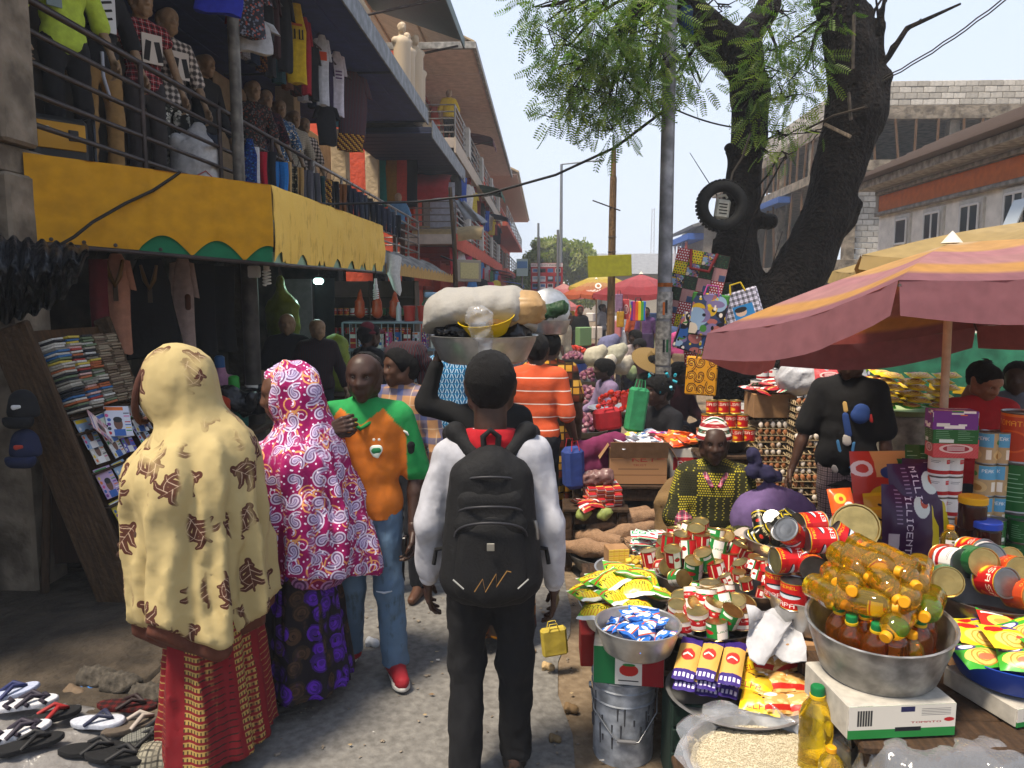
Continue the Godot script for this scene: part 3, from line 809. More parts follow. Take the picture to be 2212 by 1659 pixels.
					im.fill(hx("c89a5a"))
					for k in 60: disc(im,rf(0,127),rf(0,127),8,5,hx(["d8b070","b8823c","e0c088"][k % 3]))
					im.fill_rect(Rect2i(0,92,128,22),hx("b0281f")); disc(im,34,40,22,14,hx("e4dcd0"))
				elif nm == "wafer":
					im.fill(hx("a02228")); im.fill_rect(Rect2i(0,20,128,30),hx("d8d4cc")); im.fill_rect(Rect2i(0,80,128,12),hx("c9a050"))
				elif nm == "detergent":
					im.fill(hx("c8501c")); disc(im,64,60,40,30,hx("d87a2a")); disc(im,70,90,22,16,hx("c8b81c")); stroke(im,[Vector2(30,56),Vector2(60,40),Vector2(96,62)],5,5,hx("b81c1c"))
				else:
					for k in 8: im.fill_rect(Rect2i(int(rf(0,100)),int(rf(0,100)),int(rf(16,60)),int(rf(6,26))),hx(pal[rng.randi() % 10]))
		cells[nm] = n
		A.blit_rect(im,Rect2i(0,0,128,128),Vector2i((n % 8) * 128,(n / 8) * 128))
		n += 1
	tex("atlas",A)
func signs():
	var im := newim(512,512,"a83a40")
	im.fill_rect(Rect2i(0,0,512,66),hx("d8d0cc"))
	word(im,"HIS MAJESTY PHONES",12,20,4,hx("2c1c20"))
	rng.seed = 4
	for r in 3:
		for q in 4:
			var x := 24 + q * 122; var y := 96 + r * 136
			im.fill_rect(Rect2i(x,y,92,100 if r > 0 else 70),hx(["c9ccd0","30343c","5a80b0","e0dcd8"][(r * 3 + q) % 4]))
			im.fill_rect(Rect2i(x + 10,y + 10,72,50),hx(["3a6aa0","a0b8c8","20242a","8a9aa8"][(r + q * 2) % 4]))
	tex("phones",im)
var B := {}
func _ready():
	var e0 := eul(deg_to_rad(-6.62),0,0)
	cb = ry(deg_to_rad(2.48)) * e0
	var cam := Camera3D.new(); cam.name = "camera"; cam.transform = Transform3D(cb,Vector3(0,CAM_H,0)); cam.fov = 53.04; cam.far = 600.0; cam.near = .05
	add_child(cam); cam.current = true
	var env := Environment.new(); env.background_mode = Environment.BG_SKY; env.tonemap_mode = Environment.TONE_MAPPER_LINEAR; env.tonemap_exposure = 2.4
	var sm := ProceduralSkyMaterial.new()
	sm.sky_top_color = hx("93a0b8"); sm.sky_horizon_color = hx("a6adb6"); sm.sky_curve = .35
	sm.ground_bottom_color = hx("8a8074"); sm.ground_horizon_color = hx("cfcbc4"); sm.sun_angle_max = 4.0; sm.sun_curve = .1
	env.sky = Sky.new(); env.sky.sky_material = sm
	env.sdfgi_enabled = true; env.ssao_enabled = true; env.ssil_enabled = true
	env.fog_enabled = true; env.fog_density = .0022; env.fog_light_color = hx("dfe5ec")
	var we := WorldEnvironment.new(); we.name = "environment"; we.environment = env; add_child(we)
	var sun := DirectionalLight3D.new(); sun.name = "sun"; add_child(sun)
	sun.look_at_from_position(Vector3(-4.0,12,3.6),Vector3.ZERO)
	sun.light_energy = .95; sun.light_angular_distance = 12.0; sun.light_color = hx("fff1dc"); sun.shadow_enabled = true
	nz.noise_type = FastNoiseLite.TYPE_SIMPLEX_SMOOTH; nz.frequency = 1.0
	textures()
	mat_table()
	ground()
	left_building()
	coral_building()
	right_buildings()
	far_things()
	tree()
	print("setting ",Time.get_ticks_msec())
	clothes()
	print("clothes ",Time.get_ticks_msec())
	shop_goods()
	print("shop ",Time.get_ticks_msec())
	stalls()
	print("stalls ",Time.get_ticks_msec())
	people()
	print("people ",Time.get_ticks_msec())
func mat_table():
	B.rail = mat("4a3c38",.45,.3,"grime",1.0)
	B.steelrail = mat("8f8a85",.4,.6,"mottle",1.0)
	B.conc = mat("c8beb0",.95,0,"concrete",.5,"rough",.35)
	B.darkconc = mat("6a625a",.95,0,"concrete",.5,"rough",.7)
	B.wood = mat("ffffff",.85,0,"wood",1.3,"rough",.4)
	B.darkwood = mat("7a6654",.85,0,"wood",1.3,"rough",.4)
	B.navy = mat("323e78",.7,0,"mottle",.7)
	B.coral = mat("cc5438",.85,0,"mottle",.4,"rough",.25)
	B.cream = mat("c9b393",.9,0,"mottle",.5,"rough",.3)
	B.white = mat("cfcac2",.8,0,"mottle",.6)
	B.dark = mat("6b5a4a",.95,0,"mottle",.6)
	B.steel = mat("bdbcba",.36,.75,"mottle",2.5)
	B.gold = mat("c2a768",.3,.95,"mottle",3.0)
	B.tin = mat("8e8f90",.32,.95,"mottle",3.0)
	B.card = mat("a07a54",.9,0,"mottle",2.0)
	B.black = cloth("121214")
	B.blackbag = mat("15161a",.32,0,"mottle",2.0,"crinkle",.9)
	B.whitebag = mat("b4b4b8",.5,0,"mottle",2.0,"crinkle",.6)
	B.skin = mat("3e2a21",.48,0,"mottle",4.0,"rough",.12)
	B.skin2 = mat("4a3226",.48,0,"mottle",4.0,"rough",.12)
	B.skin3 = mat("5e4030",.5,0,"mottle",4.0,"rough",.12)
	B.hair = mat("0e0c0c",.95,0,"fine",8.0,"rough",1.0)
	B.manq = mat("9a7c5e",.5,0,"mottle",3.0)
	B.atlas = mat("ffffff",.38,0,"atlas")
	B.atlasm = mat("f2f2f2",.75,0,"atlas")
	B.atlasf = mat("ffffff",.3,0,"atlas",0.0,"wrinkle",.5)
	var cp := StandardMaterial3D.new(); cp.albedo_color = Color(.9,.92,.95,.22); cp.transparency = BaseMaterial3D.TRANSPARENCY_ALPHA; cp.roughness = .08; cp.normal_enabled = true; cp.normal_texture = T.crinkle; cp.uv1_triplanar = true; cp.uv1_scale = Vector3.ONE * 3.0
	B.clear = cp
	B.milky = cp.duplicate(); B.milky.albedo_color = Color(.78,.79,.81,.2)
func ground():
	var pm := PlaneMesh.new(); pm.size = Vector2(500,500)
	var gm := worldmat("e8e2da",.97,"dirt",.6,"rough",.35)
	struct("ground",pm,gm)
	var mb := MB.new(); var rs := [PackedVector3Array(),PackedVector3Array()]
	var prev := []
	for k in 240:
		var z := 4.0 - k * .35
		var row := []
		nz.seed = 21
		var l := -1.34 + .1 * nz.get_noise_1d(z * 1.3); var r := .12 + .16 * nz.get_noise_1d(z * .9 + 40.0) + .05 * nz.get_noise_1d(z * 5.0)
		for q in 9:
			var x := lerpf(l,r,q / 8.0)
			row.append(mb.add(Vector3(x,.012 + (.006 * nz.get_noise_2d(x * 2.0,z * 2.0) if q > 0 and q < 8 else -.004),z)))
		if prev.size() > 0:
			for q in 8: mb.quad(prev[q],prev[q + 1],row[q + 1],row[q])
		prev = row
	var am := worldmat("dedede",.93,"ground",.8,"rough",.35)
	struct("road",mb.mesh(),am)
	rng.seed = 31
	for k in 26:
		var d := -1.0 + k * 1.25
		var s := struct("drain_cover_slab",box(Vector3(.62,.07,1.23),.012),worldmat("a79d90",.95,"concrete",.6,"rough",.8),Vector3(-1.68 + rf(-.015,.015),.045 + rf(-.008,.008),-d),eul(rf(-.01,.01),rf(-.01,.01),0))
	for k in 13:
		struct("apron_slab",box(Vector3(1.6,.09,2.46),.015),worldmat("6e665c",.96,"concrete",.5,"rough",.8),Vector3(-2.82,.02 + rf(-.004,.004),1.0 - k * 2.5))
	for q in [[806,1388,"cfd2d6",.06,"white scrap of plastic lying near the red shoe"],[1185,1440,"b59a70",.05,"pale splinter of wood on the dirt beside the trousers"],[195,1492,"2a66a8",.08,"crumpled blue plastic wrapper by the dark stones"],[1235,1530,"8a6f4c",.05,"dry brown leaf on the dirt near the bucket"],[165,1500,"6b5a48",.09,"rough brown stone in front of the low cupboard"],[1150,1405,"8f7a60",.035,"small flake of bark left of the bucket"],[1200,1595,"7a6648",.04,"dry leaf at the lower edge beside the bucket"]]:
		var bl := [[Vector3(-.3,0,0) * q[3],Vector3(.4,0,.2) * q[3],q[3] * .5,q[3] * .3]]
		one("stone" if q[4].contains("stone") else "litter_scrap",q[4],"stone" if q[4].contains("stone") else "litter",blobm(bl,q[3] * .12,.02,q[3] * .2,Vector3.ONE * .9 / q[3]),mat(q[2],.8,0,"mottle",6.0),on_y(q[0],q[1],q[3] * .28 + .012))
	var mm := MultiMesh.new(); mm.transform_format = MultiMesh.TRANSFORM_3D; mm.mesh = blobm([[Vector3(-.3,0,0),Vector3(.3,.05,.1),.5,.4]],.22,.1,.15,Vector3.ONE * 1.4)
	mm.instance_count = 1500
	for k in 1500:
		var s := rf(.004,.013) * (1.0 if k % 9 else 1.8)
		var x := rf(-1.3,1.2); x = rf(.05,1.6) if k % 3 != 0 else x
		mm.set_instance_transform(k,Transform3D(eul(rf(0,6),rf(0,6),0).scaled(Vector3(s,s * .6,s)),Vector3(x,.014 + (.004 if x < .1 else -.01),-rf(2.0,9.0))))
	var lm := MB.new(); lm.flat([Vector3(-.5,.05,-.3),Vector3(.4,.0,-.5),Vector3(.5,.12,.3),Vector3(-.3,.02,.5)],Vector3.UP)
	var l2 := MultiMesh.new(); l2.transform_format = MultiMesh.TRANSFORM_3D; l2.use_colors = true; l2.mesh = lm.mesh(); l2.instance_count = 420
	var lc := [Color(.3,.22,.12),Color(.5,.48,.44),Color(.16,.1,.05),Color(.4,.3,.16),Color(.1,.16,.3),Color(.45,.12,.1)]
	for k in 420:
		var s := rf(.008,.03)
		l2.set_instance_transform(k,Transform3D(ry(rf(0,6)).scaled(Vector3(s,s * .8,s * rf(.4,1.0))),Vector3(rf(-3.0,1.4),.024,-rf(2.2,12.0))))
		l2.set_instance_color(k,lc[k % 6 if k % 7 == 0 else k % 4])
	var li := MultiMeshInstance3D.new(); li.name = "litter"; li.multimesh = l2; var lmm := StandardMaterial3D.new(); lmm.vertex_color_use_as_albedo = true; lmm.roughness = .9; li.material_override = lmm; li.set_meta("kind","stuff"); meta(li,"dry leaves and small scraps trodden into the lane","litter"); add_child(li)
	var gi := MultiMeshInstance3D.new(); gi.name = "grit"; gi.multimesh = mm; gi.material_override = mat("8d8172",.95,0,"mottle",9.0); gi.set_meta("kind","stuff"); meta(gi,"small stones and grit scattered over the lane","grit"); add_child(gi)
func wbox(t: Node3D,called: String,x0: float,x1: float,y0: float,y1: float,d0: float,d1: float,m: Material,b := .008) -> MeshInstance3D:
	return part(t,called,box(Vector3(absf(x1 - x0),absf(y1 - y0),absf(d1 - d0)),b),m,Vector3((x0 + x1) * .5,(y0 + y1) * .5,-(d0 + d1) * .5) - t.position)
func railing(t: Node3D,x: float,y: float,d0: float,d1: float,step: float,m: Material,n := 5,h := 1.03,r := .02,pname := "rail"):
	for k in n: part(t,pname,bar(Vector3.ZERO,Vector3(0,0,-(d1 - d0)),r if k < n - 1 else r * 1.3),m,Vector3(x,y + h * (k + 1) / n,-d0) - t.position)
	var d := d0
	while d <= d1 + .01:
		part(t,"rail_post",bar(Vector3.ZERO,Vector3(0,h,0),r * 1.25),m,Vector3(x + r * .4,y,-d) - t.position); d += step
func canvas(rows: Array,th := .012) -> ArrayMesh:
	var mb := MB.new(); mb.rows(rows,false)
	var c: Vector3 = Vector3.ZERO
	var f: Vector3 = (rows[1][0] - rows[0][0]).cross(rows[0][1] - rows[0][0]).normalized() * th
	var back := []
	for r in rows:
		var q := PackedVector3Array()
		for p in r: q.append(p + f)
		q.reverse(); back.append(q)
	mb.rows(back,false)
	return mb.mesh()
func left_building():
	var t := thing("shop_building","long two storey shop building with railed balcony on the left of the lane","building",Vector3(-3.5,0,-5))
	wbox(t,"balcony_slab",-6.6,-3.42,2.80,2.97,3.4,21.6,B.conc)
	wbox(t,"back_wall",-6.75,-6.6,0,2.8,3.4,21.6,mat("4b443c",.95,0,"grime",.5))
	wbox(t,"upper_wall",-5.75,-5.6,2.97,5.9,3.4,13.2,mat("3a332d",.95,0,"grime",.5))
	wbox(t,"upper_wall",-5.75,-5.6,2.97,5.9,13.22,21.6,B.cream)
	for d in [8.2,13.2,17.6]: wbox(t,"partition_wall",-6.6,-4.6,0,2.8,d,d + .15,mat("5a5148",.95,0,"grime",.6))
	wbox(t,"end_wall",-6.6,-3.4,0,6.0,3.25,3.4,B.darkconc)
	wbox(t,"pillar",-3.72,-3.36,0,2.79,4.78,5.12,B.conc,.02); wbox(t,"pillar",-3.72,-3.36,2.98,5.76,4.78,5.12,B.conc,.02)
	for d in [9.4,13.6,17.6,21.2]: wbox(t,"pillar",-3.95,-3.65,0,2.79,d,d + .3,B.darkconc,.015)
	for d in [14.2,17.8,21.2]: wbox(t,"pillar",-4.9,-4.55,2.98,5.76,d,d + .35,B.cream,.015)
	wbox(t,"shutter_box",-5.59,-5.1,4.85,5.15,14.6,17.4,mat("6c6458",.7,.2,"mottle",1.0))
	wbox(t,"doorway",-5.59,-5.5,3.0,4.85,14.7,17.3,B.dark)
	railing(t,-3.5,2.97,5.14,11.6,1.6,B.rail); railing(t,-3.5,2.97,11.7,21.4,1.6,B.steelrail)
	for k in 5: part(t,"rail",bar(Vector3.ZERO,Vector3(-1.9,0,0),.02),B.steelrail,Vector3(-3.5,2.97 + 1.03 * (k + 1) / 5,-21.4) - t.position)
	part(t,"pipe_post",tubem([Vector3(0,2.97,0),Vector3(0,5.0,0),Vector3(0,5.02,0),Vector3(0,5.76,0)],[.062,.062,.05,.05],14),mat("8b857c",.55,.2,"grime",1.0),Vector3(-3.36,0,-8.5) - t.position)
	var pp := part(t,"pipe_post",tubem([Vector3.ZERO,Vector3(0,.95,0),Vector3(0,.96,0),Vector3(0,2.8,0)],[.10,.10,.075,.075],14),mat("56504a",.6,.3,"grime",1.0),Vector3(-2.75,.06,-7.1) - t.position)
	part(pp,"paper_band",lath([Vector2(.0775,1.06),Vector2(.0775,1.12)],14),mat("c9c4ba",.8))
	part(t,"awning_beam",beam(Vector3(-2.75,2.84,-7.1),Vector3(-3.5,2.84,-7.1),.06,.06),B.rail,-t.position)
	for k in 8: wbox(t,"soffit_panel",-5.58 + k * .372,-5.58 + k * .372 + .362,5.77 + (k % 2) * .006,5.81,3.4,17.2,B.navy,.004)
	for d in [6.0,9.6,13.4,17.1]: wbox(t,"soffit_batten",-5.5,-2.62,5.735,5.765,d,d + .05,mat("2a3048",.7))
	wbox(t,"fascia",-2.60,-2.57,5.70,6.02,3.4,17.25,mat("8f9296",.55,.35,"grime",.8,"rough",.2))
	wbox(t,"roof_deck",-5.6,-2.61,5.82,5.98,3.4,17.2,B.darkconc)
	for k in 16: wbox(t,"soffit_board",-4.6,-2.62,5.66,5.685,17.9 + k * .44,17.9 + k * .44 + .40,mat("232c52",.7,0,"mottle",.7),.003)
	wbox(t,"roof_deck",-4.6,-2.61,5.69,5.8,17.9,25.0,mat("1a2038",.8))
	wbox(t,"fascia",-2.60,-2.57,5.55,5.95,17.9,25.0,mat("8b8d92",.55,.35,"grime",.8,"rough",.2))
	wbox(t,"cross_beam",-5.0,-3.1,5.78,6.7,21.62,21.9,B.cream)
	for k in 3: wbox(t,"trim_bar",-5.0,-3.1,5.98 + k * .2,6.03 + k * .2,21.59,21.62,mat("5a3826",.8))
	wbox(t,"upper_storey_wall",-4.9,-4.75,5.99,9.6,10.0,21.6,B.cream)
	wbox(t,"upper_ledge",-4.75,-3.0,5.99,6.1,9.0,21.6,B.darkconc)
	for q in [[-3.5,.02],[-3.62,-.01]]: part(t,"loose_cable",tubem(sag(Vector3(q[0],5.7,-4.775 + q[1] * .3),Vector3(q[0] - .05,2.9,-4.76),0.0,14,.025),.007,5),mat("3c3530",.8),-t.position)
	var aw := thing("canvas_awning","sun faded yellow canvas awning with ragged green scalloped lower edge","awning",Vector3(-2.09,2.25,-5.9))
	var ym := mat("c48c0a",.85,0,"mottle",1.2,"wrinkle",.5); var ym2 := mat("e6c05c",.85,0,"sheetstain",.7,"wrinkle",.5)  # side panel paler: faded cloth, with open-sky brightness also put into its colour
	var P0 := Vector3(-3.40,2.94,-5.0); var P1 := Vector3(-2.09,2.85,-5.9); var Q0 := Vector3(-3.40,2.36,-5.0); var Q1 := Vector3(-2.09,2.25,-5.9); var P2 := Vector3(-2.09,2.90,-10.0); var Q2 := Vector3(-2.09,2.30,-10.0)
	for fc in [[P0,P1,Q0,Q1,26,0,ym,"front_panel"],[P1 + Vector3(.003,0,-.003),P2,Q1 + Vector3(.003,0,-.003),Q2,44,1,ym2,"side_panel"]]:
		var rs := []; var gr := []
		nz.seed = 60 + fc[5]
		for r in 9:
			var row := PackedVector3Array()
			for k in fc[4] * 3 + 1:
				var u: float = k / float(fc[4] * 3)
				var lowv := 1.0
				if fc[5] == 0: lowv = .99 - (.22 * absf(sin(u * 13.5 + .9)) if u > .42 else .02 * sin(u * 20))
				else: lowv = .97 - (.14 * maxf(0,sin(u * 46.0)) * (1.0 if nz.get_noise_1d(u * 9.0) > -.25 else .1))
				var v := r / 8.0 * lowv
				var p: Vector3 = (fc[0] as Vector3).lerp(fc[1],u).lerp((fc[2] as Vector3).lerp(fc[3],u),v)
				var out := Vector3(.55,0,.83) if fc[5] == 0 else Vector3.RIGHT
				row.append(p + out * (.02 * nz.get_noise_2d(u * 6.0,v * 1.5) + .012 * sin(v * PI)))
			rs.append(row)
		rs.reverse()
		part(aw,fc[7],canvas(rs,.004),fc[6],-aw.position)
		var g0 := []
		for r in 3:
			var row := PackedVector3Array()
			for k in fc[4] * 2 + 1:
				var u: float = k / float(fc[4] * 2)
				if fc[5] == 0: u = .40 + u * .6
				var v := (.76 if fc[5] == 0 else .84) + r * (.12 if fc[5] == 0 else .08)
				var out := Vector3(.55,0,.83) if fc[5] == 0 else Vector3.RIGHT
				row.append((fc[0] as Vector3).lerp(fc[1],u).lerp((fc[2] as Vector3).lerp(fc[3],u),v) - out * .012)
			g0.append(row)
		g0.reverse()
		part(aw,"green_lining",canvas(g0,.003),mat("116b45" if fc[5] == 0 else "8fae98",.85,0,"mottle" if fc[5] == 0 else "sheetstain",1.5),-aw.position)
	var top := []
	for k in 7:
		top.append(PackedVector3Array([P0.lerp(Vector3(-3.40,2.95,-10),k / 6.0),P1.lerp(P2,k / 6.0)]))
	part(aw,"top_sheet",canvas(top,.004),ym,-aw.position)
	part(aw,"frame_pipe",tubem([Q0,Q1,Q2],.018),B.rail,-aw.position)
	for q in [.08,.2,.32,.5]: part(aw,"rivet",lath([Vector2(0,.006),Vector2(.012,.004),Vector2(.014,0)],8),B.rail,Q0.lerp(Q1,q) + Vector3(.008,.035,.014) - aw.position,eul(PI / 2,.58,0))
	one("power_cable","black cable slung slantwise across the yellow awning front","cable",tubem([on_d(390,372,5.55),on_d(330,412,5.4),on_d(270,440,5.3),on_d(200,480,5.12),on_d(160,512,5.05),on_d(128,530,5.0)],.011,6),mat("16120f",.6))
	var a2 := thing("canvas_awning","grey weathered canvas awning with scalloped cream lower band beyond the yellow one","awning",Vector3(-2.1,2.3,-10.1))
	var rs2 := []
	for r in 10:
		var row := PackedVector3Array()
		for k in 57:
			var u := k / 56.0; var v := r / 9.0
			var d := lerpf(10.05,17.6,u)
			row.append(Vector3(-2.1 - .55 * pow(1.0 - v,2.2) + .03 * sin(u * 62.0) * (1.0 - v * .6),lerpf(2.72,2.30,v) + (.05 * (1.0 - v)) * sin(u * 31.0),-d))
		rs2.append(row)
	rs2.reverse()
	part(a2,"canvas",canvas(rs2,.006),mat("9d978e",.9,0,"grime",.9,"wrinkle",.8),-a2.position)
	var rs3 := []
	for r in 3:
		var row := PackedVector3Array()
		for k in 113:
			var u := k / 112.0
			row.append(Vector3(-2.086,2.29 + r * .06 + (.07 * absf(sin(u * 60.0)) if r == 2 else 0.0),-lerpf(10.1,17.6,u)))
		rs3.append(row)
	part(a2,"scalloped_band",canvas(rs3,.003),mat("b8924e",.9,0,"mottle",1.0),-a2.position)
	one("plastic_sheet","torn translucent white plastic sheet hanging at the end of the yellow awning","plastic sheet",canvas([PackedVector3Array([on_d(835,545,10.2),on_d(842,548,10.15),on_d(862,552,10.2),on_d(868,556,10.3)]),PackedVector3Array([on_d(836,590,10.1),on_d(846,592,10.0),on_d(858,596,10.1),on_d(864,592,10.2)]),PackedVector3Array([on_d(850,625,10.15),on_d(856,632,10.1),on_d(864,640,10.12),on_d(868,628,10.2)])],.003),mat("c8c6c0",.5,0,"mottle",3.0,"crinkle",.5))
	var gc := thing("metal_canopy","dark green corrugated metal canopy high above the blue soffit","canopy",Vector3(-2.2,8.4,-17.3))
	for k in 9:
		var d := 17.3 + k * .43
		part(gc,"sheet",beam(Vector3(-2.2,8.52 + k * .02,-d - .21),Vector3(-4.6,9.35 + k * .02,-d - .21),.42,.03),mat("24483a",.5,.3,"mottle",.8),-gc.position)
	part(gc,"fascia",beam(Vector3(-2.19,8.45,-17.3),Vector3(-2.19,8.62,-21.2),.04,.26),mat("35574a",.5,.3,"grime",1.0),-gc.position)
	part(gc,"end_flashing",beam(Vector3(-2.2,8.56,-17.27),Vector3(-4.6,9.42,-17.27),.05,.16),mat("14613c",.4,.3,"mottle",.8),-gc.position)
	for d in [17.6,20.8]: part(gc,"bracket",bar(Vector3(-2.3,8.44,-d),Vector3(-4.7,8.0,-d),.03),B.rail,-gc.position)
func coral_building():
	var t := thing("shop_building","coral red three storey building with stacked balconies farther down the lane","building",Vector3(-4.2,0,-23))
	wbox(t,"wall",-4.4,-4.2,0,8.8,22.2,46,B.coral)
	wbox(t,"end_wall",-8,-4.4,0,8.8,22.2,22.5,B.coral)
	for y in [3.75,6.45]:
		wbox(t,"balcony_slab",-4.2,-2.62,y - .28,y,22.4,46,mat("c9b9aa",.9,0,"mottle",.5))
		wbox(t,"slab_fascia",-2.62,-2.56,y - .42,y + .02,22.4,46,B.coral if y < 5 else mat("c4b4a2",.9,0,"mottle",.5))
		railing(t,-2.62,y,22.6,45.5,2.3,B.steelrail,5,.95,.022)
		for k in 5: part(t,"rail",bar(Vector3.ZERO,Vector3(-1.5,0,0),.02),B.steelrail,Vector3(-2.62,y + .95 * (k + 1) / 5,-22.6) - t.position)
		for k in 10: wbox(t,"ceiling_beam",-4.19,-2.7,y - .5,y - .29,23.4 + k * 2.3,23.7 + k * 2.3,mat("a83a24",.85,0,"mottle",.5))
		for d in [25.6,31,36.5,42]: wbox(t,"balustrade_panel",-2.66,-2.5,y + .02,y + .95,d,d + .5,mat("c2bdb4",.8,0,"mottle",.5))
	for k in 7:
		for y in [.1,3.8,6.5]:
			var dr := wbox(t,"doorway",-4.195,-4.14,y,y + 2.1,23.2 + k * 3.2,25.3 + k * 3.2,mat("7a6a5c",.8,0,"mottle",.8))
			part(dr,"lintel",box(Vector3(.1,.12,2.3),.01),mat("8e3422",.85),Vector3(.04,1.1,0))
	for k in 5: wbox(t,"column",-4.13,-3.85,0,8.7,22.7 + k * 5.6,23.0 + k * 5.6,mat("c24a30",.85,0,"mottle",.5))
	for k in 9: wbox(t,"soffit_board",-4.19,-2.0,8.76,8.79,22.0 + k * 2.55,24.5 + k * 2.55,mat("e0c8bc",.85,0,"mottle",.5),.004)
	wbox(t,"gutter",-2.02,-1.92,8.68,8.86,21.9,45.2,mat("b9b4ac",.6,0,"grime",1.0))
	wbox(t,"gutter",-8,-1.92,8.68,8.86,21.78,21.9,mat("b9b4ac",.6,0,"grime",1.0))
	var rm := mat("b59f7c",.55,.2,"mottle",.4)
	for k in 12:
		var d0 := 21.9 + k * 1.94
		part(t,"roof_sheet",beam(Vector3(-1.98,8.9,-d0 - .97),Vector3(-6.2,10.9,-d0 - .97),1.93,.05),rm,-t.position)
	for k in 3: part(t,"roof_rib",beam(Vector3(-2.2 - k * 1.5,8.98 + k * .7,-21.95),Vector3(-2.2 - k * 1.5,8.98 + k * .7,-45),.06,.05),rm,-t.position)
	var t2 := thing("shop_building","smaller coral block with pale gable beyond the three storey coral building","building",Vector3(-3.4,0,-47))
	wbox(t2,"wall",-4.4,-3.6,0,9.0,46.6,78,B.coral)
	for y in [3.6,6.4]:
		wbox(t2,"balcony_slab",-3.6,-2.3,y - .3,y,46.6,76,mat("b8553c",.9,0,"mottle",.5)); railing(t2,-2.35,y,46.8,75.0,3.5,B.steelrail,4,.9,.03)
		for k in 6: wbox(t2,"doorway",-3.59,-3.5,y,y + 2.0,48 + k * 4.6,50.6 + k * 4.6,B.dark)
	wbox(t2,"soffit",-3.6,-1.7,9.0,9.1,46.4,76,mat("c4a595",.85))
	part(t2,"roof",beam(Vector3(-1.6,9.15,-61),Vector3(-4.6,10.6,-61),30,.1),rm,-t2.position)
	for q in [["cream canvas awning sagging between the coral balconies","b39a6c",-3.9,-1.86,3.62,4.10,22.6,23.9],["small maroon awning with white scalloped trim on the upper coral balcony","5a1420",-2.9,-1.9,7.35,7.75,28,30],["dark green awning on the coral building's middle storey","14583c",-2.6,-1.7,5.75,6.15,29.5,32.5],["navy blue awning with yellow trim on the middle storey","1c2a5c",-2.6,-1.75,5.35,5.75,36,39],["maroon awning low on the far coral building","5c1622",-2.5,-1.5,2.75,3.15,34,37],["bright blue awning over the farthest shops","1f3f80",-2.2,-1.2,2.35,2.7,40,43],["red fabric awning hung below the blue boarded soffit","a8282c",-4.6,-2.75,4.75,5.55,22.1,23.2]]:
		var rs := []
		for r in 8:
			var row := PackedVector3Array()
			for k in 15:
				var u := k / 14.0; var v := r / 7.0
				var p: Vector3
				if q[7] - q[6] < 1.5: p = Vector3(lerpf(q[2],q[3],u),lerpf(q[5],q[4],pow(v,1.6)) - .05 * sin(u * PI) * v,-lerpf(q[7],q[6],minf(1.0,v * 1.6)))
				else: p = Vector3(lerpf(q[2],q[3],minf(1.0,v * 1.6)),lerpf(q[5],q[4],pow(v,1.6)),-lerpf(q[7],q[6],u))
				row.append(p + Vector3(0,.02 * sin(u * 17.0),0))
			rs.append(row)
		rs.reverse()
		var a := thing("fabric_awning",q[0],"awning",Vector3(q[2],q[4],-q[6]))
		part(a,"canvas",canvas(rs,.01),mat(q[1],.85,0,"mottle",.8,"wrinkle",.8),-a.position)
		part(a,"frame_bar",bar(Vector3(q[3],q[4] + .05,-q[6]),Vector3(q[2],q[5] - .1,-q[7]),.02),B.rail,-a.position)
func window_on_x(t: Node3D,x: float,y0: float,y1: float,d0: float,d1: float,panes: int,open := false):
	var w := wbox(t,"window",x - .03,x + .06,y0 - .12,y1 + .12,d0 - .12,d1 + .12,mat("cdc8be",.8,0,"mottle",.8))
	var hgt := y1 - y0; var wd := d1 - d0
	part(w,"glass",box(Vector3(.02,hgt,wd),.002),mat("3a444a",.12,.2),Vector3(-.056,0,0))
	for k in panes + 1: part(w,"frame",box(Vector3(.035,hgt,.05),.006),mat("d6d4d0",.5),Vector3(-.07,0,wd * (k / float(panes) - .5)))
	for k in 2: part(w,"frame",box(Vector3(.035,.05,wd),.006),mat("d6d4d0",.5),Vector3(-.068,hgt * (k - .5) if k == 0 or true else 0.0,0))
	if open:
		part(w,"open_sash",box(Vector3(.03,hgt * .8,wd * .48),.004),mat("b8c0c4",.12,.2),Vector3(-.24,-.06,wd * .22),eul(0,0,-.35))
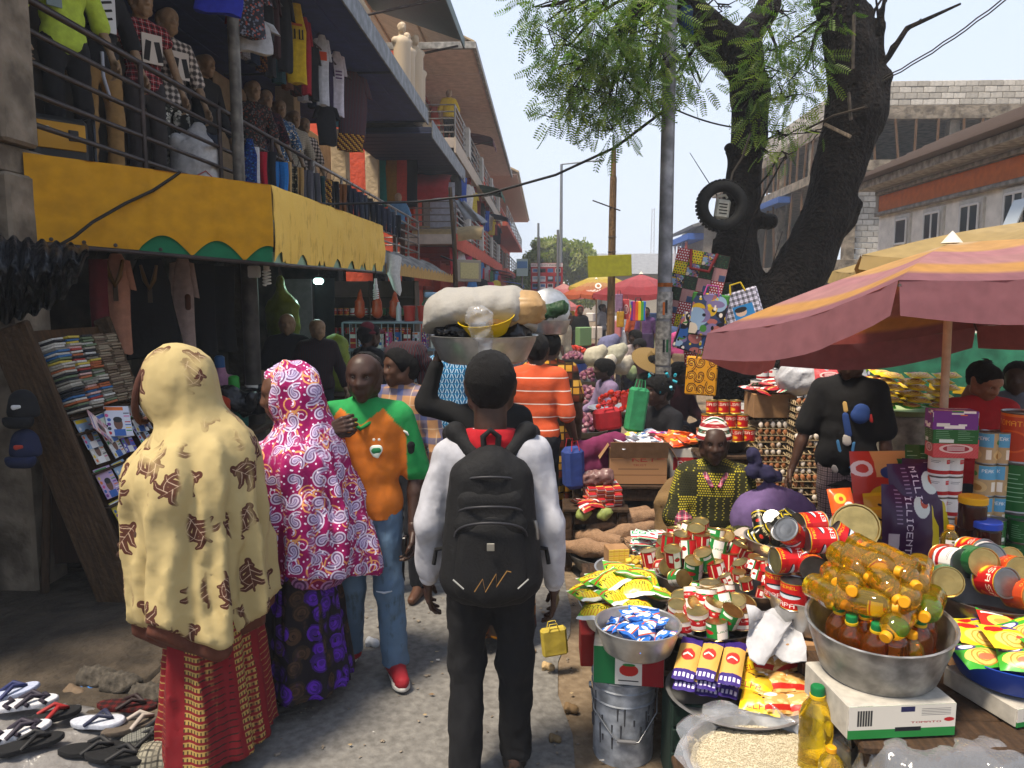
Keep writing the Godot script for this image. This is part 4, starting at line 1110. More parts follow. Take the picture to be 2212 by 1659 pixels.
func right_buildings():
	var t := thing("office_building","cream building with orange band and brown tiled roof behind the parasol","building",Vector3(9,0,-16))
	wbox(t,"wall",9,12,0,4.7,9,21.6,mat("f2ede2",.9,0,"mottle",.4,"rough",.1))
	wbox(t,"orange_band",8.93,9.0,4.22,4.64,9,21.5,mat("cc6a28",.8,0,"mottle",.6))
	for y in [4.11,4.66]: wbox(t,"moulding",8.86,9.0,y,y + .1,9,21.62,mat("a8a39c",.8,0,"grime",.8),.02)
	wbox(t,"corner_trim",8.9,9.02,4.2,4.66,21.5,21.63,mat("9a968f",.8))
	wbox(t,"eaves",8.45,9.6,4.82,5.0,8.8,22.0,mat("c4bfb6",.8,0,"grime",.8))
	wbox(t,"frieze",8.9,9.3,4.72,4.83,9,21.7,mat("a39a8c",.9))
	for k in 7: part(t,"roof_tile_course",beam(Vector3(8.4 + k * .42,5.06 + k * .19,-8.8),Vector3(8.4 + k * .42,5.06 + k * .19,-22.1),.46,.07),mat("6c5a50",.9,0,"fine",2.0,"rough",.5),-t.position)
	window_on_x(t,8.97,3.3,3.9,19.8,20.4,1); window_on_x(t,8.97,3.3,3.9,18.2,18.9,2); window_on_x(t,8.97,3.3,3.9,16.6,17.3,2); window_on_x(t,8.97,3.15,3.95,14.8,15.7,3,true); window_on_x(t,8.97,3.3,3.9,12.9,13.6,2)
	var c := thing("unfinished_building","unfinished grey concrete building with timber props and block parapet","building",Vector3(10.5,0,-28))
	var cm := mat("cdc6bb",.95,0,"concrete",.4,"rough",.4); var bm := [mat("b8b2a8",.95,0,"mottle",1.0,"rough",.5),mat("c6c0b6",.95,0,"mottle",1.0,"rough",.5),mat("aaa49a",.95,0,"mottle",1.0,"rough",.5)]
	for y in [2.9,6.3]:
		wbox(c,"floor_slab",10.3,30,y,y + .35,27.8,50,cm)
	wbox(c,"ring_beam",10.45,30,8.05,8.5,28,28.3,cm); wbox(c,"ring_beam",10.45,10.75,8.05,8.5,28.3,50,cm)
	wbox(c,"upper_slab",10.8,30,8.35,8.5,28.3,50,cm)
	for k in 6:
		for y in [0.0,3.25,6.65]: wbox(c,"column",10.6 + k * 3.4,10.95 + k * 3.4,y,y + (2.9 if y < 1 else 3.05 if y < 5 else 1.4),28.2,28.55,cm)
	for k in 5:
		for y in [0.0,3.25,6.65]: wbox(c,"column",10.55,10.9,y,y + (2.9 if y < 1 else 3.05 if y < 5 else 1.4),32 + k * 4.2,32.35 + k * 4.2,cm)
	rng.seed = 9
	for r in 4:
		for k in 46:
			part(c,"block",box(Vector3(.395,.19,.2),.012),bm[rng.randi() % 3],Vector3(10.7 + k * .41 + (.2 if r % 2 else 0.0),8.61 + r * .205,-28.12 + rf(-.008,.008)) - c.position)
		for k in 40:
			part(c,"block",box(Vector3(.2,.19,.395),.012),bm[rng.randi() % 3],Vector3(10.58 + rf(-.008,.008),8.61 + r * .205,-28.5 - k * .41 - (.2 if r % 2 else 0.0)) - c.position)
	for r in 12:
		for k in 9: part(c,"block",box(Vector3(.395,.19,.2),.012),bm[rng.randi() % 3],Vector3(11.1 + k * .41 + (.2 if r % 2 else 0.0),3.36 + r * .205,-28.6 + rf(-.01,.01)) - c.position)
	for k in 26: part(c,"timber_prop",beam(Vector3(10.7 + k * .72 + rf(-.12,.12),6.66,-27.98),Vector3(10.7 + k * .72 + rf(-.15,.15),8.04,-28.0),.07,.07),mat("a88a6c",.9,0,"wood",.8),-c.position)
	for k in 24: part(c,"timber_prop",beam(Vector3(10.38,6.66,-28.9 - k * .85 + rf(-.1,.1)),Vector3(10.42,8.04,-28.9 - k * .85 + rf(-.15,.15)),.07,.07),mat("a88a6c",.9,0,"wood",.8),-c.position)
	for k in 7: part(c,"timber_prop",beam(Vector3(10.3,3.3,-30.5 - k * 1.7),Vector3(10.3 + rf(-.2,.2),6.28,-30.5 - k * 1.7 + rf(-.5,.5)),.08,.08),mat("a88a6c",.9,0,"wood",.8),-c.position)
	wbox(c,"core_wall",16,30,0,8,38,38.3,mat("5a544c",.95,0,"concrete",.4)); wbox(c,"core_wall",13,13.3,0,2.9,30,48,cm)
	part(c,"stair_flight",beam(Vector3(12,3.3,-30),Vector3(17,6.3,-31),1.6,.3),cm,-c.position)
	for k in 4:
		var sh := wbox(c,"shop_shutter",10.52,10.6,.2,2.7,33 + k * 4.2,36 + k * 4.2,mat(["33445a","6a3030","2c4a7a","555049"][k],.7))
	for k in 2: wbox(c,"blue_fascia",9.9,10.5,2.62 + k * 3.3,2.88 + k * 3.3,34,48,mat("2a4f92",.6,0,"mottle",.6))
	var h := thing("warehouse","pale rendered gable with grey sheet roof behind the block parapet","building",Vector3(22,0,-42))
	wbox(h,"gable_wall",24.0,44,0,13.4,50.6,51,mat("b9b4a8",.9,0,"mottle",.3))
	part(h,"roof_edge",beam(Vector3(20.8,11.0,-50.4),Vector3(24.6,14.0,-50.4),2.0,.2),mat("7f858a",.6,.2),-h.position)
	part(h,"roof_edge",beam(Vector3(24.5,14.0,-50.4),Vector3(44,14.6,-50.4),2.0,.2),mat("7f858a",.6,.2),-h.position)
	for k in 5: part(h,"rafter",beam(Vector3(21.2 + k * .7,11.1 + k * .55,-50.3),Vector3(24.2,11.1 + k * .55,-50.3),.12,.1),mat("4a4238",.9),-h.position)
func far_things():
	var s := thing("market_block","far grey roofed shops with blue awnings left of the tree trunk","building",Vector3(10,0,-52))
	wbox(s,"wall",10,18,0,6.4,50,58,mat("a3978a",.9,0,"mottle",.4)); part(s,"roof",beam(Vector3(9.2,6.3,-54),Vector3(14,7.8,-54),9,.2),mat("6a6a6c",.7),-s.position)
	for k in 2: wbox(s,"blue_awning",9.0,10,3.2 + k * 2.3,3.6 + k * 2.3,50,57,mat("2c58a8",.7))
	for k in 5: wbox(s,"window",9.95,10.0,3.8,4.9,50.6 + k * 1.4,51.5 + k * 1.4,mat("2c3034",.3))
	rng.seed = 12
	for k in 9:
		wbox(s,"hung_cloth",9.1,9.2,1.9 + rf(0,.4) + 2.3 * (k % 2),3.15 + 2.3 * (k % 2),50.3 + k * .75,50.8 + k * .75,cloth(["c8c4cc","a83a3c","d0ccd4","5a6a90","c8a8b0"][k % 5]))
	var g := thing("hall","long low hall with grey sheet roof in the haze behind the parasols","building",Vector3(5,0,-62))
	wbox(g,"wall",4.4,16,0,3.6,62,70,mat("a8a298",.9)); part(g,"roof",beam(Vector3(10,3.6,-61.5),Vector3(10,5.4,-66),13,.12),mat("8c8d90",.6,.2,"mottle",.3),-g.position)
	var b := thing("billboard","red phone shop billboard with rows of handsets on two posts","billboard",on_d(1181,605,30))
	var bc := on_d(1181,605,30)
	part(b,"panel",box(Vector3(1.24,1.1,.06),.01),mat("8a2a30",.7),Vector3(0,.1,0))
	var qm := QuadMesh.new(); qm.size = Vector2(1.22,1.08)
	part(b,"print",qm,mat("e6dcdc",.7,0,"phones"),Vector3(0,.1,.035))
	for x in [-.3,.42]: part(b,"post",bar(Vector3(x,-bc.y,.09),Vector3(x,1.9 if x > 0 else 1.6,.09),.05,8),mat("77787a",.5,.4))
	var b2 := thing("signboard","pale signboard with blue picture beside the farthest coral block","sign",on_d(1128,578,34))
	part(b2,"panel",box(Vector3(.5,.75,.05),.01),mat("a8b8b0",.7)); part(b2,"print_band",box(Vector3(.44,.3,.01),.002),mat("5a80a8",.7),Vector3(0,.12,.03)); part(b2,"post",bar(Vector3(0,-b2.position.y,-.04),Vector3(0,.3,-.04),.04),B.steelrail)
	var sb := thing("signboard","cream shop signboard mounted at the end of the grey awning","sign",on_d(1012,585,17.8),.9)
	part(sb,"panel",box(Vector3(.8,.5,.06),.01),mat("8a8274",.7)); part(sb,"print",box(Vector3(.6,.36,.01),.002),mat("b8ad7a",.7,0,"mottle",3.0),Vector3(0,0,.035)); part(sb,"bracket",bar(Vector3(0,.1,-.03),Vector3(-.2,.35,-.7),.02),B.rail)
	var bo := on_d(985,640,16.5); var bt := on_d(972,405,16.5); one("bamboo_pole","crooked bamboo pole tied in front of the coral balconies","pole",tubem([Vector3(bo.x,0,bo.z),bo,bo.lerp(bt,.5) + Vector3(.03,0,0),bt],[.06,.055,.05,.04],8),mat("8a7a62",.85,0,"wood",1.0))
	for l in [["slender grey street lamp with long arm in front of the far tree",1213,355,1288,347,34,"street_lamp"],["thin grey pole rising in front of the far tree, left of the street lamp",1163,482,1163,482,40,"utility_pole"]]:
		var p := on_d(l[1],l[2],l[5]); var t := thing(l[6],l[0],"street lamp" if l[6] == "street_lamp" else "pole",Vector3(p.x,0,p.z))
		part(t,"pole",tubem([Vector3.ZERO,Vector3(0,p.y,0)],[.09,.055],8),mat("80858a",.5,.4))
		if l[6] == "street_lamp":
			var e := on_d(l[3],l[4],l[5]) - Vector3(p.x,0,p.z)
			part(t,"arm",bar(Vector3(0,p.y,0),e,.035),mat("80858a",.5,.4)); part(t,"lamp_head",box(Vector3(.5,.07,.16),.02),mat("70757a",.5),e + Vector3(.1,-.01,0),eul(0,0,.1))
	var wp := on_d(1320,620,13.5)
	var w := thing("wooden_pole","weathered wooden pole carrying a yellow green board above the parasols","pole",Vector3(wp.x,0,wp.z))
	var wt := on_d(1326,320,13.5) - w.position
	part(w,"pole",tubem([Vector3(0,0,0),Vector3(0,wp.y,0).lerp(wt,.5),wt - Vector3(0,.5,0),wt - Vector3(0,.45,0),wt],[.075,.062,.058,.045,.04],10),mat("d0b898",.9,0,"wood",1.0,"rough",.5))
	var bp := on_d(1316,575,13.4) - w.position
	part(w,"board",box(Vector3(.74,.36,.02),.004),mat("94921e",.8,0,"mottle",1.5),bp + Vector3(0,0,.1),eul(0,0,.04))
	for k in 3: part(w,"tie_wire",lath([Vector2(.07,-.006),Vector2(.076,0),Vector2(.07,.006)],10),B.rail,Vector3(wt.x * .6,wp.y + .35 + k * .25,0))
	part(w,"crossbar",bar(on_d(1280,433,13.45) - w.position,on_d(1340,455,13.45) - w.position,.012),B.rail)
	var mp := on_d(1408,600,120); var mt := on_d(1410,450,120)
	var ms := thing("lattice_mast","thin white lattice radio mast far away on the skyline","mast",Vector3(mp.x,0,mp.z))
	for x in [-.35,.35]: part(ms,"leg",bar(Vector3(x,0,0),Vector3(x * .5,mt.y,0),.05,4),mat("b0b2b4",.6))
	for k in 22: part(ms,"brace",bar(Vector3(-.35 + .008 * k,k * mt.y / 22.0,0),Vector3(.35 - .008 * k,(k + 1) * mt.y / 22.0,0),.03,4),mat("b0b2b4",.6))
	one("overhead_cable","sagging black cable from the shop balcony to the grey lamp pole","cable",tubem([on_d(430,425,6.0),on_d(560,436,7.5),on_d(720,441,9),on_d(900,436,9.5),on_d(1050,420,9.3),on_d(1200,378,8.8),on_d(1330,318,8.3),on_d(1400,265,8.05),on_d(1437,238,7.93)],.016,6),mat("1c1d1f",.6))
	one("overhead_cable","thin cable running from the lamp pole to the tree's left limb","cable",tubem(sag(on_d(1445,230,7.95),on_d(1590,276,8.7),.03,8),.009,5),mat("2a2a2a",.6))
	for k in 2: one("overhead_cable",["upper of two twisted wires from the right limb to the sky at right","lower of two twisted wires from the right limb to the sky at right"][k],"cable",tubem(sag(on_d(1905,170 + k * 6,8.4),on_d(2190,-22 + k * 8,7.5),.05,12,.006),.007,5),mat("2a2622",.6))
	var lp := on_d(1431,850,8.0); var lt := on_d(1449,-10,8.0)
	var l := thing("lamp_pole","tall grey steel lamp pole pasted with paper flyers in the middle of the market","pole",Vector3(lp.x,0,lp.z))
	var dirp := (lt - lp) / (lt.y - lp.y)
	var base := lp - dirp * lp.y - l.position
	part(l,"pole",tubem([base,base + dirp * 2.0,base + dirp * 2.02,base + dirp * 9.0],[.082,.078,.074,.05],18),mat("a8a8ac",.5,.3,"grime",.8))
	rng.seed = 8
	for q in [[1.3,1.75,.0823,"b0aaa0",-.3],[1.78,2.05,.081,"bfbab2",.15],[1.0,1.28,.083,"a8a39a",.2],[2.1,2.14,.077,"b8641c",0.0]]:
		var mb := MB.new(); var rs := []
		for r in 4:
			var row := PackedVector3Array()
			for k in 11:
				var a: float = q[4] + (k / 10.0 - .5) * 2.5
				row.append(base + dirp * lerpf(q[0],q[1],r / 3.0) + Vector3(sin(a),0,cos(a)) * (q[2] + .002 + rf(0,.002)))
			rs.append(row)
		mb.rows(rs,false); part(l,"flyer",mb.mesh(),mat(q[3],.85,0,"grime",3.0))
	for q in [["15181c",-.12,1.5],["1c5a34",.3,1.5],["b05a1c",-.2,1.88],["2a2a2a",.1,1.9]]:
		part(l,"flyer_picture",box(Vector3(.022,.13,.006),.001),mat(q[0],.6),base + dirp * q[2] + Vector3(sin(q[1]),0,cos(q[1])) * .086,ry(q[1]))
	part(l,"cable_tie",tubem([base + dirp * 4.2 + Vector3(-.12,-.03,.05),base + dirp * 4.28 + Vector3(0,0,.075),base + dirp * 4.33 + Vector3(.07,.02,.04)],[.03,.035,.03],7),mat("1c1a1a",.7))
func tree():
	var t := thing("neem_tree","old dark barked tree forking into two thick limbs behind the stalls","tree",on_d(1625,900,9.0) * Vector3(1,0,1))
	var o := t.position
	var L := func(px,py,d): return on_d(px,py,d) - o
	var bb := [[1630,960,9,1635,800,9,.55,.42],[1635,800,9,1640,690,9,.42,.34],[1615,720,9,1588,540,9,.27,.23],[1588,540,9,1600,420,9,.22,.19],[1600,420,9,1620,300,9,.19,.18],[1620,300,9,1622,200,9,.2,.2],[1622,200,9,1600,120,8.9,.2,.21],[1600,120,8.9,1545,85,8.8,.21,.2],[1545,85,8.8,1492,20,8.6,.2,.15],[1492,20,8.6,1460,-60,8.4,.15,.12],[1590,110,8.9,1660,20,9.2,.17,.12],[1660,20,9.2,1690,-120,9.5,.12,.1],
		[1665,690,9,1735,575,8.9,.3,.29],[1735,575,8.9,1785,470,8.8,.28,.26],[1785,470,8.8,1812,360,8.7,.25,.26],[1815,360,8.7,1850,240,8.6,.26,.3],[1850,240,8.6,1838,110,8.5,.27,.24],[1838,110,8.5,1800,-40,8.4,.24,.22],[1800,-40,8.4,1790,-260,8.2,.24,.18],[1870,230,8.6,1905,165,8.5,.16,.1],[1905,165,8.5,1900,60,8.45,.05,.035],[1900,60,8.45,1915,-20,8.4,.035,.03],[1860,110,8.5,1870,30,8.45,.09,.07],[1660,480,9,1640,470,8.9,.1,.07],[1830,470,8.8,1845,440,8.7,.12,.08],[1585,330,9,1575,320,8.9,.07,.05]]
	var bones := []
	for b in bb: bones.append([L.call(b[0],b[1],b[2]),L.call(b[3],b[4],b[5]),b[6],b[7]])
	var bk := mat("776a5e",.95,0,"bark",1.4,"barkn",1.6)
	part(t,"trunk",blobm(bones,.033,.08,.03,Vector3(5.5,1.6,5.5),[[Plane(Vector3.DOWN,0.05)]]),bk)
	rng.seed = 15
	var tw := []
	var hub := [[1470,-40,8.4],[1500,30,8.6],[1640,60,9.1],[1690,-120,9.5],[1800,-200,8.3],[1795,-60,8.4],[1850,30,8.5],[1600,330,9],[1620,420,8.9]]
	var cl := []
	for q in [[1170,15,7.4,.35,60],[1225,30,7.5,.5,130],[1290,30,7.6,.6,210],[1350,30,7.7,.6,210],[1400,40,7.9,.5,150],[1230,100,7.5,.4,130],[1290,110,7.6,.5,210],[1350,110,7.7,.5,210],[1410,110,7.9,.45,150],[1225,170,7.5,.38,120],[1285,180,7.6,.42,170],[1345,180,7.7,.42,150],[1400,170,7.9,.4,110],[1245,215,7.5,.3,70],[1205,240,7.5,.24,40],[1310,230,7.6,.33,80],[1335,275,7.7,.28,60],[1385,220,7.9,.28,50],[1460,160,8.3,.38,90],[1500,170,8.5,.3,60],[1480,90,8.4,.35,70],[1560,20,8.6,.3,40],
		[1680,110,8.5,.42,130],[1720,80,8.5,.45,140],[1740,150,8.4,.38,120],[1660,170,8.5,.36,110],[1700,210,8.4,.34,90],[1690,30,8.6,.5,120],[1640,200,8.6,.26,45],[1690,280,8.4,.26,45],[1640,290,8.6,.2,25],[1770,285,8.3,.14,9],[1660,330,8.5,.16,14],[1700,340,8.4,.12,8],[1630,250,8.6,.2,24],[1800,30,8.1,.2,22]]: cl.append([on_d(q[0],q[1],q[2]) - o,q[3],q[4]])
	for q in [[.5,7.2,7.6],[.3,6.8,8.2],[1.2,7.2,7.6],[1.9,7.6,8.0],[.9,7.8,9.0],[2.4,8.0,8.8],[3.2,7.9,8.0],[2.8,8.4,9.6],[-.4,6.9,7.6]]: cl.append([Vector3(q[0],q[1],-q[2]) - o,.85,170])
	for c in cl: c[2] = int(c[2] * .6)
	var total := 0
	for c in cl: total += c[2]
	for c in cl:
		var best: Vector3 = Vector3.ZERO; var bd := 1e9
		for h in hub:
			var p: Vector3 = L.call(h[0],h[1],h[2])
			if p.distance_to(c[0]) < bd: bd = p.distance_to(c[0]); best = p
		var mid: Vector3 = best.lerp(c[0],.5) + Vector3(rf(-.15,.15),rf(0,.3),rf(-.15,.15))
		tw.append([best,mid,c[0],.035 if c[1] > .3 else .014])
		for k in 3: tw.append([mid.lerp(c[0],rf(.3,1.0)),c[0] + Vector3(rf(-.4,.4),rf(-.3,.3),rf(-.4,.4)) * c[1],c[0] + Vector3(rf(-1,1),rf(-.8,.6),rf(-1,1)) * c[1],.010])
	for q in [[1870,180,1960,60,2075,8,.04],[1880,120,1900,60,1890,-20,.025],[1905,165,1925,100,1990,40,.015],[1600,560,1650,420,1700,330,.018],[1610,430,1560,440,1490,330,.01],[1600,620,1660,600,1690,500,.012],[1880,100,1890,20,1930,-40,.02]]:
		tw.append([L.call(q[0],q[1],8.5),L.call(q[2],q[3],8.4),L.call(q[4],q[5],8.3),q[6]])
	var tm := MB.new()
	for w in tw: tm.tube([w[0],w[0].lerp(w[1],.5) + Vector3(rf(-.03,.03),rf(-.03,.03),0),w[1],w[1].lerp(w[2],.5),w[2]],[w[3],w[3] * .85,w[3] * .7,w[3] * .5,w[3] * .3],5,false)
	var tp := part(t,"branches",tm.mesh(),bk); tp.set_meta("kind","stuff")
	var lf := MB.new()
	for k in 7:
		for sd in [-1.0,1.0]:
			var y := .02 + k * .03; var ln := .062 - absf(k - 3) * .005
			var p0 := Vector3(0,y,-.02 * y * y * 40); var ti := p0 + Vector3(sd * ln * .9,ln * .35,-.016); var m0 := p0.lerp(ti,.5)
			var a := lf.add(p0); var b := lf.add(m0 + Vector3(0,.011,.004)); var c := lf.add(ti); var d := lf.add(m0 - Vector3(0,.009,-.004))
			lf.tri(a,b,c); lf.tri(a,c,d)
	lf.tube([Vector3.ZERO,Vector3(0,.12,-.012),Vector3(0,.23,-.05)],.002,3,false)
	var mm := MultiMesh.new(); mm.transform_format = MultiMesh.TRANSFORM_3D; mm.use_colors = true; mm.mesh = lf.mesh(); mm.instance_count = total
	var n := 0
	for c in cl:
		for k in c[2]:
			var d := Vector3(rf(-1,1),rf(-1,1),rf(-1,1))
			while d.length() > 1.0: d = Vector3(rf(-1,1),rf(-1,1),rf(-1,1))
			var p: Vector3 = c[0] + d * c[1] * (.75 + .4 * randf_n(k))
			var out := (d + Vector3(0,-.45,0)).normalized()
			var bs := Basis(Quaternion(Vector3.UP,out)) * ry(rf(0,TAU))
			mm.set_instance_transform(n,Transform3D(bs.scaled(Vector3.ONE * rf(.6,.95)),p))
			var y := rf(0,1)
			mm.set_instance_color(n,Color(.085,.17,.022).lerp(Color(.25,.31,.035),y * y) * rf(.8,1.2))
			n += 1
	var gi := MultiMeshInstance3D.new(); gi.name = "crown"; gi.multimesh = mm
	var lm := StandardMaterial3D.new(); lm.vertex_color_use_as_albedo = true; lm.roughness = .5; lm.backlight_enabled = true; lm.backlight = Color(.85,1.0,.3); lm.cull_mode = BaseMaterial3D.CULL_DISABLED
	gi.material_override = lm; gi.set_meta("kind","stuff"); t.add_child(gi,true)
	part(t,"rope_band",tubem([on_d(1868,232,8.15) - o,on_d(1800,250,8.2) - o,on_d(1740,280,8.5) - o],.012,5),mat("3c342c",.9))
	part(t,"nailed_lath",beam(on_d(1780,268,8.42) - o,on_d(1838,296,8.36) - o,.02,.035),B.wood)
	for q in [[1842,150,1845,30],[1838,260,1833,200]]: part(t,"bark_strip",beam(on_d(q[0],q[1],8.2) - o,on_d(q[2],q[3],8.2) - o,.05,.02),mat("6a6056",.95,0,"grime",2.0))
	var tp0 := on_d(1560,445,8.35)
	var ty := thing("tyre_swing","black car tyre hung on a rope against the tree trunk","tyre",tp0)
	var mb := MB.new(); var rs := []
	for k in 33:
		var a := TAU * k / 32.0; var u := Vector3(cos(a),sin(a),0)
		var row := PackedVector3Array()
		for q in 17:
			var th := TAU * q / 16.0
			row.append(u * (.205 + .062 * cos(th) * (1.0 if cos(th) < 0 else 1.0)) + Vector3(0,0,.075 * sin(th)))
		rs.append(row)
	mb.rows(rs); part(ty,"tyre",mb.mesh(),mat("1e1d1c",.75,0,"grime",4.0,"rough",.6))
	for k in 40: part(ty,"tread_block",box(Vector3(.018,.03,.1),.004),mat("1a1918",.85),Vector3(cos(k * TAU / 40),sin(k * TAU / 40),0) * .266,Basis(Vector3.BACK,k * TAU / 40))
	part(ty,"rope",tubem([Vector3(.06,.2,.03),Vector3(.1,.35,0),Vector3(.2,.5,-.05),Vector3(.28,.75,-.05)],.012,5),mat("3a332c",.9))
	var jc := thing("jerrycan","white plastic jerrycan with black writing hanging inside the tyre","jerrycan",on_d(1560,448,8.38))
	part(jc,"can",box(Vector3(.15,.2,.09),.02),mat("b8b4a4",.5,0,"mottle",4.0),Vector3(0,-.02,0),eul(0,0,-.12)); part(jc,"handle",tubem([Vector3(-.05,.08,0),Vector3(-.05,.115,0),Vector3(.03,.125,0),Vector3(.05,.09,0)],.014,6),mat("b8b4a4",.5))
	for k in 4: part(jc,"writing",box(Vector3(.09 - .012 * (k % 2),.012,.004),.001),mat("20201c",.8),Vector3(.0,.03 - k * .032,.047),eul(0,0,-.12))
	one("blue_cloth","dark blue cloth caught on the limb beside the lamp pole","cloth",blobm([[Vector3(0,0,0),Vector3(.03,-.3,0),.05,.03],[Vector3(.08,.02,0),Vector3(.1,-.22,.02),.05,.02]],.02,.03,.02),cloth("1c3a5c"),on_d(1472,28,8.25))
	var ft := thing("shade_tree","round pale green tree far down the lane behind the billboard","tree",on_d(1205,640,62) * Vector3(1,0,1))
	part(ft,"trunk",tubem([Vector3.ZERO,Vector3(.1,2.5,0),Vector3(-.2,4.0,0)],[.4,.3,.2],8),bk)
	var m2 := MultiMesh.new(); m2.transform_format = MultiMesh.TRANSFORM_3D; m2.use_colors = true
	var l2 := MB.new()
	for k in 6:
		var a := k * 1.05; var p0 := Vector3(cos(a),.3 * sin(k * 2.0),sin(a)) * .16
		var i0 := l2.add(p0 - Vector3(.05,.0,.08)); var i1 := l2.add(p0 + Vector3(.1,.06,0)); var i2 := l2.add(p0 + Vector3(.02,.0,.11)); var i3 := l2.add(p0 + Vector3(-.1,.05,.03))
		l2.tri(i0,i1,i2); l2.tri(i0,i2,i3)
	m2.mesh = l2.mesh(); m2.instance_count = 6200
	var lobes := []
	for k in 30: lobes.append([Vector3(rf(-3.6,3.4),rf(1.4,5.6),rf(-2,2)),rf(.7,1.4)])
	for k in 6200:
		var c: Array = lobes[k % 30]
		var d := Vector3(rf(-1,1),rf(-1,1),rf(-1,1)).normalized() * sqrt(rf(.15,1))
		var q: Vector3 = c[0]
		q.x *= 1.0 - maxf(0,q.y - 3.6) * .22
		m2.set_instance_transform(k,Transform3D(eul(rf(0,6),rf(0,6),rf(0,6)).scaled(Vector3.ONE * rf(.7,1.3)),q + d * c[1]))
		m2.set_instance_color(k,Color(.20,.25,.05).lerp(Color(.36,.37,.09),rf(0,1)) * rf(.8,1.15))
	var fi := MultiMeshInstance3D.new(); fi.name = "crown"; fi.multimesh = m2; fi.material_override = lm; fi.set_meta("kind","stuff"); ft.add_child(fi,true)
func randf_n(_k: int) -> float:
	return rng.randf()
func hang(kind: String,w: float,h: float,sd := 0) -> ArrayMesh:
	var mb := MB.new(); var n := 13
	var legs := [0.0] if kind != "pants" else [-.24,.24]
	for lg in legs:
		var rs := []
		for r in n:
			var v := r / float(n - 1)
			var hw := .5
			if kind == "tee": hw = .36 + .03 * sin(v * 3.0) if v < .8 else lerpf(.38,.16,pow((v - .8) / .2,1.5))
			elif kind == "tank": hw = .44 if v < .72 else lerpf(.44,.2,sqrt((v - .72) / .28))
			elif kind == "dress": hw = lerpf(.5,.3,v) if v < .75 else lerpf(.36,.2,(v - .75) / .25)
			elif kind == "pants": hw = lerpf(.2,.26,v)
			var row := PackedVector3Array()
			for k in 25:
				var a := TAU * k / 24.0
				var f := sin(a * 5.0 + sd * 1.7 + v * 1.5) * .5 + sin(a * 9.0 + sd + v * 3.0) * .3
				var rz := (.022 + .012 * f * (1.15 - v)) + .006
				row.append(Vector3(lg * w + cos(a) * hw * w * (1.0 + .03 * f) + .03 * w * sin(v * 5.0 + sd),-h * (1.0 - v) + .012 * sin(a * 3.0 + sd) * (1.0 - v),sin(a) * (rz + .02 * (1.0 - v))))
			rs.append(row)
		mb.rows(rs); mb.cap(rs[0],false); mb.cap(rs[-1],true)
	if kind == "tee":
		for s in [-1.0,1.0]:
			var rs := []
			for r in 6:
				var v := r / 5.0
				var c := Vector3(s * w * lerpf(.47,.30,v),-h * lerpf(.36,.06,v),0)
				rs.append(mb.ring(c,Vector3(1,-s * .25,0).normalized(),Vector3.BACK,w * lerpf(.11,.13,v),.02 + .008 * sin(r * 2.0 + sd),14))
			mb.rows(rs); mb.cap(rs[0],false)
	return mb.mesh()
func garment(px: float,y0: float,y1: float,x: float,wpx: float,kind: String,m: Material,label: String,turn := .7,group := "",called := ""):
	var p := on_x(px,y0,x); var q := on_x(px,y1,x)
	var w := 1.35 * wpx * absf(p.z) / F / maxf(.45,cos(turn))
	var nm: String = called if called != "" else {tee = "hanging_shirt",tank = "hanging_vest",dress = "hanging_dress",pants = "hanging_trousers",cloth = "hanging_cloth"}[kind]
	var o := thing(nm,label,{tee = "shirt",tank = "vest",dress = "dress",pants = "trousers",cloth = "cloth"}[kind],p,turn,group)
	part(o,"cloth",hang(kind,w,p.y - q.y,int(px)),m)
	part(o,"hanger",tubem([Vector3(-w * .25,-.01,0),Vector3(0,.05,0),Vector3(.0,.09,0),Vector3(.02,.11,0)],.005,4),B.rail)
	return o
func mannequin(label: String,at: Vector3,turn: float,o: Dictionary) -> Node3D:
	o.merge({called = "mannequin",cat = "mannequin",skin = B.manq,cell = .026,hcell = .01,g = .02,j = {wrL = Vector3(.3,.9,.06),wrR = Vector3(-.3,.9,.06),elL = Vector3(.28,1.12,-.03),elR = Vector3(-.28,1.12,-.03)}})
	return bystander(label,at,turn,o,"")
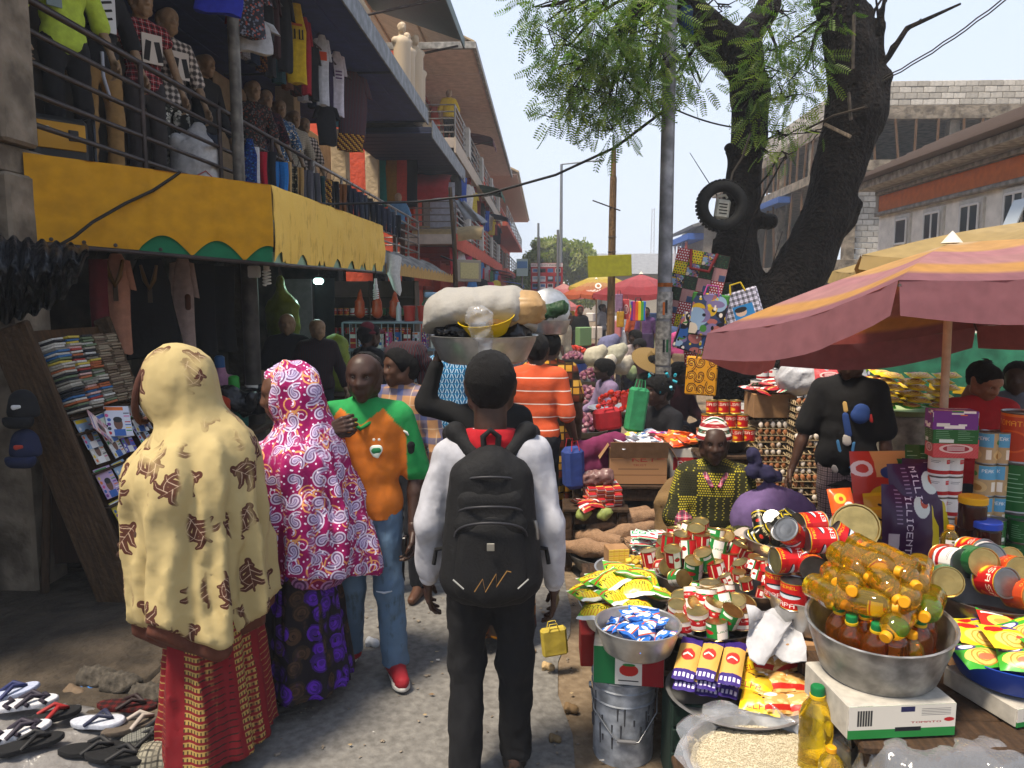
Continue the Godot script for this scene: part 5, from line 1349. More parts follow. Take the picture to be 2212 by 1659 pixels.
func clothes():
	var dk := cloth("1c1b1f"); var dn := cloth("2b3348"); var ble := cloth("2a3f8a")
	var fl := 2.975
	var at := func(px,x): var p := on_x(px,300,x); return Vector3(x,fl,p.z)
	var m := mannequin("mannequin in lime green shirt and black trousers by the concrete pillar",at.call(152,-4.0),1.0,{top = cloth("b9cf48"),pants = dk,s = 1.19,bot = .78})
	part(m,"inner_vest",box(Vector3(.12,.16,.01),.002),mat("7a8a8c",.8),Vector3(-.13,1.42,.15))
	m = mannequin("mannequin in black shirt with white panel and khaki trousers",at.call(222,-4.0),.95,{top = dk,pants = cloth("a5814f"),s = 1.19,bot = .84})
	part(m,"white_print",box(Vector3(.15,.3,.012),.003),mat("c9c9cc",.8),Vector3(.02,1.48,.172)); part(m,"white_tape",tubem([Vector3(-.03,1.16,.15),Vector3(-.04,.95,.17),Vector3(.0,.74,.2)],.016,5),mat("b9bcc9",.8))
	for k in 3: part(m,"print_mark",box(Vector3(.09,.02,.006),.001),mat("18181a",.8),Vector3(.02,1.58 - k * .07,.18),eul(0,0,.3))
	m = mannequin("mannequin in red tartan sleeveless shirt with grey jeans",at.call(318,-4.0),.9,{top = cloth("ffffff","plaid_red",4.0),pants = cloth("3a3536"),s = 1.19,bot = .8,sl = .12})
	part(m,"back_panel",box(Vector3(.2,.28,.012),.003),mat("c8bdb2",.8),Vector3(.02,1.43,.168)); for q in [-.05,.06]: part(m,"print_letter",box(Vector3(.055,.19,.006),.001),mat("201c1c",.8),Vector3(.02 + q,1.41,.176),eul(0,0,q * 3.0))
	m = mannequin("mannequin in black and white checked shirt with camouflage trousers",at.call(372,-4.0),.9,{top = cloth("ffffff","plaid_white",4.0),pants = cloth("ffffff","camo",2.2),s = 1.19,bot = .8})
	part(m,"back_panel",box(Vector3(.2,.28,.012),.003),mat("cfc4ba",.8),Vector3(.04,1.43,.168)); for q in [-.05,.06]: part(m,"print_letter",box(Vector3(.055,.19,.006),.001),mat("201c1c",.8),Vector3(.04 + q,1.41,.176),eul(0,0,q * 3.0))
	mannequin("mannequin in black jumper at the back of the balcony",at.call(446,-4.3),1.2,{top = dk,pants = dn,s = 1.19,sl = .95})
	var i := 0
	for q in [[548,"d0b8a0","floral","pale pink patterned shirt beside the pipe post"],[574,"7a3040","collage","dark red patterned shirt behind the rail"],[603,"ffffff","collage","blue and white patchwork shirt behind the rail"],[634,"e0d4c0","check","white shirt with thin dark squares on the balcony"],[655,"ffffff","plaid_white","cream checked shirt farthest along the near balcony"]]:
		mannequin("mannequin in " + q[3],at.call(q[0],-4.05),.8,{top = cloth(q[1],q[2],4.5),pants = dk if i % 2 else dn,bot = .8,s = 1.15}); i += 1
	for q in [[470,-30,28,60,"cloth",cloth("2430a8"),"royal blue cloth at the very top beside the pipe post"],[530,-40,76,62,"tee",cloth("ffffff","floral",4.0),"dark shirt with small flowers hanging near the pipe post"],[572,-30,86,26,"tee",dk,"charcoal shirt between the flowered and white shirts"],[548,40,112,60,"tee",cloth("b8b8bc"),"grey white shirt hanging low behind the flowered shirt"],[592,-20,120,16,"tee",cloth("3a1c20"),"dark red striped shirt edge on beside the white one"],[610,-20,150,28,"tee",dk,"black shirt hanging left of the yellow jersey"],[638,8,176,30,"tank",cloth("c9a814"),"bright yellow sleeveless jersey with black number"],[658,38,200,18,"tee",cloth("9a1428"),"crimson shirt hanging behind the yellow jersey"],[675,95,215,20,"tee",dk,"black shirt between the crimson and white shirts"],[694,76,224,24,"tee",cloth("c4c4cc"),"white shirt with orange print on the hanging row"],[709,115,245,14,"tee",cloth("2a1c3c"),"purple shirt edge on between two white shirts"],[726,112,249,26,"tee",cloth("cfc8d4"),"white shirt with purple print nearest the striped shirt"],[759,155,302,50,"tee",cloth("ffffff","darkstripe",5.0),"dark shirt with thin red stripes at the end of the row"],[705,225,312,34,"tee",dk,"black shirt with yellow panel hanging below the white shirts"],[757,290,326,36,"cloth",cloth("ffffff","kente",5.0),"small dark gold patterned cloth below the striped shirt"]]:
		var g = garment(q[0],q[1],q[2],-3.25,q[3],q[4],q[5],q[6],.55)
		if q[6].contains("yellow sleeveless"):
			for s in [[-.05,"l"],[.05,"r"]]: part(g,"number",tubem([Vector3(s[0] - .02,-.33,.05),Vector3(s[0] - .02,-.45,.055),Vector3(s[0] + .02,-.45,.055),Vector3(s[0] + .02,-.33,.05)],.01,4),mat("20201c",.8))
			part(g,"lettering",box(Vector3(.14,.03,.006),.001),mat("a8501c",.8),Vector3(0,-.27,.045))
		if q[6].contains("orange print"): part(g,"print",box(Vector3(.12,.12,.006),.001),mat("c8481c",.8),Vector3(0,-.3,.045))
		if q[6].contains("purple print"):
			for k in 3: part(g,"print",box(Vector3(.1,.02,.006),.001),mat("5a3a6a",.8),Vector3(.02,-.3 - k * .05,.045))
	for k in 15: garment(505 + k * 19,20 + k * 15,110 + k * 13.5,-3.75,22,["tee","tee","tank"][k % 3],cloth(["6a2430","c0bcc4","24304a","a8842c","3a3a42","4a7a8a","7a4a30"][k % 7],["mottle","check","mottle","kente"][k % 4],5.0),nth(k) + " shirt from the pipe post in the inner hanging row",.55,"inner row of shirts")
	one("hanging_line","thin rail carrying the upper row of hanging shirts","rail",tubem([Vector3(-3.25,5.7,-6.5),Vector3(-3.25,5.5,-10.5),Vector3(-3.25,5.62,-14.5)],.014),B.rail)
	rng.seed = 44
	var lower := [[538,300,400,22,"tank","collage","2a6ab8","blue and orange printed vest pegged to the rail"],[550,318,402,12,"cloth","mottle","c8c8cc","white and blue cloth pegged beside the red shorts"],[561,328,404,20,"pants","mottle","a8142c","red shorts pegged to the balcony rail"],[580,328,410,20,"pants","mottle","1c1e24","black shorts with white tag on the rail"],[602,350,416,26,"pants","mottle","1f74c0","bright blue shorts pegged to the balcony rail"],[620,350,424,12,"pants","mottle","b59468","tan shorts with white tag next to the blue pair"],[633,360,430,12,"pants","camo","b8ac90","camouflage shorts between two tan pairs"],[645,362,432,14,"pants","mottle","a98450","tan shorts with black belt on the rail"],[662,368,444,18,"pants","mottle","55525a","first pair of grey shorts from the tan ones"],[678,374,450,18,"pants","mottle","4c4a52","second pair of grey shorts from the tan ones"],[692,380,440,14,"pants","mottle","1c3a3c","dark teal shorts after the grey pairs"],[706,388,452,14,"pants","kente","ffffff","black and gold patterned shorts on the rail"],[722,392,460,14,"pants","mottle","16161a","plain black shorts after the gold pair"],[738,398,466,14,"pants","mottle","7a4a24","rust brown shorts on the rail"]]
	for q in lower: garment(q[0],q[1],q[2],-3.46,q[3],q[4],cloth(q[6],q[5],5.0),q[7],.5,"shorts pegged to the rail")
	for k in 10: garment(750 + k * 12,400 + k * 7.2,458 + k * 6.0,-3.46,11,"pants",cloth(["1c2230","22283a","2c3244","3a4250","1a1c22"][k % 5]),nth(k) + " dark denim shorts in the far half of the rail row",.5,"dark shorts at the far end of the rail")
	i = 0
	for q in [[800,"241f1e","dark brown fabric length, first of five under the cream beam"],[822,"147068","teal green fabric length hanging under the cream beam"],[846,"8a6414","mustard fabric length hanging under the cream beam"],[868,"b8402c","coral red fabric length hanging under the cream beam"],[889,"100f10","black fabric length at the right end under the cream beam"]]:
		var p := on_d(q[0],346,21.4); var o := thing("hanging_fabric",q[2],"fabric",p,0.0,"fabrics under the cream beam")
		part(o,"cloth",hang("cloth",.3,1.25,i),cloth(q[1])); i += 1
	var far := ["a8202c","1c1c22","c9c4c8","2a4a9a","c83a6a","d8d4d0","3a6a3c","c9b03a","222a3c","7a2a30","4a80b8","18181c"]
	for k in 26:
		var d := 23.2 + k * .85; var y: float = [3.55,6.0][k % 2]
		var o := one("hanging_shirt",nth(k / 2) + " small garment along the " + ["lower","upper"][k % 2] + " coral balcony","shirt",hang("tee" if k % 3 else "pants",.5,rf(.7,1.0),k),cloth(far[k % 12]),Vector3(-2.75,y - .15,-d),ry(rf(.2,1.2)),"garments hung along the coral building")
	for k in 20: one("hanging_shirt",nth(k) + " small garment along the street level awnings","shirt",hang("tee" if k % 2 else "dress",.5,rf(.6,1.0),k),cloth(far[(k * 5) % 12]),Vector3(-2.3 + .2 * (k % 3),rf(2.1,2.6),-17.8 - k * 1.1),ry(rf(0,1.2)),"garments hung at street level")
	for q in [["display mannequin in yellow jersey and black shorts on the top coral balcony",Vector3(-2.95,6.46,-24.0),"c9a80f","141416"],["mannequin in blue jacket at the far end of the near balcony",Vector3(-3.9,2.98,-20.6),"5a84a8","4a3428"],["mannequin in red vest on the coral middle balcony",Vector3(-3.2,3.76,-23.6),"a81c24","a81c24"]]:
		mannequin(q[0],q[1],.3,{top = cloth(q[2]),pants = cloth(q[3]),cell = .04})
	one("cloth_banner","white printed banner hung behind the coral balcony rail","banner",box(Vector3(.75,1.5,.02),.004),mat("b8bcc8",.8,0,"mottle",1.0),Vector3(-3.1,4.6,-23.4))
	var tp := []
	for r in 6:
		var row := PackedVector3Array()
		for k in 9: row.append(on_d(975 + k * 4 + r * (6 + k * .4),428 + r * 9 + k * 1.2,22.2) + Vector3(0,.04 * sin(k * 2.0 + r),.06 * sin(k * 1.3)))
		tp.append(row)
	tp.reverse()
	one("tarpaulin","grey tarpaulin thrown over the coral middle balcony rail","tarpaulin",canvas(tp,.02),mat("8d9096",.7,0,"mottle",1.0,"wrinkle",1.0))
	for k in 4:
		var p := on_x([868,878,897,902][k],[70,92,96,140][k],-3.0)
		var b := thing("mannequin_bust",["pale mannequin head and neck, leftmost on the ledge under the green canopy","second pale mannequin head on the ledge under the green canopy","bald cream mannequin head facing right on the roof ledge","lowest cream mannequin torso at the end of the roof ledge"][k],"mannequin",Vector3(p.x,6.11,p.z),.6)
		var mb := MB.new(); var hb := [[Vector3(0,0,0),Vector3(0,p.y - 6.35,0),.16,.18],[Vector3(-.14,p.y - 6.3,0),Vector3(.14,p.y - 6.3,0),.09,.09]]
		hb.append_array(head_bones(Vector3(0,p.y - 6.02,0),Basis.IDENTITY)); blob(mb,hb,.018,.03)
		part(b,"bust",mb.mesh(),mat("b5a288",.6))
	var sp := on_x(420,385,-3.75)
	var sk := thing("woven_sack","bulging white woven sack with red diamond print on the balcony","sack",Vector3(-3.75,fl,sp.z),.9)
	part(sk,"sack",blobm([[Vector3(0,.22,0),Vector3(.02,.52,0),.25,.24,.9],[Vector3(0,.58,0),Vector3(.08,.8,0),.16,.07],[Vector3(-.14,.58,0),Vector3(-.17,.66,0),.09,.07]],.025,.05,.025,Vector3(6,4,6),[[Plane(Vector3.DOWN,0.0)]]),mat("bdbcbd",.7,0,"mottle",3.0,"wrinkle",1.0))
	part(sk,"red_print",tubem([Vector3(-.11,.26,.222),Vector3(0,.33,.248),Vector3(.11,.26,.222),Vector3(0,.18,.246),Vector3(-.11,.26,.222)],.007,4),mat("a8504c",.8)); part(sk,"red_print",box(Vector3(.12,.02,.01),.001),mat("a8504c",.8),Vector3(0,.255,.246))
	var gp := on_x(100,300,-3.85)
	var gn := thing("generator","yellow and black portable generator beside the concrete pillar","generator",Vector3(-3.8,fl,gp.z),.9)
	part(gn,"body",box(Vector3(.42,.34,.3),.03),mat("1c1c1e",.5),Vector3(0,.22,0)); part(gn,"control_panel",box(Vector3(.34,.2,.02),.01),mat("c08a0c",.5),Vector3(.01,.24,.157))
	part(gn,"socket",box(Vector3(.07,.08,.015),.004),mat("141416",.5),Vector3(.09,.25,.172)); part(gn,"dial",lath([Vector2(0,.012),Vector2(.02,.01),Vector2(.022,0)],10),mat("d0ccc4",.5),Vector3(-.09,.28,.167),eul(PI / 2,0,0))
	for s in [-1.0,1.0]: part(gn,"frame_tube",tubem([Vector3(s * .24,0,.17),Vector3(s * .24,.42,.17),Vector3(s * .24,.42,-.17),Vector3(s * .24,0,-.17)],.014,6),mat("2a2c30",.4,.4))
	for q in [[210,560,720,26,"cloth","5a1218","maroon cloth hanging at the left under the yellow awning"],[248,548,765,48,"tee","b07a60","peach blouse with gold neck embroidery under the yellow awning"],[322,560,775,84,"dress","0c0c10","long black dress hanging beside the peach blouse"],[392,552,805,40,"tee","b8a098","pale pink long dress with a dark motif under the awning"],[436,570,765,34,"cloth","14151c","black skirt hanging beside the pale pink dress"],[474,575,760,40,"cloth","101014","black pleated skirt nearest the lower pipe post"],[700,600,790,30,"cloth","161618","dark garment deep in the shop behind the pipe post"]]:
		var g = garment(q[0],q[1],q[2],-3.3,q[3],q[4],cloth(q[5]),q[6],.35)
		if q[6].contains("peach"):
			part(g,"embroidery",tubem([Vector3(-.06,-.05,.05),Vector3(-.035,-.17,.055),Vector3(0,-.24,.055),Vector3(.035,-.17,.055),Vector3(.06,-.05,.05)],[.012,.02,.026,.02,.012],6),mat("6a4a1c",.5,.3)); part(g,"pendant",box(Vector3(.035,.12,.01),.004),mat("3c2a14",.5),Vector3(0,-.3,.055))
		if q[6].contains("motif"): part(g,"motif",blobm([[Vector3(0,-.05,0),Vector3(0,.05,0),.03,.03,.3]],.01),mat("5a3018",.7),Vector3(.04,-.42,.05))
	one("hanging_line","pipe along the shop front carrying dresses","rail",bar(Vector3(-3.3,2.62,-5.2),Vector3(-3.3,2.62,-8.8),.014),B.rail)
	var tb := thing("display_table","low display table under black plastic inside the shop front","table",Vector3(-3.05,.065,-6.75))
	part(tb,"table_top",box(Vector3(.9,.05,1.3),.01),B.darkwood,Vector3(0,.72,0))
	for a in [-1,1]:
		for b in [-1,1]: part(tb,"leg",box(Vector3(.06,.7,.06),.006),B.darkwood,Vector3(a * .4,.35,b * .58))
	for q in [[426,800,-3.05,"b0605c","b8b0a4","coral bust display wearing a ruffled blouse in the shop front"],[474,772,-3.15,"c08aa8","1f5a90","pink bust display with a blue neck in the shop front"],[505,822,-2.8,"1c6a60","2a8a30","small bust display with a bright green neck"],[456,828,-2.85,"a83a1c","c8581c","small bust display with an orange neck"],[400,790,-3.2,"8a1c1c","6a3a2c","dark red bust display behind the veiled woman"],[416,832,-2.75,"20242c","c9c2b8","small bust display with a white neck"]]:
		var p := on_x(q[0],q[1],q[2]); var b := thing("bust_display",q[5],"mannequin bust",Vector3(p.x,.81,p.z),.5)
		var hh := maxf(.1,p.y - .81)
		part(b,"torso",blobm([[Vector3(0,.02,0),Vector3(0,hh * .5,0),.11,.12,.8],[Vector3(-.1,hh * .6,0),Vector3(.1,hh * .6,0),.07,.07],[Vector3(0,hh * .6,0),Vector3(0,hh * .85,0),.07,.05]],.02,.04,.006,Vector3(14,6,14),[[Plane(Vector3.DOWN,0.0)]]),cloth(q[3])); part(b,"neck",lath([Vector2(.05,0),Vector2(.047,.1),Vector2(.03,.115),Vector2(0,.116)],14),mat(q[4],.4),Vector3(0,hh * .84,0))
	one("plastic_bundle","crumpled black plastic bundle lying on the display table","plastic bundle",blobm([[Vector3(-.3,0,0),Vector3(.3,0,-.1),.13,.12,1.3],[Vector3(-.1,.06,.2),Vector3(.2,.04,.2),.12,.09]],.025,.06,.05,Vector3(7,7,7)),B.blackbag,on_x(505,862,-2.8) + Vector3(0,-.03,0))
	bookstand()
func bookstand():
	var fx := -2.66; var tx := -3.24; var y0 := .10; var y1 := 1.80; var d0 := 4.66; var d1 := 5.5
	var up := Vector3(tx - fx,y1 - y0,0); var len := up.length(); up = up.normalized(); var nr := Vector3(up.y,-up.x,0)
	var at := func(v: float,d: float,o: float): return Vector3(fx,y0,-d) + up * (v * len) + nr * o
	var bs := Basis(Vector3(0,0,-1),up,nr)
	var t := thing("book_stand","leaning wooden book stand with thick weathered side board on the left","book stand",Vector3(fx,.06,-d0))
	for s in [[d0 - .02,.27,"side_board"],[d1 + .03,.12,"side_board"]]: part(t,s[2],box(Vector3(.05,len + .1,s[1]),.012),mat("8a7660",.9,0,"wood",1.1,"rough",.6),at.call(.5,s[0],-.075 if s[1] > .2 else .0) - t.position,bs)
	part(t,"back_panel",box(Vector3(d1 - d0,len,.02),.004),mat("8a6a40",.9,0,"wood",1.0),at.call(.5,(d0 + d1) * .5,-.04) - t.position,bs)
	for v in [.06,.19,.32,.45,.60,.66]: part(t,"ledge",box(Vector3(d1 - d0 - .04,.018,.10),.004),B.darkwood,at.call(v,(d0 + d1) * .5,.015) - t.position,bs)
	part(t,"prop_leg",bar(at.call(.8,d0 + .1,-.05),Vector3(-3.3,.05,-d0 - .1),.03),B.darkwood,-t.position)
	rng.seed = 66
	var pal := ["b8b0a0","c8c4ba","a33a34","3a6a9a","c8b04a","8a8578","2c2c30","b0623a","cfcac0","6a7a5a","d0a8a0"]
	for c in 5:
		for k in 29:
			var th := .017; var d := d0 + .12 + c * .15 + rf(-.006,.006)
			var old := c >= 3
			one("paperback_book",("worn brown" if old else "thin coloured") + " paperback, " + nth(k) + " up in the " + nth(c) + " stack of the stand","book",box(Vector3(.115 + rf(0,.015),th - .003,.12),.002),mat(["7a6650","8f7c64","6a5644","94866e"][rng.randi() % 4] if old else pal[rng.randi() % 11],.8,0,"mottle",6.0),at.call(.682 + k * th / len,d,.05 + rf(-.012,.012)),bs * eul(rf(-.04,.04),rf(-.08,.08),rf(-.03,.03)),"paperbacks stacked on the stand")
	var i := 0
	var seen := ["man's portrait on a white cover","yellow cover with portrait","mauve cover with portrait","pale cover with portrait","blue grey cover","pink cover","pale green cover","violet cover","white cover","light blue cover"]
	for r in 5:
		for c in 4:
			var v: float = [.47,.34,.21,.08,.53][r]; var d := d0 + .15 + c * .19 + rf(-.02,.02)
			var m := pack_box(.16,.21,.006,"mag%d" % ((i * 7 + r) % 10))
			one("magazine","glossy magazine, %s, %s in the %s row of the stand" % [seen[(i * 7 + r) % 10],["first","second","third","fourth"][c],["second","third","fourth","lowest","top"][r]],"magazine",m,B.atlas,at.call(v + .065,d,.045 + .01 * (i % 2)),bs * eul(-.12,rf(-.1,.1),rf(-.12,.12)))
			i += 1
	for k in 3: one("magazine",["purple magazine standing at the right edge of the top row","pink magazine leaning open in the middle of the top row","dark violet magazine lying at the left of the top row"][k],"magazine",pack_box(.17,.22,.006,"mag%d" % [7,5,2][k]),B.atlas,at.call(.605,d0 + [.72,.42,.2][k],.1),bs * eul(-.2,[.7,-.5,.3][k],[.25,-.3,.9][k]))
	var tr := []
	nz.seed = 33
	for r in 15:
		var row := PackedVector3Array()
		for k in 41:
			var u := k / 40.0; var v := r / 14.0
			var gather := .055 * sin(k * .9 + 2.5 * nz.get_noise_2d(u * 3.0,v * 2.0) * 3.0) + .02 * sin(k * 2.3 + r * .6)
			row.append(on_d(-25 + u * 215,lerpf(508 + 26 * u,705 - 55 * u - 95 * pow(u,5.0),v) + 7 * sin(k * 1.1),4.62 - .2 * sin(PI * minf(1.0,v * 1.15)) + gather * (.4 + .6 * v)))
		tr.append(row)
	tr.reverse()
	one("black_tarpaulin","shiny black plastic tarpaulin hanging over the top of the book stand","tarpaulin",canvas(tr,.006),B.blackbag)
	var cu := thing("low_cupboard","low brown plywood cupboard in the dark below the book stand","cupboard",Vector3(-3.3,.06,-5.2),.2)
	part(cu,"door_panel",box(Vector3(.56,.5,.025),.006),mat("5a3c2c",.8,0,"wood",1.0),Vector3(0,.37,.2)); part(cu,"carcass",box(Vector3(.55,.48,.36),.006),mat("3c281e",.85,0,"wood",1.0),Vector3(0,.37,0))
	for s in [-.25,.25]: part(cu,"leg",box(Vector3(.05,.14,.05),.004),mat("4a3628",.85),Vector3(s,.07,.14))
	one("set_top_box","black electronic box with white sticker on top of the cupboard","electronics box",box(Vector3(.36,.2,.26),.015),mat("16181a",.5),cu.position + Vector3(0,.715,0),ry(.25))
	one("sticker_label","small white paper label stuck on the black box","label",box(Vector3(.09,.045,.002),.0005),mat("a8a8a8",.7),cu.position + Vector3(.09,.75,.125),ry(.25))
	one("wall_block_column","rough dark block pier at the left edge of the picture","pier",box(Vector3(.4,1.7,.5),.03),B.darkconc,Vector3(-3.75,.9,-4.45))
	one("washing_basin","black rubber basin under the cupboard","basin",lath([Vector2(0,0),Vector2(.12,0),Vector2(.17,.09),Vector2(.18,.09),Vector2(.16,.075),Vector2(.115,.015),Vector2(0,.014)],20),mat("141414",.6),on_y(390,1345,.06))
	for k in 3: one("loose_stone",["squared grey stone in front of the veiled woman's skirt","flat dark stone left of the squared stone","small broken block beside the cupboard leg"][k],"stone",blobm([[Vector3(-.06,0,0),Vector3(.06,.01,.02),.055,.05,.9]],.016,.02,.02,Vector3(16,16,16)),mat("5f584e",.95,0,"grime",5.0,"rough",.6),on_y([265,215,330][k],[1475,1462,1500][k],.09))
	for q in [[50,880,"15161a","black cap with white mark hung on the left side of the stand"],[55,965,"1e2644","navy cap with red badge hung below the black cap"]]:
		var p := on_d(q[0],q[1],4.35); var cp := thing("hung_cap",q[3],"cap",p)
		part(cp,"crown",blobm([[Vector3(0,.03,0),Vector3(0,-.02,0),.08,.09,.8]],.015,.03,.004,Vector3(9,9,9),[[Plane(Vector3.DOWN,.06)]]),cloth(q[2])); part(cp,"brim",blobm([[Vector3(-.04,-.07,.05),Vector3(.04,-.07,.05),.05,.05,.9]],.012,.02,0.0,Vector3.ONE,[[Plane(Vector3.UP,-.05)]]),cloth(q[2]))
		part(cp,"badge",blobm([[Vector3(-.015,0,0),Vector3(.02,.005,0),.016,.012,.4]],.005),mat("c8c8c8" if q[2] == "15161a" else "a83a2c",.7),Vector3(.01,.01,.075))
	sandals()
func pack_box(w: float,h: float,th: float,cell: String) -> ArrayMesh:
	var key := "pb%s%s%s%s" % [w,h,th,cell]
	if meshes.has(key): return meshes[key]
	var m := MB.new(); m.bx(Vector3.ZERO,Vector3(w,h,th),minf(th,.002))
	meshes[key] = to_cell(m,cell); return meshes[key]
func to_cell(m: MB,cell: String) -> ArrayMesh:
	var r := cellrect(cell)
	for k in m.uv.size(): m.uv[k] = r.position + Vector2(clampf(m.uv[k].x,0,1),clampf(m.uv[k].y,0,1)) * r.size
	return m.mesh()
func sole(l: float,w: float,th: float) -> ArrayMesh:
	var mb := MB.new(); var rs := []
	for r in [[0.0,.93],[.15,1.0],[.85,1.0],[1.0,.95]]:
		var row := PackedVector3Array()
		for k in 25:
			var a := -TAU * k / 24.0
			var x := cos(a) * .5; var wd := (.40 + .13 * (x + .5) - .06 * cos(x * 9.0)) * w
			row.append(Vector3(x * l * r[1],r[0] * th + .012 * (x * x),-sin(a) * wd * r[1]))
		rs.append(row)
	mb.rows(rs); mb.cap(rs[0],false); mb.cap(rs[-1],true)
	return mb.mesh()
func sandal(label: String,p: Vector3,turn: float,col: String,strap: String,tilt := 0.0,tx = "mottle"):
	var t := thing("flip_flop",label,"flip flop",p,turn,"flip flops for sale")
	t.rotation.z = tilt
	part(t,"sole",sole(.27,.105,.022),mat(col,.85,0,tx,7.0,"rough",.3))
	part(t,"strap",tubem([Vector3(-.03,.02,.045),Vector3(.03,.055,.02),Vector3(.075,.03,0),Vector3(.03,.055,-.02),Vector3(-.03,.02,-.045)],[.009,.011,.012,.011,.009],6),mat(strap,.6))
	return t
func sandals():
	var L := [[55,1525,"c8c8cc","2a2430",.4,"checkless"],[35,1590,"c9c9cd","2c2632",.5,""],[105,1555,"18181a","8a1c1c",.9,""],[60,1615,"161618","141416",.7,""],[212,1565,"b8bcc8","20243c",-.15,""],[275,1530,"7a1a14","201010",.1,""],[290,1572,"5a5046","9a9088",.8,""],[335,1585,"8a8a84","1c1c20",.5,""],[200,1625,"121214","161618",.2,""],[255,1640,"141416","18181a",.1,""],[18,1505,"a8b0c8","1c2450",.6,""],[310,1610,"6a6a66","121214",.4,""]]
	var lab := ["white sandal with black wavy stripes, upper of the pair at the left edge","white sandal with black wavy stripes, lower of the pair at the left edge","black sandal with a red woven strap","plain black sandal below the red strapped one","white flip flop with a navy strap on top of the heap","red and black tiger striped sandal at the back of the heap","olive sandal with a pale strap on the right of the heap","grey sandal with fine checks and black strap","large black flip flop at the bottom of the picture","second large black flip flop overlapping the first one","blue striped sandal at the far left","grey checked sandal lowest on the right of the heap"]
	var heap := on_y(190,1600,.0)
	one("plastic_sheet","clear crumpled plastic sheet under the heap of sandals","plastic sheet",blobm([[heap + Vector3(-.5,.02,.1),heap + Vector3(.25,.02,.15),.12,.09,3.0],[heap + Vector3(-.3,.04,.3),heap + Vector3(.3,.03,.4),.1,.06,2.0]],.03,.06,.03,Vector3(9,9,9),[[Plane(Vector3.DOWN,.02)]]),mat("7d7a78",.35,0,"mottle",3.0,"crinkle",1.0))
	for k in L.size():
		var q: Array = L[k]
		var p := on_y(q[0],q[1],.17 - .006 * k)
		var t = sandal(lab[k],p,q[4],q[2],q[3],.12 * sin(k * 2.0),"plaid_red" if k == 5 else ("check" if k in [7,11] else "mottle"))
		if k < 2:
			for s in 3: part(t,"wavy_stripe",tubem([Vector3(-.07 + s * .07,.024,-.05),Vector3(-.05 + s * .07,.027,-.015),Vector3(-.075 + s * .07,.027,.02),Vector3(-.05 + s * .07,.024,.05)],.011,4),mat("241e2a",.8))
	one("woven_bag","pale striped woven bag at the lower edge beside the sandals","bag",blobm([[Vector3(-.08,0,0),Vector3(.1,0,0),.09,.07,.9]],.02,.03,.02),cloth("9a9484","check",3.0),on_y(375,1645,.08))
func depth(p: Vector3) -> float:
	return (p - Vector3(0,CAM_H,0)).dot(-cb.z)
var proto := {}
func pillow(w: float,h: float,t: float,cell: String,sd := 0) -> ArrayMesh:
	var key := "pl%s%s%s%s%d" % [w,h,t,cell,sd]
	if meshes.has(key): return meshes[key]
	var m := MB.new(); var n := 10; nz.seed = 90 + sd
	for sgn in [1.0,-1.0]:
		var rs := []
		for r in n + 1:
			var row := PackedVector3Array(); var v := r / float(n)
			for k in n + 1:
				var u := k / float(n)
				var e := pow(maxf(0.0,sin(PI * clampf((v - .06) / .88,0,1))),.55) * pow(maxf(0.0,sin(PI * u)),.45)
				var cr := nz.get_noise_2d(u * 4.0,v * 4.0 + sgn) * .35 + nz.get_noise_2d(u * 9.0,v * 9.0) * .15
				row.append(Vector3((u - .5) * w * (1.0 - .05 * e),sgn * t * .5 * e * (1.0 + cr) + .06 * t * sin(u * 12.0 + sd) * (1.0 - e),(.5 - v) * h))
			if sgn < 0: row.reverse()
			rs.append(row)
		m.rows(rs,false)
	meshes[key] = to_cell(m,cell); return meshes[key]
func put(key: String,called: String,label: String,cat: String,mk: Callable,at: Vector3,bs := Basis.IDENTITY,group := "") -> Node3D:
	if not proto.has(key):
		var t := thing(called,label,cat,at,0.0,group); t.basis = bs; mk.call(t); proto[key] = t
		return t
	return copy(proto[key],at,bs,label)
func can(cell: String,r: float,h: float,at: Vector3,bs: Basis,label: String,group: String,lid = null,called := "tin_can") -> Node3D:
	var mk := func(t):
		var m := MB.new()
		for hf in 2:
			var rr := []
			for y in [.03,.97]:
				var row := PackedVector3Array()
				for k in 11: row.append(Vector3(cos((hf * 10 + k) * PI / 10) * r,h * y,sin((hf * 10 + k) * PI / 10) * r))
				rr.append(row)
			m.rows(rr,false)
		for k in m.uv.size(): m.uv[k].x = 1.0 - m.uv[k].x
		var lm: Material = lid if lid != null else B.gold
		part(t,"label_wrap",to_cell(m,cell),B.atlas)
		part(t,"lid",lath([Vector2(r,h * .965),Vector2(r * 1.03,h * .98),Vector2(r * 1.03,h),Vector2(r * .97,h),Vector2(r * .93,h * .965),Vector2(r * .8,h * .975),Vector2(r * .74,h * .962),Vector2(r * .5,h * .972),Vector2(r * .45,h * .962),Vector2(0,h * .965)],20),lm)
		part(t,"base",lath([Vector2(0,h * .03),Vector2(r * .5,h * .03),Vector2(r * .6,h * .022),Vector2(r * .9,h * .03),Vector2(r * .97,0),Vector2(r * 1.03,0),Vector2(r * 1.03,h * .02),Vector2(r,h * .035)],20),lm)
	var o := put("can%s%.3f%.3f" % [cell,r,h],called,label,"can",mk,at,bs,group)
	o.set_meta("group",group)
	return o
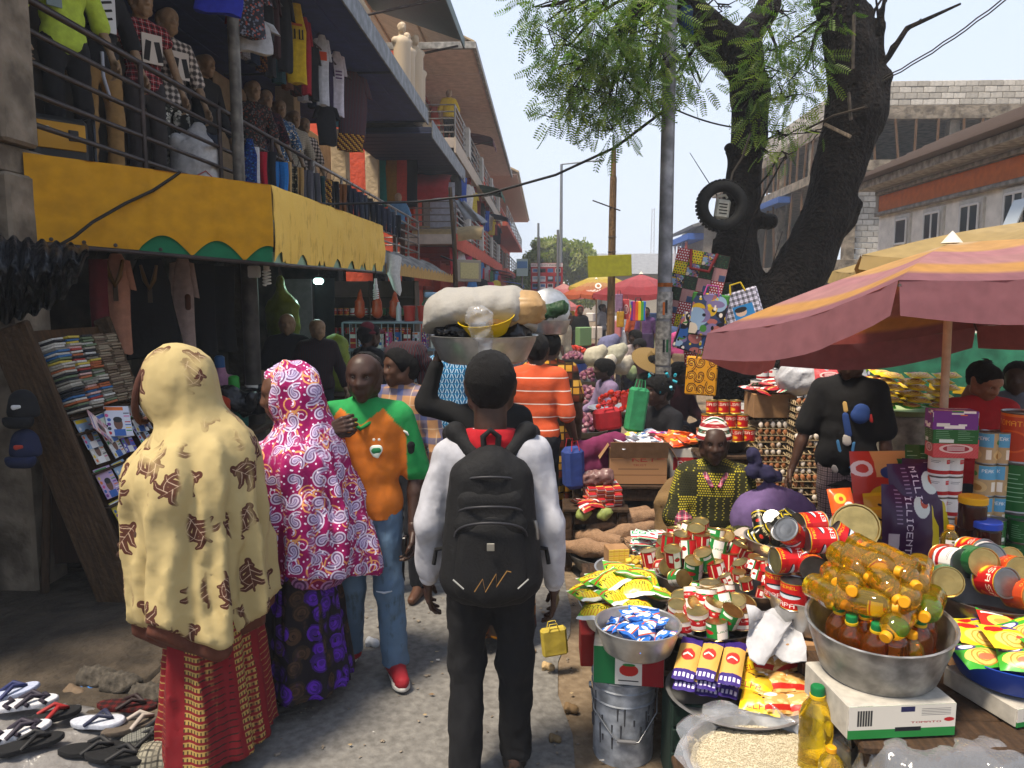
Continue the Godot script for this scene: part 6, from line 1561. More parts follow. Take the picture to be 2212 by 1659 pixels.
func bowl(at: Vector3,r: float,h: float,m: Material,label: String,called := "metal_bowl",bs := Basis.IDENTITY) -> Node3D:
	var t := thing(called,label,"bowl",at - bs * Vector3(0,h,0)); t.basis = bs
	var k := .68
	part(t,"bowl",lath([Vector2(0,0),Vector2(r * k,0),Vector2(r * (k + .12),h * .12),Vector2(r * .96,h * .8),Vector2(r * .97,h * .97),Vector2(r * 1.01,h * .985),Vector2(r * 1.015,h * 1.01),Vector2(r * .985,h * 1.02),Vector2(r * .955,h * .99),Vector2(r * .93,h * .8),Vector2(r * (k + .09),h * .14),Vector2(r * k * .9,h * .05),Vector2(0,h * .05)],40),m)
	return t
func dome(k: int,n: int,c: Vector3,R: float,H: float) -> Vector3:
	var u := sqrt((k + .5) / n); var a := k * 2.39996
	return c + Vector3(cos(a) * R * u,H * (1.0 - u * u) + .004 * (k % 3),sin(a) * R * u)
func nth(k: int) -> String:
	return str(k + 1) + ("st" if k % 10 == 0 and k != 10 else "nd" if k % 10 == 1 and k != 11 else "rd" if k % 10 == 2 and k != 12 else "th")
func spot(p: Vector3,c: Vector3,R: float) -> String:
	var d := Vector2(p.x - c.x,p.z - c.z)
	var s: String = " at the top" if d.length() < R * .4 else " on the " + ["right","front right","front","front left","left","back left","back","back right"][posmod(int(round(d.angle() / (PI / 4))),8)]
	var key := "%s%s%.2f" % [s,c,R]; var n: int = heapn.get(key,0); heapn[key] = n + 1
	return s + ("" if n == 0 else ", " + nth(n) + " out")
var heapn := {}
func jit(s := .3) -> Basis:
	return eul(rf(-s,s),rf(0,TAU),rf(-s,s))
func sachets(n: int,c: Vector3,R: float,H: float,w: float,h: float,t: float,cl: Array,label: String,group: String,tilt := .35,called := "snack_sachet",cat := "sachet"):
	for k in n:
		var ce: String = cl[k % cl.size()]
		var p := dome(k,n,c,R,H)
		one(called,label + spot(p,c,R),cat,pillow(w,h,t,ce,k % 3),B.atlasf,p,eul(rf(-tilt,tilt) + .25,rf(-.8,.8) + (PI if k % 4 == 0 else 0.0),rf(-tilt,tilt)),group)
func plank_table(label: String,x0: float,x1: float,d0: float,d1: float,y: float,called := "wooden_bench",col = null):
	var t := thing(called,label,"bench",Vector3((x0 + x1) * .5,0,-(d0 + d1) * .5))
	var n := maxi(2,int(round((d1 - d0) / .16)))
	var wm: Material = B.darkwood if col == null else col
	for k in n: wbox(t,"plank",x0 + rf(-.02,.02),x1 + rf(-.02,.02),y - .03,y,d0 + (d1 - d0) * k / n,d0 + (d1 - d0) * (k + .96) / n,wm)
	for x in [x0 + .05,x1 - .05]:
		for d in [d0 + .05,d1 - .05]: wbox(t,"leg",x - .035,x + .035,0,y - .031,d - .035,d + .035,wm)
	for d in [d0 + .05,d1 - .05]: wbox(t,"rail",x0 + .09,x1 - .09,y - .13,y - .032,d - .02,d + .02,wm)
	return t
func carton(label: String,c: Vector3,s: Vector3,turn: float,cell := "",open := false,called := "carton"):
	var t := thing(called,label,"carton",c,turn)
	part(t,"box",box(s - Vector3(.004,.002,.004),.004),mat("b8b2a6",.85,0,"mottle",3.0) if cell in ["carton_w","gino","carton_red"] else B.card,Vector3(0,s.y * .5,0))
	if cell != "":
		var m := MB.new(); m.bx(Vector3.ZERO,Vector3(s.x - .008,s.y - .008,.004),0.0)
		part(t,"printed_face",to_cell(m,cell),B.atlasm,Vector3(0,s.y * .5,s.z * .5 + .001))
	if open:
		for q in [[Vector3(0,s.y,s.z * .5 + .03),eul(1.9,0,0),Vector3(s.x,.004,.14)],[Vector3(-s.x * .5 - .04,s.y - .02,0),eul(0,0,1.0),Vector3(.13,.004,s.z)],[Vector3(s.x * .5 + .04,s.y - .02,0),eul(0,0,-1.0),Vector3(.13,.004,s.z)]]: part(t,"flap",box(q[2],.001),B.card,q[0],q[1])
	return t
func shop_goods():
	rng.seed = 71
	var t := thing("shop_shelf","open wooden shop shelving stacked with tins behind the bald man","shelf",Vector3(-3.0,.06,-13))
	for y in [.72,1.03,1.34,1.65,1.96]: wbox(t,"shelf_board",-3.85,-2.2,y,y + .025,12.85,13.25,mat("8f8577",.8,0,"wood",1.0))
	for x in [-3.87,-2.95,-2.19]: wbox(t,"upright",x - .015,x + .015,.08,2.25,12.85,13.25,mat("8f8577",.8,0,"wood",1.0))
	wbox(t,"back_panel",-3.87,-2.19,.08,2.25,13.26,13.29,B.dark)
	wbox(t,"side_panel",-4.35,-3.9,.08,2.28,12.78,12.82,mat("8a8782",.8,0,"mottle",1.0))
	for r in 4:
		for k in 15: can(["can_red","can_salsa","can_milk","can_leaf","can_bar"][(r * 2 + k / 5) % 5],.045,.12 if r % 2 else .1,Vector3(-3.78 + k * .105,[.747,1.057,1.367,1.677][r],-12.93),ry(rf(0,6)),nth(k) + " tin from the left on the " + ["lowest","second","third","top"][r] + " dark shop shelf","tins on the shop shelves")
	var cg := thing("cage_counter","grey wire fronted shop counter with jars and bags on top","counter",Vector3(-2.3,.06,-11.4))
	for y in [.3,.75,1.2,1.6]: wbox(cg,"counter_shelf",-2.95,-1.15,y,y + .03,11.1,11.6,mat("7d8890",.5,.3))
	for k in 20: wbox(cg,"cage_bar",-2.94 + k * .094,-2.93 + k * .094,.08,1.6,11.07,11.085,mat("8a959c",.5,.4),.002)
	for x in [-2.95,-1.15]:
		for d in [11.1,11.6]: wbox(cg,"post",x - .015,x + .015,.08,1.62,d - .015,d + .015,mat("7d8890",.5,.3))
	for r in 3:
		for k in 13: one("packet",nth(k) + " packet from the left on the " + ["lowest","middle","top"][r] + " shelf of the wire counter","packet",pack_box(.1,.24,.05,["candy","soap","tissue","tubpack","wafer","mag5"][(k + r * 2) % 6]),B.atlas,Vector3(-2.86 + k * .135,[.45,.90,1.35][r],-11.35),ry(rf(-.2,.2)),"packets inside the wire counter")
	for k in 3: one("detergent_bag",["left","middle","right"][k] + " one of three orange detergent bags on the wire counter","bag",blobm([[Vector3(0,.12,0),Vector3(0,.25,0),.085,.07,.7],[Vector3(0,.25,0),Vector3(.02,.46,0),.06,.018,.6]],.018,.04,.01,Vector3(12,12,12),[[Plane(Vector3.DOWN,0.0)]]),mat("b8481c",.4,0,"mottle",3.0),Vector3(-2.75 + k * .26,1.635,-11.35),Basis.IDENTITY,"detergent bags on the counter")
	for k in 2: one("tub_pail",["left","right"][k] + " red and white lidded tub on the wire counter","tub",lath([Vector2(0,0),Vector2(.075,0),Vector2(.09,.2),Vector2(.095,.2),Vector2(.095,.225),Vector2(0,.23)],18),mat("a83428",.5),Vector3(-2.0 + k * .21,1.632,-11.3),Basis.IDENTITY,"red tubs")
	one("plastic_bottle","white plastic bottle between the detergent bags and red tubs","bottle",lath([Vector2(0,0),Vector2(.04,0),Vector2(.04,.2),Vector2(.018,.25),Vector2(.018,.28),Vector2(0,.28)],12),mat("b9bcc0",.4),Vector3(-2.16,1.632,-11.3))
	var co := thing("cool_box","green plastic cool box with pale blue lid on the end of the wire counter","cool box",Vector3(-1.5,1.632,-11.35),.1)
	part(co,"body",box(Vector3(.5,.34,.32),.03),mat("4a8468",.5,0,"mottle",2.0),Vector3(0,.17,0)); part(co,"lid",box(Vector3(.54,.08,.36),.02),mat("8aa6c0",.5,0,"mottle",2.0),Vector3(0,.385,0)); part(co,"handle",tubem([Vector3(-.27,.2,0),Vector3(-.31,.25,.05),Vector3(-.27,.3,.1)],.015),mat("4a8468",.5))
	for q in [[576,592,6.4,"white spiral bulb hanging under the corner of the yellow awning"],[812,630,9.4,"white spiral bulb hanging below the far end of the yellow awning"]]:
		var p := on_d(q[0],q[1],q[2]); var b := thing("spiral_bulb",q[3],"light bulb",p)
		part(b,"cap",lath([Vector2(.016,.16),Vector2(.02,.09),Vector2(.026,.085),Vector2(.024,.03),Vector2(0,.03)],12),mat("c8c4bc",.5)); part(b,"wire",bar(Vector3(0,.16,0),Vector3(0,2.4 - p.y if p.y < 2.2 else .25,0),.004),B.rail)
		var sp := []
		for k in 40: sp.append(Vector3(cos(k * .75) * .03,.03 - k * .0032,sin(k * .75) * .03))
		part(b,"spiral",tubem(sp,.008,6),mat("d6d4cc",.3))
	one("junction_box","small white junction box beside the first spiral bulb","junction box",box(Vector3(.1,.1,.05),.01),mat("b8b6b0",.5),on_d(549,587,6.45))
	var lp := on_d(688,607,9.8); var lb := thing("ceiling_lamp","small lit teal lamp deep under the awning","lamp",lp)
	var em := StandardMaterial3D.new(); em.albedo_color = hx("cfeee6"); em.emission_enabled = true; em.emission = hx("b8f0e4"); em.emission_energy_multiplier = 1.4
	part(lb,"bulb_lamp",blobm([[Vector3(-.03,0,0),Vector3(.03,0,0),.04,.04,.8]],.012),em); part(lb,"wire",bar(Vector3(0,.03,0),Vector3(0,2.78 - lp.y,0),.004),B.rail)
	var ol := OmniLight3D.new(); ol.light_color = hx("c8f4ea"); ol.light_energy = .25; ol.omni_range = 5.0; ol.shadow_enabled = true; ol.light_size = .05; lb.add_child(ol); ol.position = Vector3(0,-.07,.04)
	one("rice_sack","tall green and yellow rice sack standing in the dark shop","sack",blobm([[Vector3(0,.2,0),Vector3(0,.9,0),.2,.2,.7],[Vector3(0,.9,0),Vector3(-.02,1.25,0),.14,.04]],.03,.05,.03,Vector3(5,5,5)),mat("6a7a1c",.5,0,"mottle",2.0,"wrinkle",.8),Vector3(-3.2,.95,-9.3))
	one("rice_sack","lower green rice sack beside the grey shirted dummy","sack",blobm([[Vector3(0,.1,0),Vector3(0,.45,0),.2,.18,.7]],.03,.05,.03,Vector3(5,5,5)),mat("7a8a24",.5,0,"mottle",2.0,"wrinkle",.8),Vector3(-2.6,.9,-9.4))
	plank_table("dark low platform in the shop carrying the sacks",-3.6,-2.3,9.0,10.2,.82,"wooden_platform")
	mannequin("dummy in black polo shirt with red collar beside the pipe post",Vector3(-2.95,.07,-8.7),.3,{top = cloth("16161c"),pants = cloth("1c1e24"),s = 1.02})
	mannequin("dummy in grey striped long sleeved shirt inside the shop",Vector3(-2.62,.07,-8.75),.6,{top = cloth("8e9290","darkstripe",6.0),pants = cloth("22242a"),sl = .95,s = .98})
func eggs_and_back():
	rng.seed = 19
	var tm := MB.new(); var rs := []
	for r in 13:
		var row := PackedVector3Array()
		for k in 13:
			row.append(Vector3((k / 12.0 - .5) * .3,.018 + .017 * cos(k * PI) * cos(r * PI),(.5 - r / 12.0) * .3))
		rs.append(row)
	tm.rows(rs,false)
	for e in [[Vector3(0,.005,.147),Vector3(.3,.008,.006)],[Vector3(-.147,.005,0),Vector3(.006,.008,.3)],[Vector3(.147,.005,0),Vector3(.006,.008,.3)]]: tm.bx(e[0],e[1],.002)
	var trm := tm.mesh(); var cm := mat("a08c6c",.95,0,"mottle",6.0)
	var em := lath([Vector2(0,-.026),Vector2(.014,-.022),Vector2(.0205,-.006),Vector2(.019,.01),Vector2(.011,.024),Vector2(0,.029)],10)
	var ec := [mat("9a6440",.5),mat("c9beb2",.5),mat("8a5636",.5),mat("b58a68",.5)]
	var st := [[1660,1050,6.5,12,"left hand stack of egg trays"],[1738,1060,6.3,16,"right hand stack of egg trays"],[1598,1052,6.6,11,"empty egg tray stack beside the vendor"]]
	for si in 3:
		var q: Array = st[si]
		var b := on_d(q[0],q[1],q[2]); var y0 := .3
		for k in q[3]:
			var o := Vector3(b.x + rf(-.008,.008),y0 + k * .056,b.z + rf(-.008,.008))
			if si == 2 and o.y > .95: break
			one("egg_tray",nth(k) + " pulp tray up in the " + q[4],"egg tray",trm,cm,o,ry(rf(-.04,.04)),"egg trays " + str(si))
			if si < 2:
				for c in 6:
					if rng.randf() > .12: one("egg",nth(c) + " egg from the left in the " + nth(k) + " tray of the " + q[4].substr(0,5),"egg",em,ec[(1 if (k * 3 + si * 2) % 4 < 2 else 0) + (2 if rng.randf() > .7 else 0)],o + Vector3(-.125 + c * .05,.036,.133),jit(.3),"eggs " + str(si))
	plank_table("low wooden platform under the egg trays",1.55,2.5,6.1,6.9,.29,"wooden_platform")
	var cb2 := on_d(1660,912,6.5)
	carton("shallow brown carton of sachets on top of the left egg trays",Vector3(cb2.x,1.01,cb2.z + .02),Vector3(.36,.2,.26),.05)
	sachets(16,Vector3(cb2.x,1.22,cb2.z),.2,.06,.12,.16,.03,["s_white","p_red","wafer","s_white"],"white red green sachet on the carton over the eggs","sachets on the shallow carton")
	plank_table("high plank table of white tins behind the egg trays",1.75,3.6,6.95,7.7,.95,"wooden_table")
	for r in 4:
		for k in 9 - r: can("can_milk",.05,.1,Vector3(1.82 + k * .105 + r * .05,.951 + r * .101,-7.05),ry(rf(0,6)),nth(k) + " white milk tin in the " + nth(r) + " row up behind the eggs","white milk tins",B.tin)
	for k in 14: one("packet",nth(k % 7) + " packet in the " + ["lower","upper"][k / 7] + " row on the table behind the eggs","packet",pack_box(.09,.2,.07,["mixbag","n_green","tissue","s_fry"][k % 4]),B.atlas,Vector3(2.75 + (k % 7) * .1,1.06 + .2 * (k / 7),-7.1),ry(rf(-.3,.3)),"packets behind the eggs")
	one("white_sack","clear white sack with a red panel leaning on the egg trays","sack",blobm([[Vector3(-.2,0,0),Vector3(.25,.02,0),.13,.14],[Vector3(.05,.1,0),Vector3(.25,.12,0),.12,.1]],.025,.05,.025,Vector3(8,8,8)),B.whitebag,on_d(1765,820,6.35)); one("red_packet","red panel packet on the white sack","packet",pillow(.22,.12,.05,"p_red"),B.atlasf,on_d(1790,812,6.2),eul(1.2,0,0))
	var bp := on_d(1945,955,5.9)
	var br := thing("white_barrel","dirty white drum under the heap of yellow noodle packs","drum",Vector3(bp.x,.12,bp.z))
	part(br,"drum",lath([Vector2(0,0),Vector2(.2,0),Vector2(.205,.3),Vector2(.21,.31),Vector2(.205,.32),Vector2(.205,bp.y + .06),Vector2(.195,bp.y + .1),Vector2(0,bp.y + .1)],28),mat("b8b0a0",.7,0,"grime",1.5))
	bowl(Vector3(bp.x,bp.y + .27,bp.z),.27,.05,mat("8a9a6a",.5),"pale green tray holding yellow noodle packs","plastic_tray")
	for r in 6:
		for k in 6 - r / 2: one("noodle_pack",("green" if r == 0 else "yellow") + " noodle pack, " + nth(k) + " of the " + nth(r) + " layer on the white drum","noodle pack",pillow(.17,.12,.04,"n_green" if r == 0 else "n_yellow",k % 3),B.atlasf,Vector3(bp.x - .2 + (k % 3) * .2 + (.05 if r % 2 else 0.0),bp.y + .3 + r * .045,bp.z + .12 - .16 * (k / 3)),eul(.25,rf(-.3,.3),rf(-.1,.1)),"noodle packs on the drum")
	one("green_container","tall pale green container wall at the back of the right hand stall","container",box(Vector3(1.3,1.7,.05),.01),mat("3a8a6a",.6,0,"grime",.8),Vector3(3.4,.85,-6.6)); for k in 3: one("warning_plate",["left","middle","right"][k] + " small yellow reflective plate on the green container","plate",box(Vector3(.16,.06,.01),.003),mat("c09a1c",.4),Vector3(3.1 + k * .2,1.28 - k * .03,-6.56),eul(0,0,-.1),"yellow plates")
func right_goods():
	rng.seed = 101
	var bk := on_y(1345,1622,0.0)
	var t := thing("metal_bucket","dented grey paint bucket with drips under the tomato carton","bucket",bk)
	part(t,"bucket",lath([Vector2(0,.01),Vector2(.125,.01),Vector2(.13,0),Vector2(.132,.006),Vector2(.136,.27),Vector2(.141,.275),Vector2(.136,.28),Vector2(.138,.33),Vector2(.143,.335),Vector2(.138,.34),Vector2(.139,.37),Vector2(.144,.375),Vector2(.13,.375),Vector2(.128,.355),Vector2(0,.35)],36),mat("b9c0ca",.5,.1,"grime",2.0))
	part(t,"handle",tubem([Vector3(-.145,.31,0),Vector3(-.135,.24,.08),Vector3(-.05,.14,.145),Vector3(.05,.13,.148),Vector3(.135,.23,.08),Vector3(.145,.31,0)],.004,5),B.tin)
	part(t,"grip",bar(Vector3(-.04,.135,.146),Vector3(.04,.13,.147),.008,8),mat("6a6a6c",.6))
	for s in [-1.0,1.0]: part(t,"handle_lug",lath([Vector2(0,.012),Vector2(.014,.01),Vector2(.016,0)],10),B.tin,Vector3(s * .143,.31,0),eul(0,0,-s * PI / 2))
	for k in 22:
		var a := rf(-1.5,1.5); var y := rf(.12,.33); var ln := rf(.02,.1)
		part(t,"paint_drip",tubem([Vector3(sin(a),0,cos(a)) * .1375 + Vector3(0,y,0),Vector3(sin(a),0,cos(a)) * .1355 + Vector3(0,y - ln,0)],[.004,.0025],4),mat("45474c",.6))
	carton("tomato carton with green white and red stripes on the bucket",bk + Vector3(.02,.376,.0),Vector3(.30,.17,.26),-.12,"gino")
	one("red_carton","small red carton tucked behind the sweets bowl","carton",box(Vector3(.16,.16,.2),.004),mat("7a1a18",.8),Vector3(bk.x - .1,.36,bk.z - .32))
	var b1 := on_y(1378,1345,.685); bowl(b1,92 * depth(b1) / F,.12,B.steel,"steel bowl of blue and white wrapped sweets on the tomato carton")
	sachets(22,b1 + Vector3(0,-.05,0),.12,.075,.085,.06,.03,["s_blue"],"blue and white wrapped sweet in the small steel bowl","wrapped sweets",.7,"wrapped_sweet","sweet")
	plank_table("rough plank bench under the front bowls of tins",.22,1.45,3.28,4.35,.47)
	var c := on_y(1345,1300,.62); bowl(c,.2,.12,B.steel,"shallow steel bowl under the yellow sachets")
	sachets(15,c + Vector3(-.01,.0,-.02),.2,.12,.16,.13,.05,["s_fry"],"yellow and green frying oil sachet in the front heap","yellow green sachets",.25)
	c = on_y(1365,1225,.56); bowl(c,.2,.06,mat("a8a8a6",.35,.7),"white enamel tray of seasoning cubes")
	carton("open yellow box of seasoning cubes on the enamel tray",c + Vector3(-.08,0,-.05),Vector3(.12,.1,.1),.2,"cube")
	for k in 26: one("seasoning_cube","gold seasoning cube loose" + spot(dome(k,26,c,.14,.04),c,.14) + " of the enamel tray","seasoning cube",box(Vector3(.035,.025,.03),.004),mat("c9a83a",.35,.2),dome(k,26,c + Vector3(.04,.0,.02),.14,.04),jit(.5),"loose seasoning cubes")
	one("seasoning_stick","long yellow and red seasoning box at the edge of the tray","box",pack_box(.14,.035,.03,"cube"),B.atlas,c + Vector3(-.1,.02,.14),eul(-.6,.2,.1))
	one("seasoning_box","dark red and yellow seasoning box leaning on the tins","box",pack_box(.12,.1,.05,"can_salsa"),B.atlas,c + Vector3(.17,.07,-.0),eul(-.5,-.4,.5))
	c = on_y(1535,1335,.62); bowl(c,.215,.14,mat("4a4846",.4,.8,"mottle",3.0),"dark steel bowl heaped with white and red tomato tins")
	for k in 24:
		var p := dome(k,24,c + Vector3(0,-.03,.02),.17,.11)
		can("can_white" if k % 4 != 3 else "can_green",.045,.075,p,eul(rf(-.25,.5),-PI / 2 + rf(-.5,.5),rf(-.5,.5)) if k < 15 else eul(.1,rf(-2.2,-.9),rf(-.2,.2)),("white and red" if k % 4 != 3 else "green") + " tomato tin in the dark bowl" + spot(p,c,.17),"tins in the dark bowl")
	c = on_y(1515,1235,.58); bowl(c + Vector3(0,.02,0),.27,.10,B.steel,"wide steel bowl under the mound of red tomato tins")
	for k in 40:
		var p := dome(k,40,c + Vector3(0,.0,0),.26,.17)
		can(["can_red","can_bar","can_red","can_green"][k % 4],.045,.095,p,eul(rf(-.3,.4),rf(0,TAU),rf(-.4,.4)) if k % 5 else eul(1.2,rf(-.6,.6),0),["red white striped tin in the mound","red barcoded tin in the mound","red white striped tin in the mound","green tin in the mound"][k % 4] + spot(p,c,.26),"mound of tomato tins")
	c = on_y(1450,1180,.62); carton("flattened carton under the stack of white sachets",Vector3(c.x,.472,c.z),Vector3(.4,.1,.3),0.0)
	for k in 46: one("stock_sachet",nth(k / 5) + " white green stock sachet up in the " + nth(k % 5) + " pile behind the tins","sachet",pillow(.11,.075,.012,"s_white",k % 3),B.atlasf,Vector3(c.x - .16 + (k % 5) * .085 + rf(-.02,.02),.58 + (k / 5) * .014,c.z + .08 - .05 * (k % 3)),eul(rf(.1,.5),rf(-.5,.5),rf(-.15,.15)),"stock sachets")
	plank_table("tall plank bench under the oil tub",1.0,2.5,2.3,3.0,.62)
	plank_table("plank bench under the mackerel tins",.95,2.0,3.02,3.75,.58)
	c = on_y(1632,1262,.70); bowl(c,.17,.12,mat("8a8a8a",.35,.85,"mottle",3.0),"steel bowl of small stacked red tins")
	for k in 20: can("can_red",.03,.045,dome(k,20,c + Vector3(0,-.02,0),.13,.10),eul(rf(-.5,.5),rf(0,TAU),rf(-.5,.5)),"small red paste tin in the steel bowl" + spot(dome(k,20,c,.13,.1),c,.13),"small red tins")
	c = on_y(1748,1280,.80); bowl(c,.165,.15,B.steel,"deep steel bowl of stacked red mackerel tins"); carton("crate box under the mackerel bowl",Vector3(c.x,.585,c.z),Vector3(.3,.06,.3),0.0)
	var mk := [[-.09,.0,.08,0,.3],[.03,.0,.1,0,-.2],[.13,.0,.06,0,.4],[-.12,.0,-.03,0,1.0],[.13,0,-.06,0,2],[.0,.0,-.02,0,1.5],[-.02,.115,.05,2,.1],[.10,.115,.05,1,0],[-.10,.12,.02,1,.2],[.02,.21,.04,1,.05],[-.08,.22,0,3,.5],[.13,.2,.0,3,-.5],[.02,.24,-.08,1,.3]]
	for q in mk:
		var bs := ry(q[4] - 1.2)
		if q[3] == 1: bs = eul(0,q[4],PI / 2) * ry(2.0)
		elif q[3] == 2: bs = eul(PI / 2,0,q[4])
		elif q[3] == 3: bs = eul(.3,q[4],PI / 2 * .6) * ry(2.0)
		can("can_fish",.052,.115,c + Vector3(q[0],q[1] + (.055 if q[3] > 0 else 0.0) - .03,q[2]) - bs * Vector3(0,.055 if q[3] > 0 else 0.0,0),bs,("standing" if q[3] == 0 else "lying") + " red mackerel tin in the deep bowl" + spot(c + Vector3(q[0],0,q[2]),c,.12),"mackerel tins",B.tin)
	c = on_y(1690,1160,.78); bowl(c,.19,.12,B.steel,"steel bowl of black and yellow tins beside the purple sack"); carton("box under the bowl of black tins",Vector3(c.x,.585,c.z),Vector3(.3,.07,.3),.2)
	for k in 14: can("can_black",.042,.1,dome(k,14,c + Vector3(-.03,-.03,0),.13,.08),eul(rf(-.6,.6),rf(0,TAU),rf(-.9,.9)),"black and yellow tin in its bowl" + spot(dome(k,14,c,.13,.1),c,.13),"black tins",B.tin)
	can("can_milk",.10,.2,on_d(1835,1150,3.55),eul(1.15,-.25,0),"big tin lying on its side behind the oil bottles","big tins",B.gold,"large_tin")
	one("snack_bag","orange and white snack bag on the big tin","bag",pillow(.11,.13,.05,"s_orange"),B.atlasf,on_d(1818,1085,3.5),eul(1.1,.2,.2))
	c = on_y(1900,1338,.93); var R := 150.0 * depth(c) / F; var tilt := eul(.1,0,.05)
	bowl(c,R,.19,mat("c2c0bc",.42,.65,"grime",2.0),"big dented aluminium tub full of cooking oil bottles","aluminium_tub",tilt)
	carton("white and green tomato carton crushed under the oil tub",c + Vector3(-.02,-.305,.05),Vector3(.36,.115,.3),.12,"carton_w")
	var oil := StandardMaterial3D.new(); oil.albedo_color = Color(1,.86,.16,.06); oil.refraction_enabled = true; oil.refraction_scale = .05; oil.roughness = .04; oil.transparency = BaseMaterial3D.TRANSPARENCY_ALPHA
	var oil2: StandardMaterial3D = oil.duplicate(); oil2.albedo_color = Color(.90,.55,.14,.06)
	B.oil = oil; B.oil2 = oil2
	var mkb := func(ml,capcol,r,h):
		return func(t):
			var pr := [Vector2(0,.004),Vector2(r * .8,0),Vector2(r,h * .04)]
			for k in 7: pr.append(Vector2(r * (1.0 - .05 * (k % 2)),h * (.10 + k * .05)))
			for q in [Vector2(r,h * .5),Vector2(r,h * .66),Vector2(r * .85,h * .76),Vector2(r * .5,h * .85),Vector2(r * .33,h * .89),Vector2(r * .33,h * .92),Vector2(0,h * .92)]: pr.append(q)
			part(t,"bottle",lath(pr,20),ml)
			part(t,"cap",lath([Vector2(r * .36,h * .9),Vector2(r * .42,h * .905),Vector2(r * .42,h * .985),Vector2(r * .36,h),Vector2(0,h)],14),mat(capcol,.45))
			if capcol == "0f6a38": part(t,"neck_ring",lath([Vector2(r * .45,h * .865),Vector2(r * .46,h * .87),Vector2(r * .46,h * .905),Vector2(r * .4,h * .907)],14),mat("d0a818",.45))
			else:
				var lb := MB.new(); var rs := []
				for q in 2:
					var row := PackedVector3Array()
					for k in 7: row.append(Vector3(sin((k - 3) * .3) * r * 1.012,h * (.48 + q * .16),cos((k - 3) * .3) * r * 1.012))
					rs.append(row)
				lb.rows(rs,false); part(t,"label",to_cell(lb,"oil_label"),B.atlas)
	var n := 0
	for q in [[-.11,.06,0],[-.065,.105,0],[-.005,.12,0],[.05,.125,1],[.085,.08,0],[.125,.02,0],[-.125,-.01,0],[.03,.05,1],[.12,-.06,0],[-.05,.03,0]]:
		var p: Vector3 = c + tilt * Vector3(q[0] * R / .235,-.175,q[1] * R / .235)
		if q[2] == 0: put("oil_brown","oil_bottle","upright amber oil bottle with green cap" + spot(p,c,R * .7) + " of the tub","oil bottle",mkb.call(oil2,"0f6a38",.045,.23),p,tilt * eul(rf(-.06,.06),rf(0,6),rf(-.06,.06)),"amber oil bottles in the tub")
		else: put("oil_yellow_s","oil_bottle","small upright yellow capped oil bottle" + spot(p,c,R * .7) + " of the tub","oil bottle",mkb.call(oil,"d08e0c",.04,.2),p,tilt,"small oil bottles")
	for k in 21:
		var u := k / 20.0
		var p := dome(k,21,c + Vector3(.01,.03,-.05),.18,.17)
		var ya := rf(-.9,.9) + (PI if k % 5 == 0 else 0.0)
		var bs := ry(ya) * eul(PI / 2 + rf(-.15,.35),0,0) * ry(rf(-.6,.6))
		put("oil_yellow","oil_bottle","yellow oil bottle lying in the tub pile" + spot(p,c,.19),"oil bottle",mkb.call(oil,"d08e0c",.044,.2),p - bs * Vector3(0,.1,0),bs,"yellow oil bottles piled in the tub")
	c = on_y(1665,1640,.45); R = .29
	bowl(c,R,.14,mat("a5a5a4",.4,.7,"mottle",2.0),"wide enamel bowl of rice lined with clear plastic","rice_bowl")
	var ri := thing("rice_grain","pale uncooked rice filling the wide bowl","rice",c); ri.set_meta("kind","stuff")
	var rm := MB.new(); var rows := []
	for r in 15:
		var row := PackedVector3Array()
		for k in 49:
			var a := -TAU * k / 48.0; var u := r / 14.0
			row.append(Vector3(cos(a) * .27 * u,-.035 + .035 * (1.0 - u * u) + .006 * nz.get_noise_2d(cos(a) * u * 4.0,sin(a) * u * 4.0),sin(a) * .27 * u))
		rows.append(row)
	rm.rows(rows,false); part(ri,"rice_surface",rm.mesh(),mat("b9ac8e",.9,0,"fine",14.0,"rough",.8))
	var mm := MultiMesh.new(); mm.transform_format = MultiMesh.TRANSFORM_3D; mm.mesh = lath([Vector2(0,-.0035),Vector2(.001,-.002),Vector2(.001,.002),Vector2(0,.0035)],5); mm.instance_count = 9000
	for k in 9000:
		var a := rf(0,TAU); var u := sqrt(rf(0,1)) * .97
		mm.set_instance_transform(k,Transform3D(eul(PI / 2 + rf(-.4,.4),rf(0,6),0),Vector3(cos(a) * .27 * u,-.033 + .035 * (1.0 - u * u) + .006 * nz.get_noise_2d(cos(a) * u * 4.0,sin(a) * u * 4.0),sin(a) * .27 * u)))
	var gi := MultiMeshInstance3D.new(); gi.name = "grains"; gi.multimesh = mm; gi.material_override = mat("cdc2a8",.6); gi.set_meta("kind","stuff"); ri.add_child(gi,true)
	liner(c,R,"clear crumpled plastic liner around the rice bowl rim")
	var b2 := put("oil_big","oil_bottle","tall two litre oil bottle with green cap standing by the rice","oil bottle",mkb.call(oil,"0f6a38",.055,.31),on_y(1752,1640,.45) + Vector3(0,-.03,.03),ry(.2),"bottles by the rice")
	put("oil_small","oil_bottle","small oil bottle with yellow cap in front of the tall one","oil bottle",mkb.call(oil,"d08e0c",.038,.17),on_y(1768,1660,.45) + Vector3(.0,-.03,.1),ry(-.3),"bottles by the rice")
	plank_table("low bench under the rice bowl at the bottom of the picture",.5,1.9,1.8,2.75,.3)
	c = on_y(2050,1690,.5); bowl(c,.28,.14,mat("8d8d8c",.4,.7,"mottle",2.0),"second wide bowl covered with clear plastic at the bottom right"); one("plastic_cover","clear crumpled plastic sheet covering the bottom right bowl","plastic sheet",blobm([[c + Vector3(-.14,-.02,0),c + Vector3(.14,-.02,0),.14,.14,1.0]],.02,.04,.025,Vector3(9,9,9),[[Plane(Vector3.DOWN,-c.y + .03)]]),B.milky)
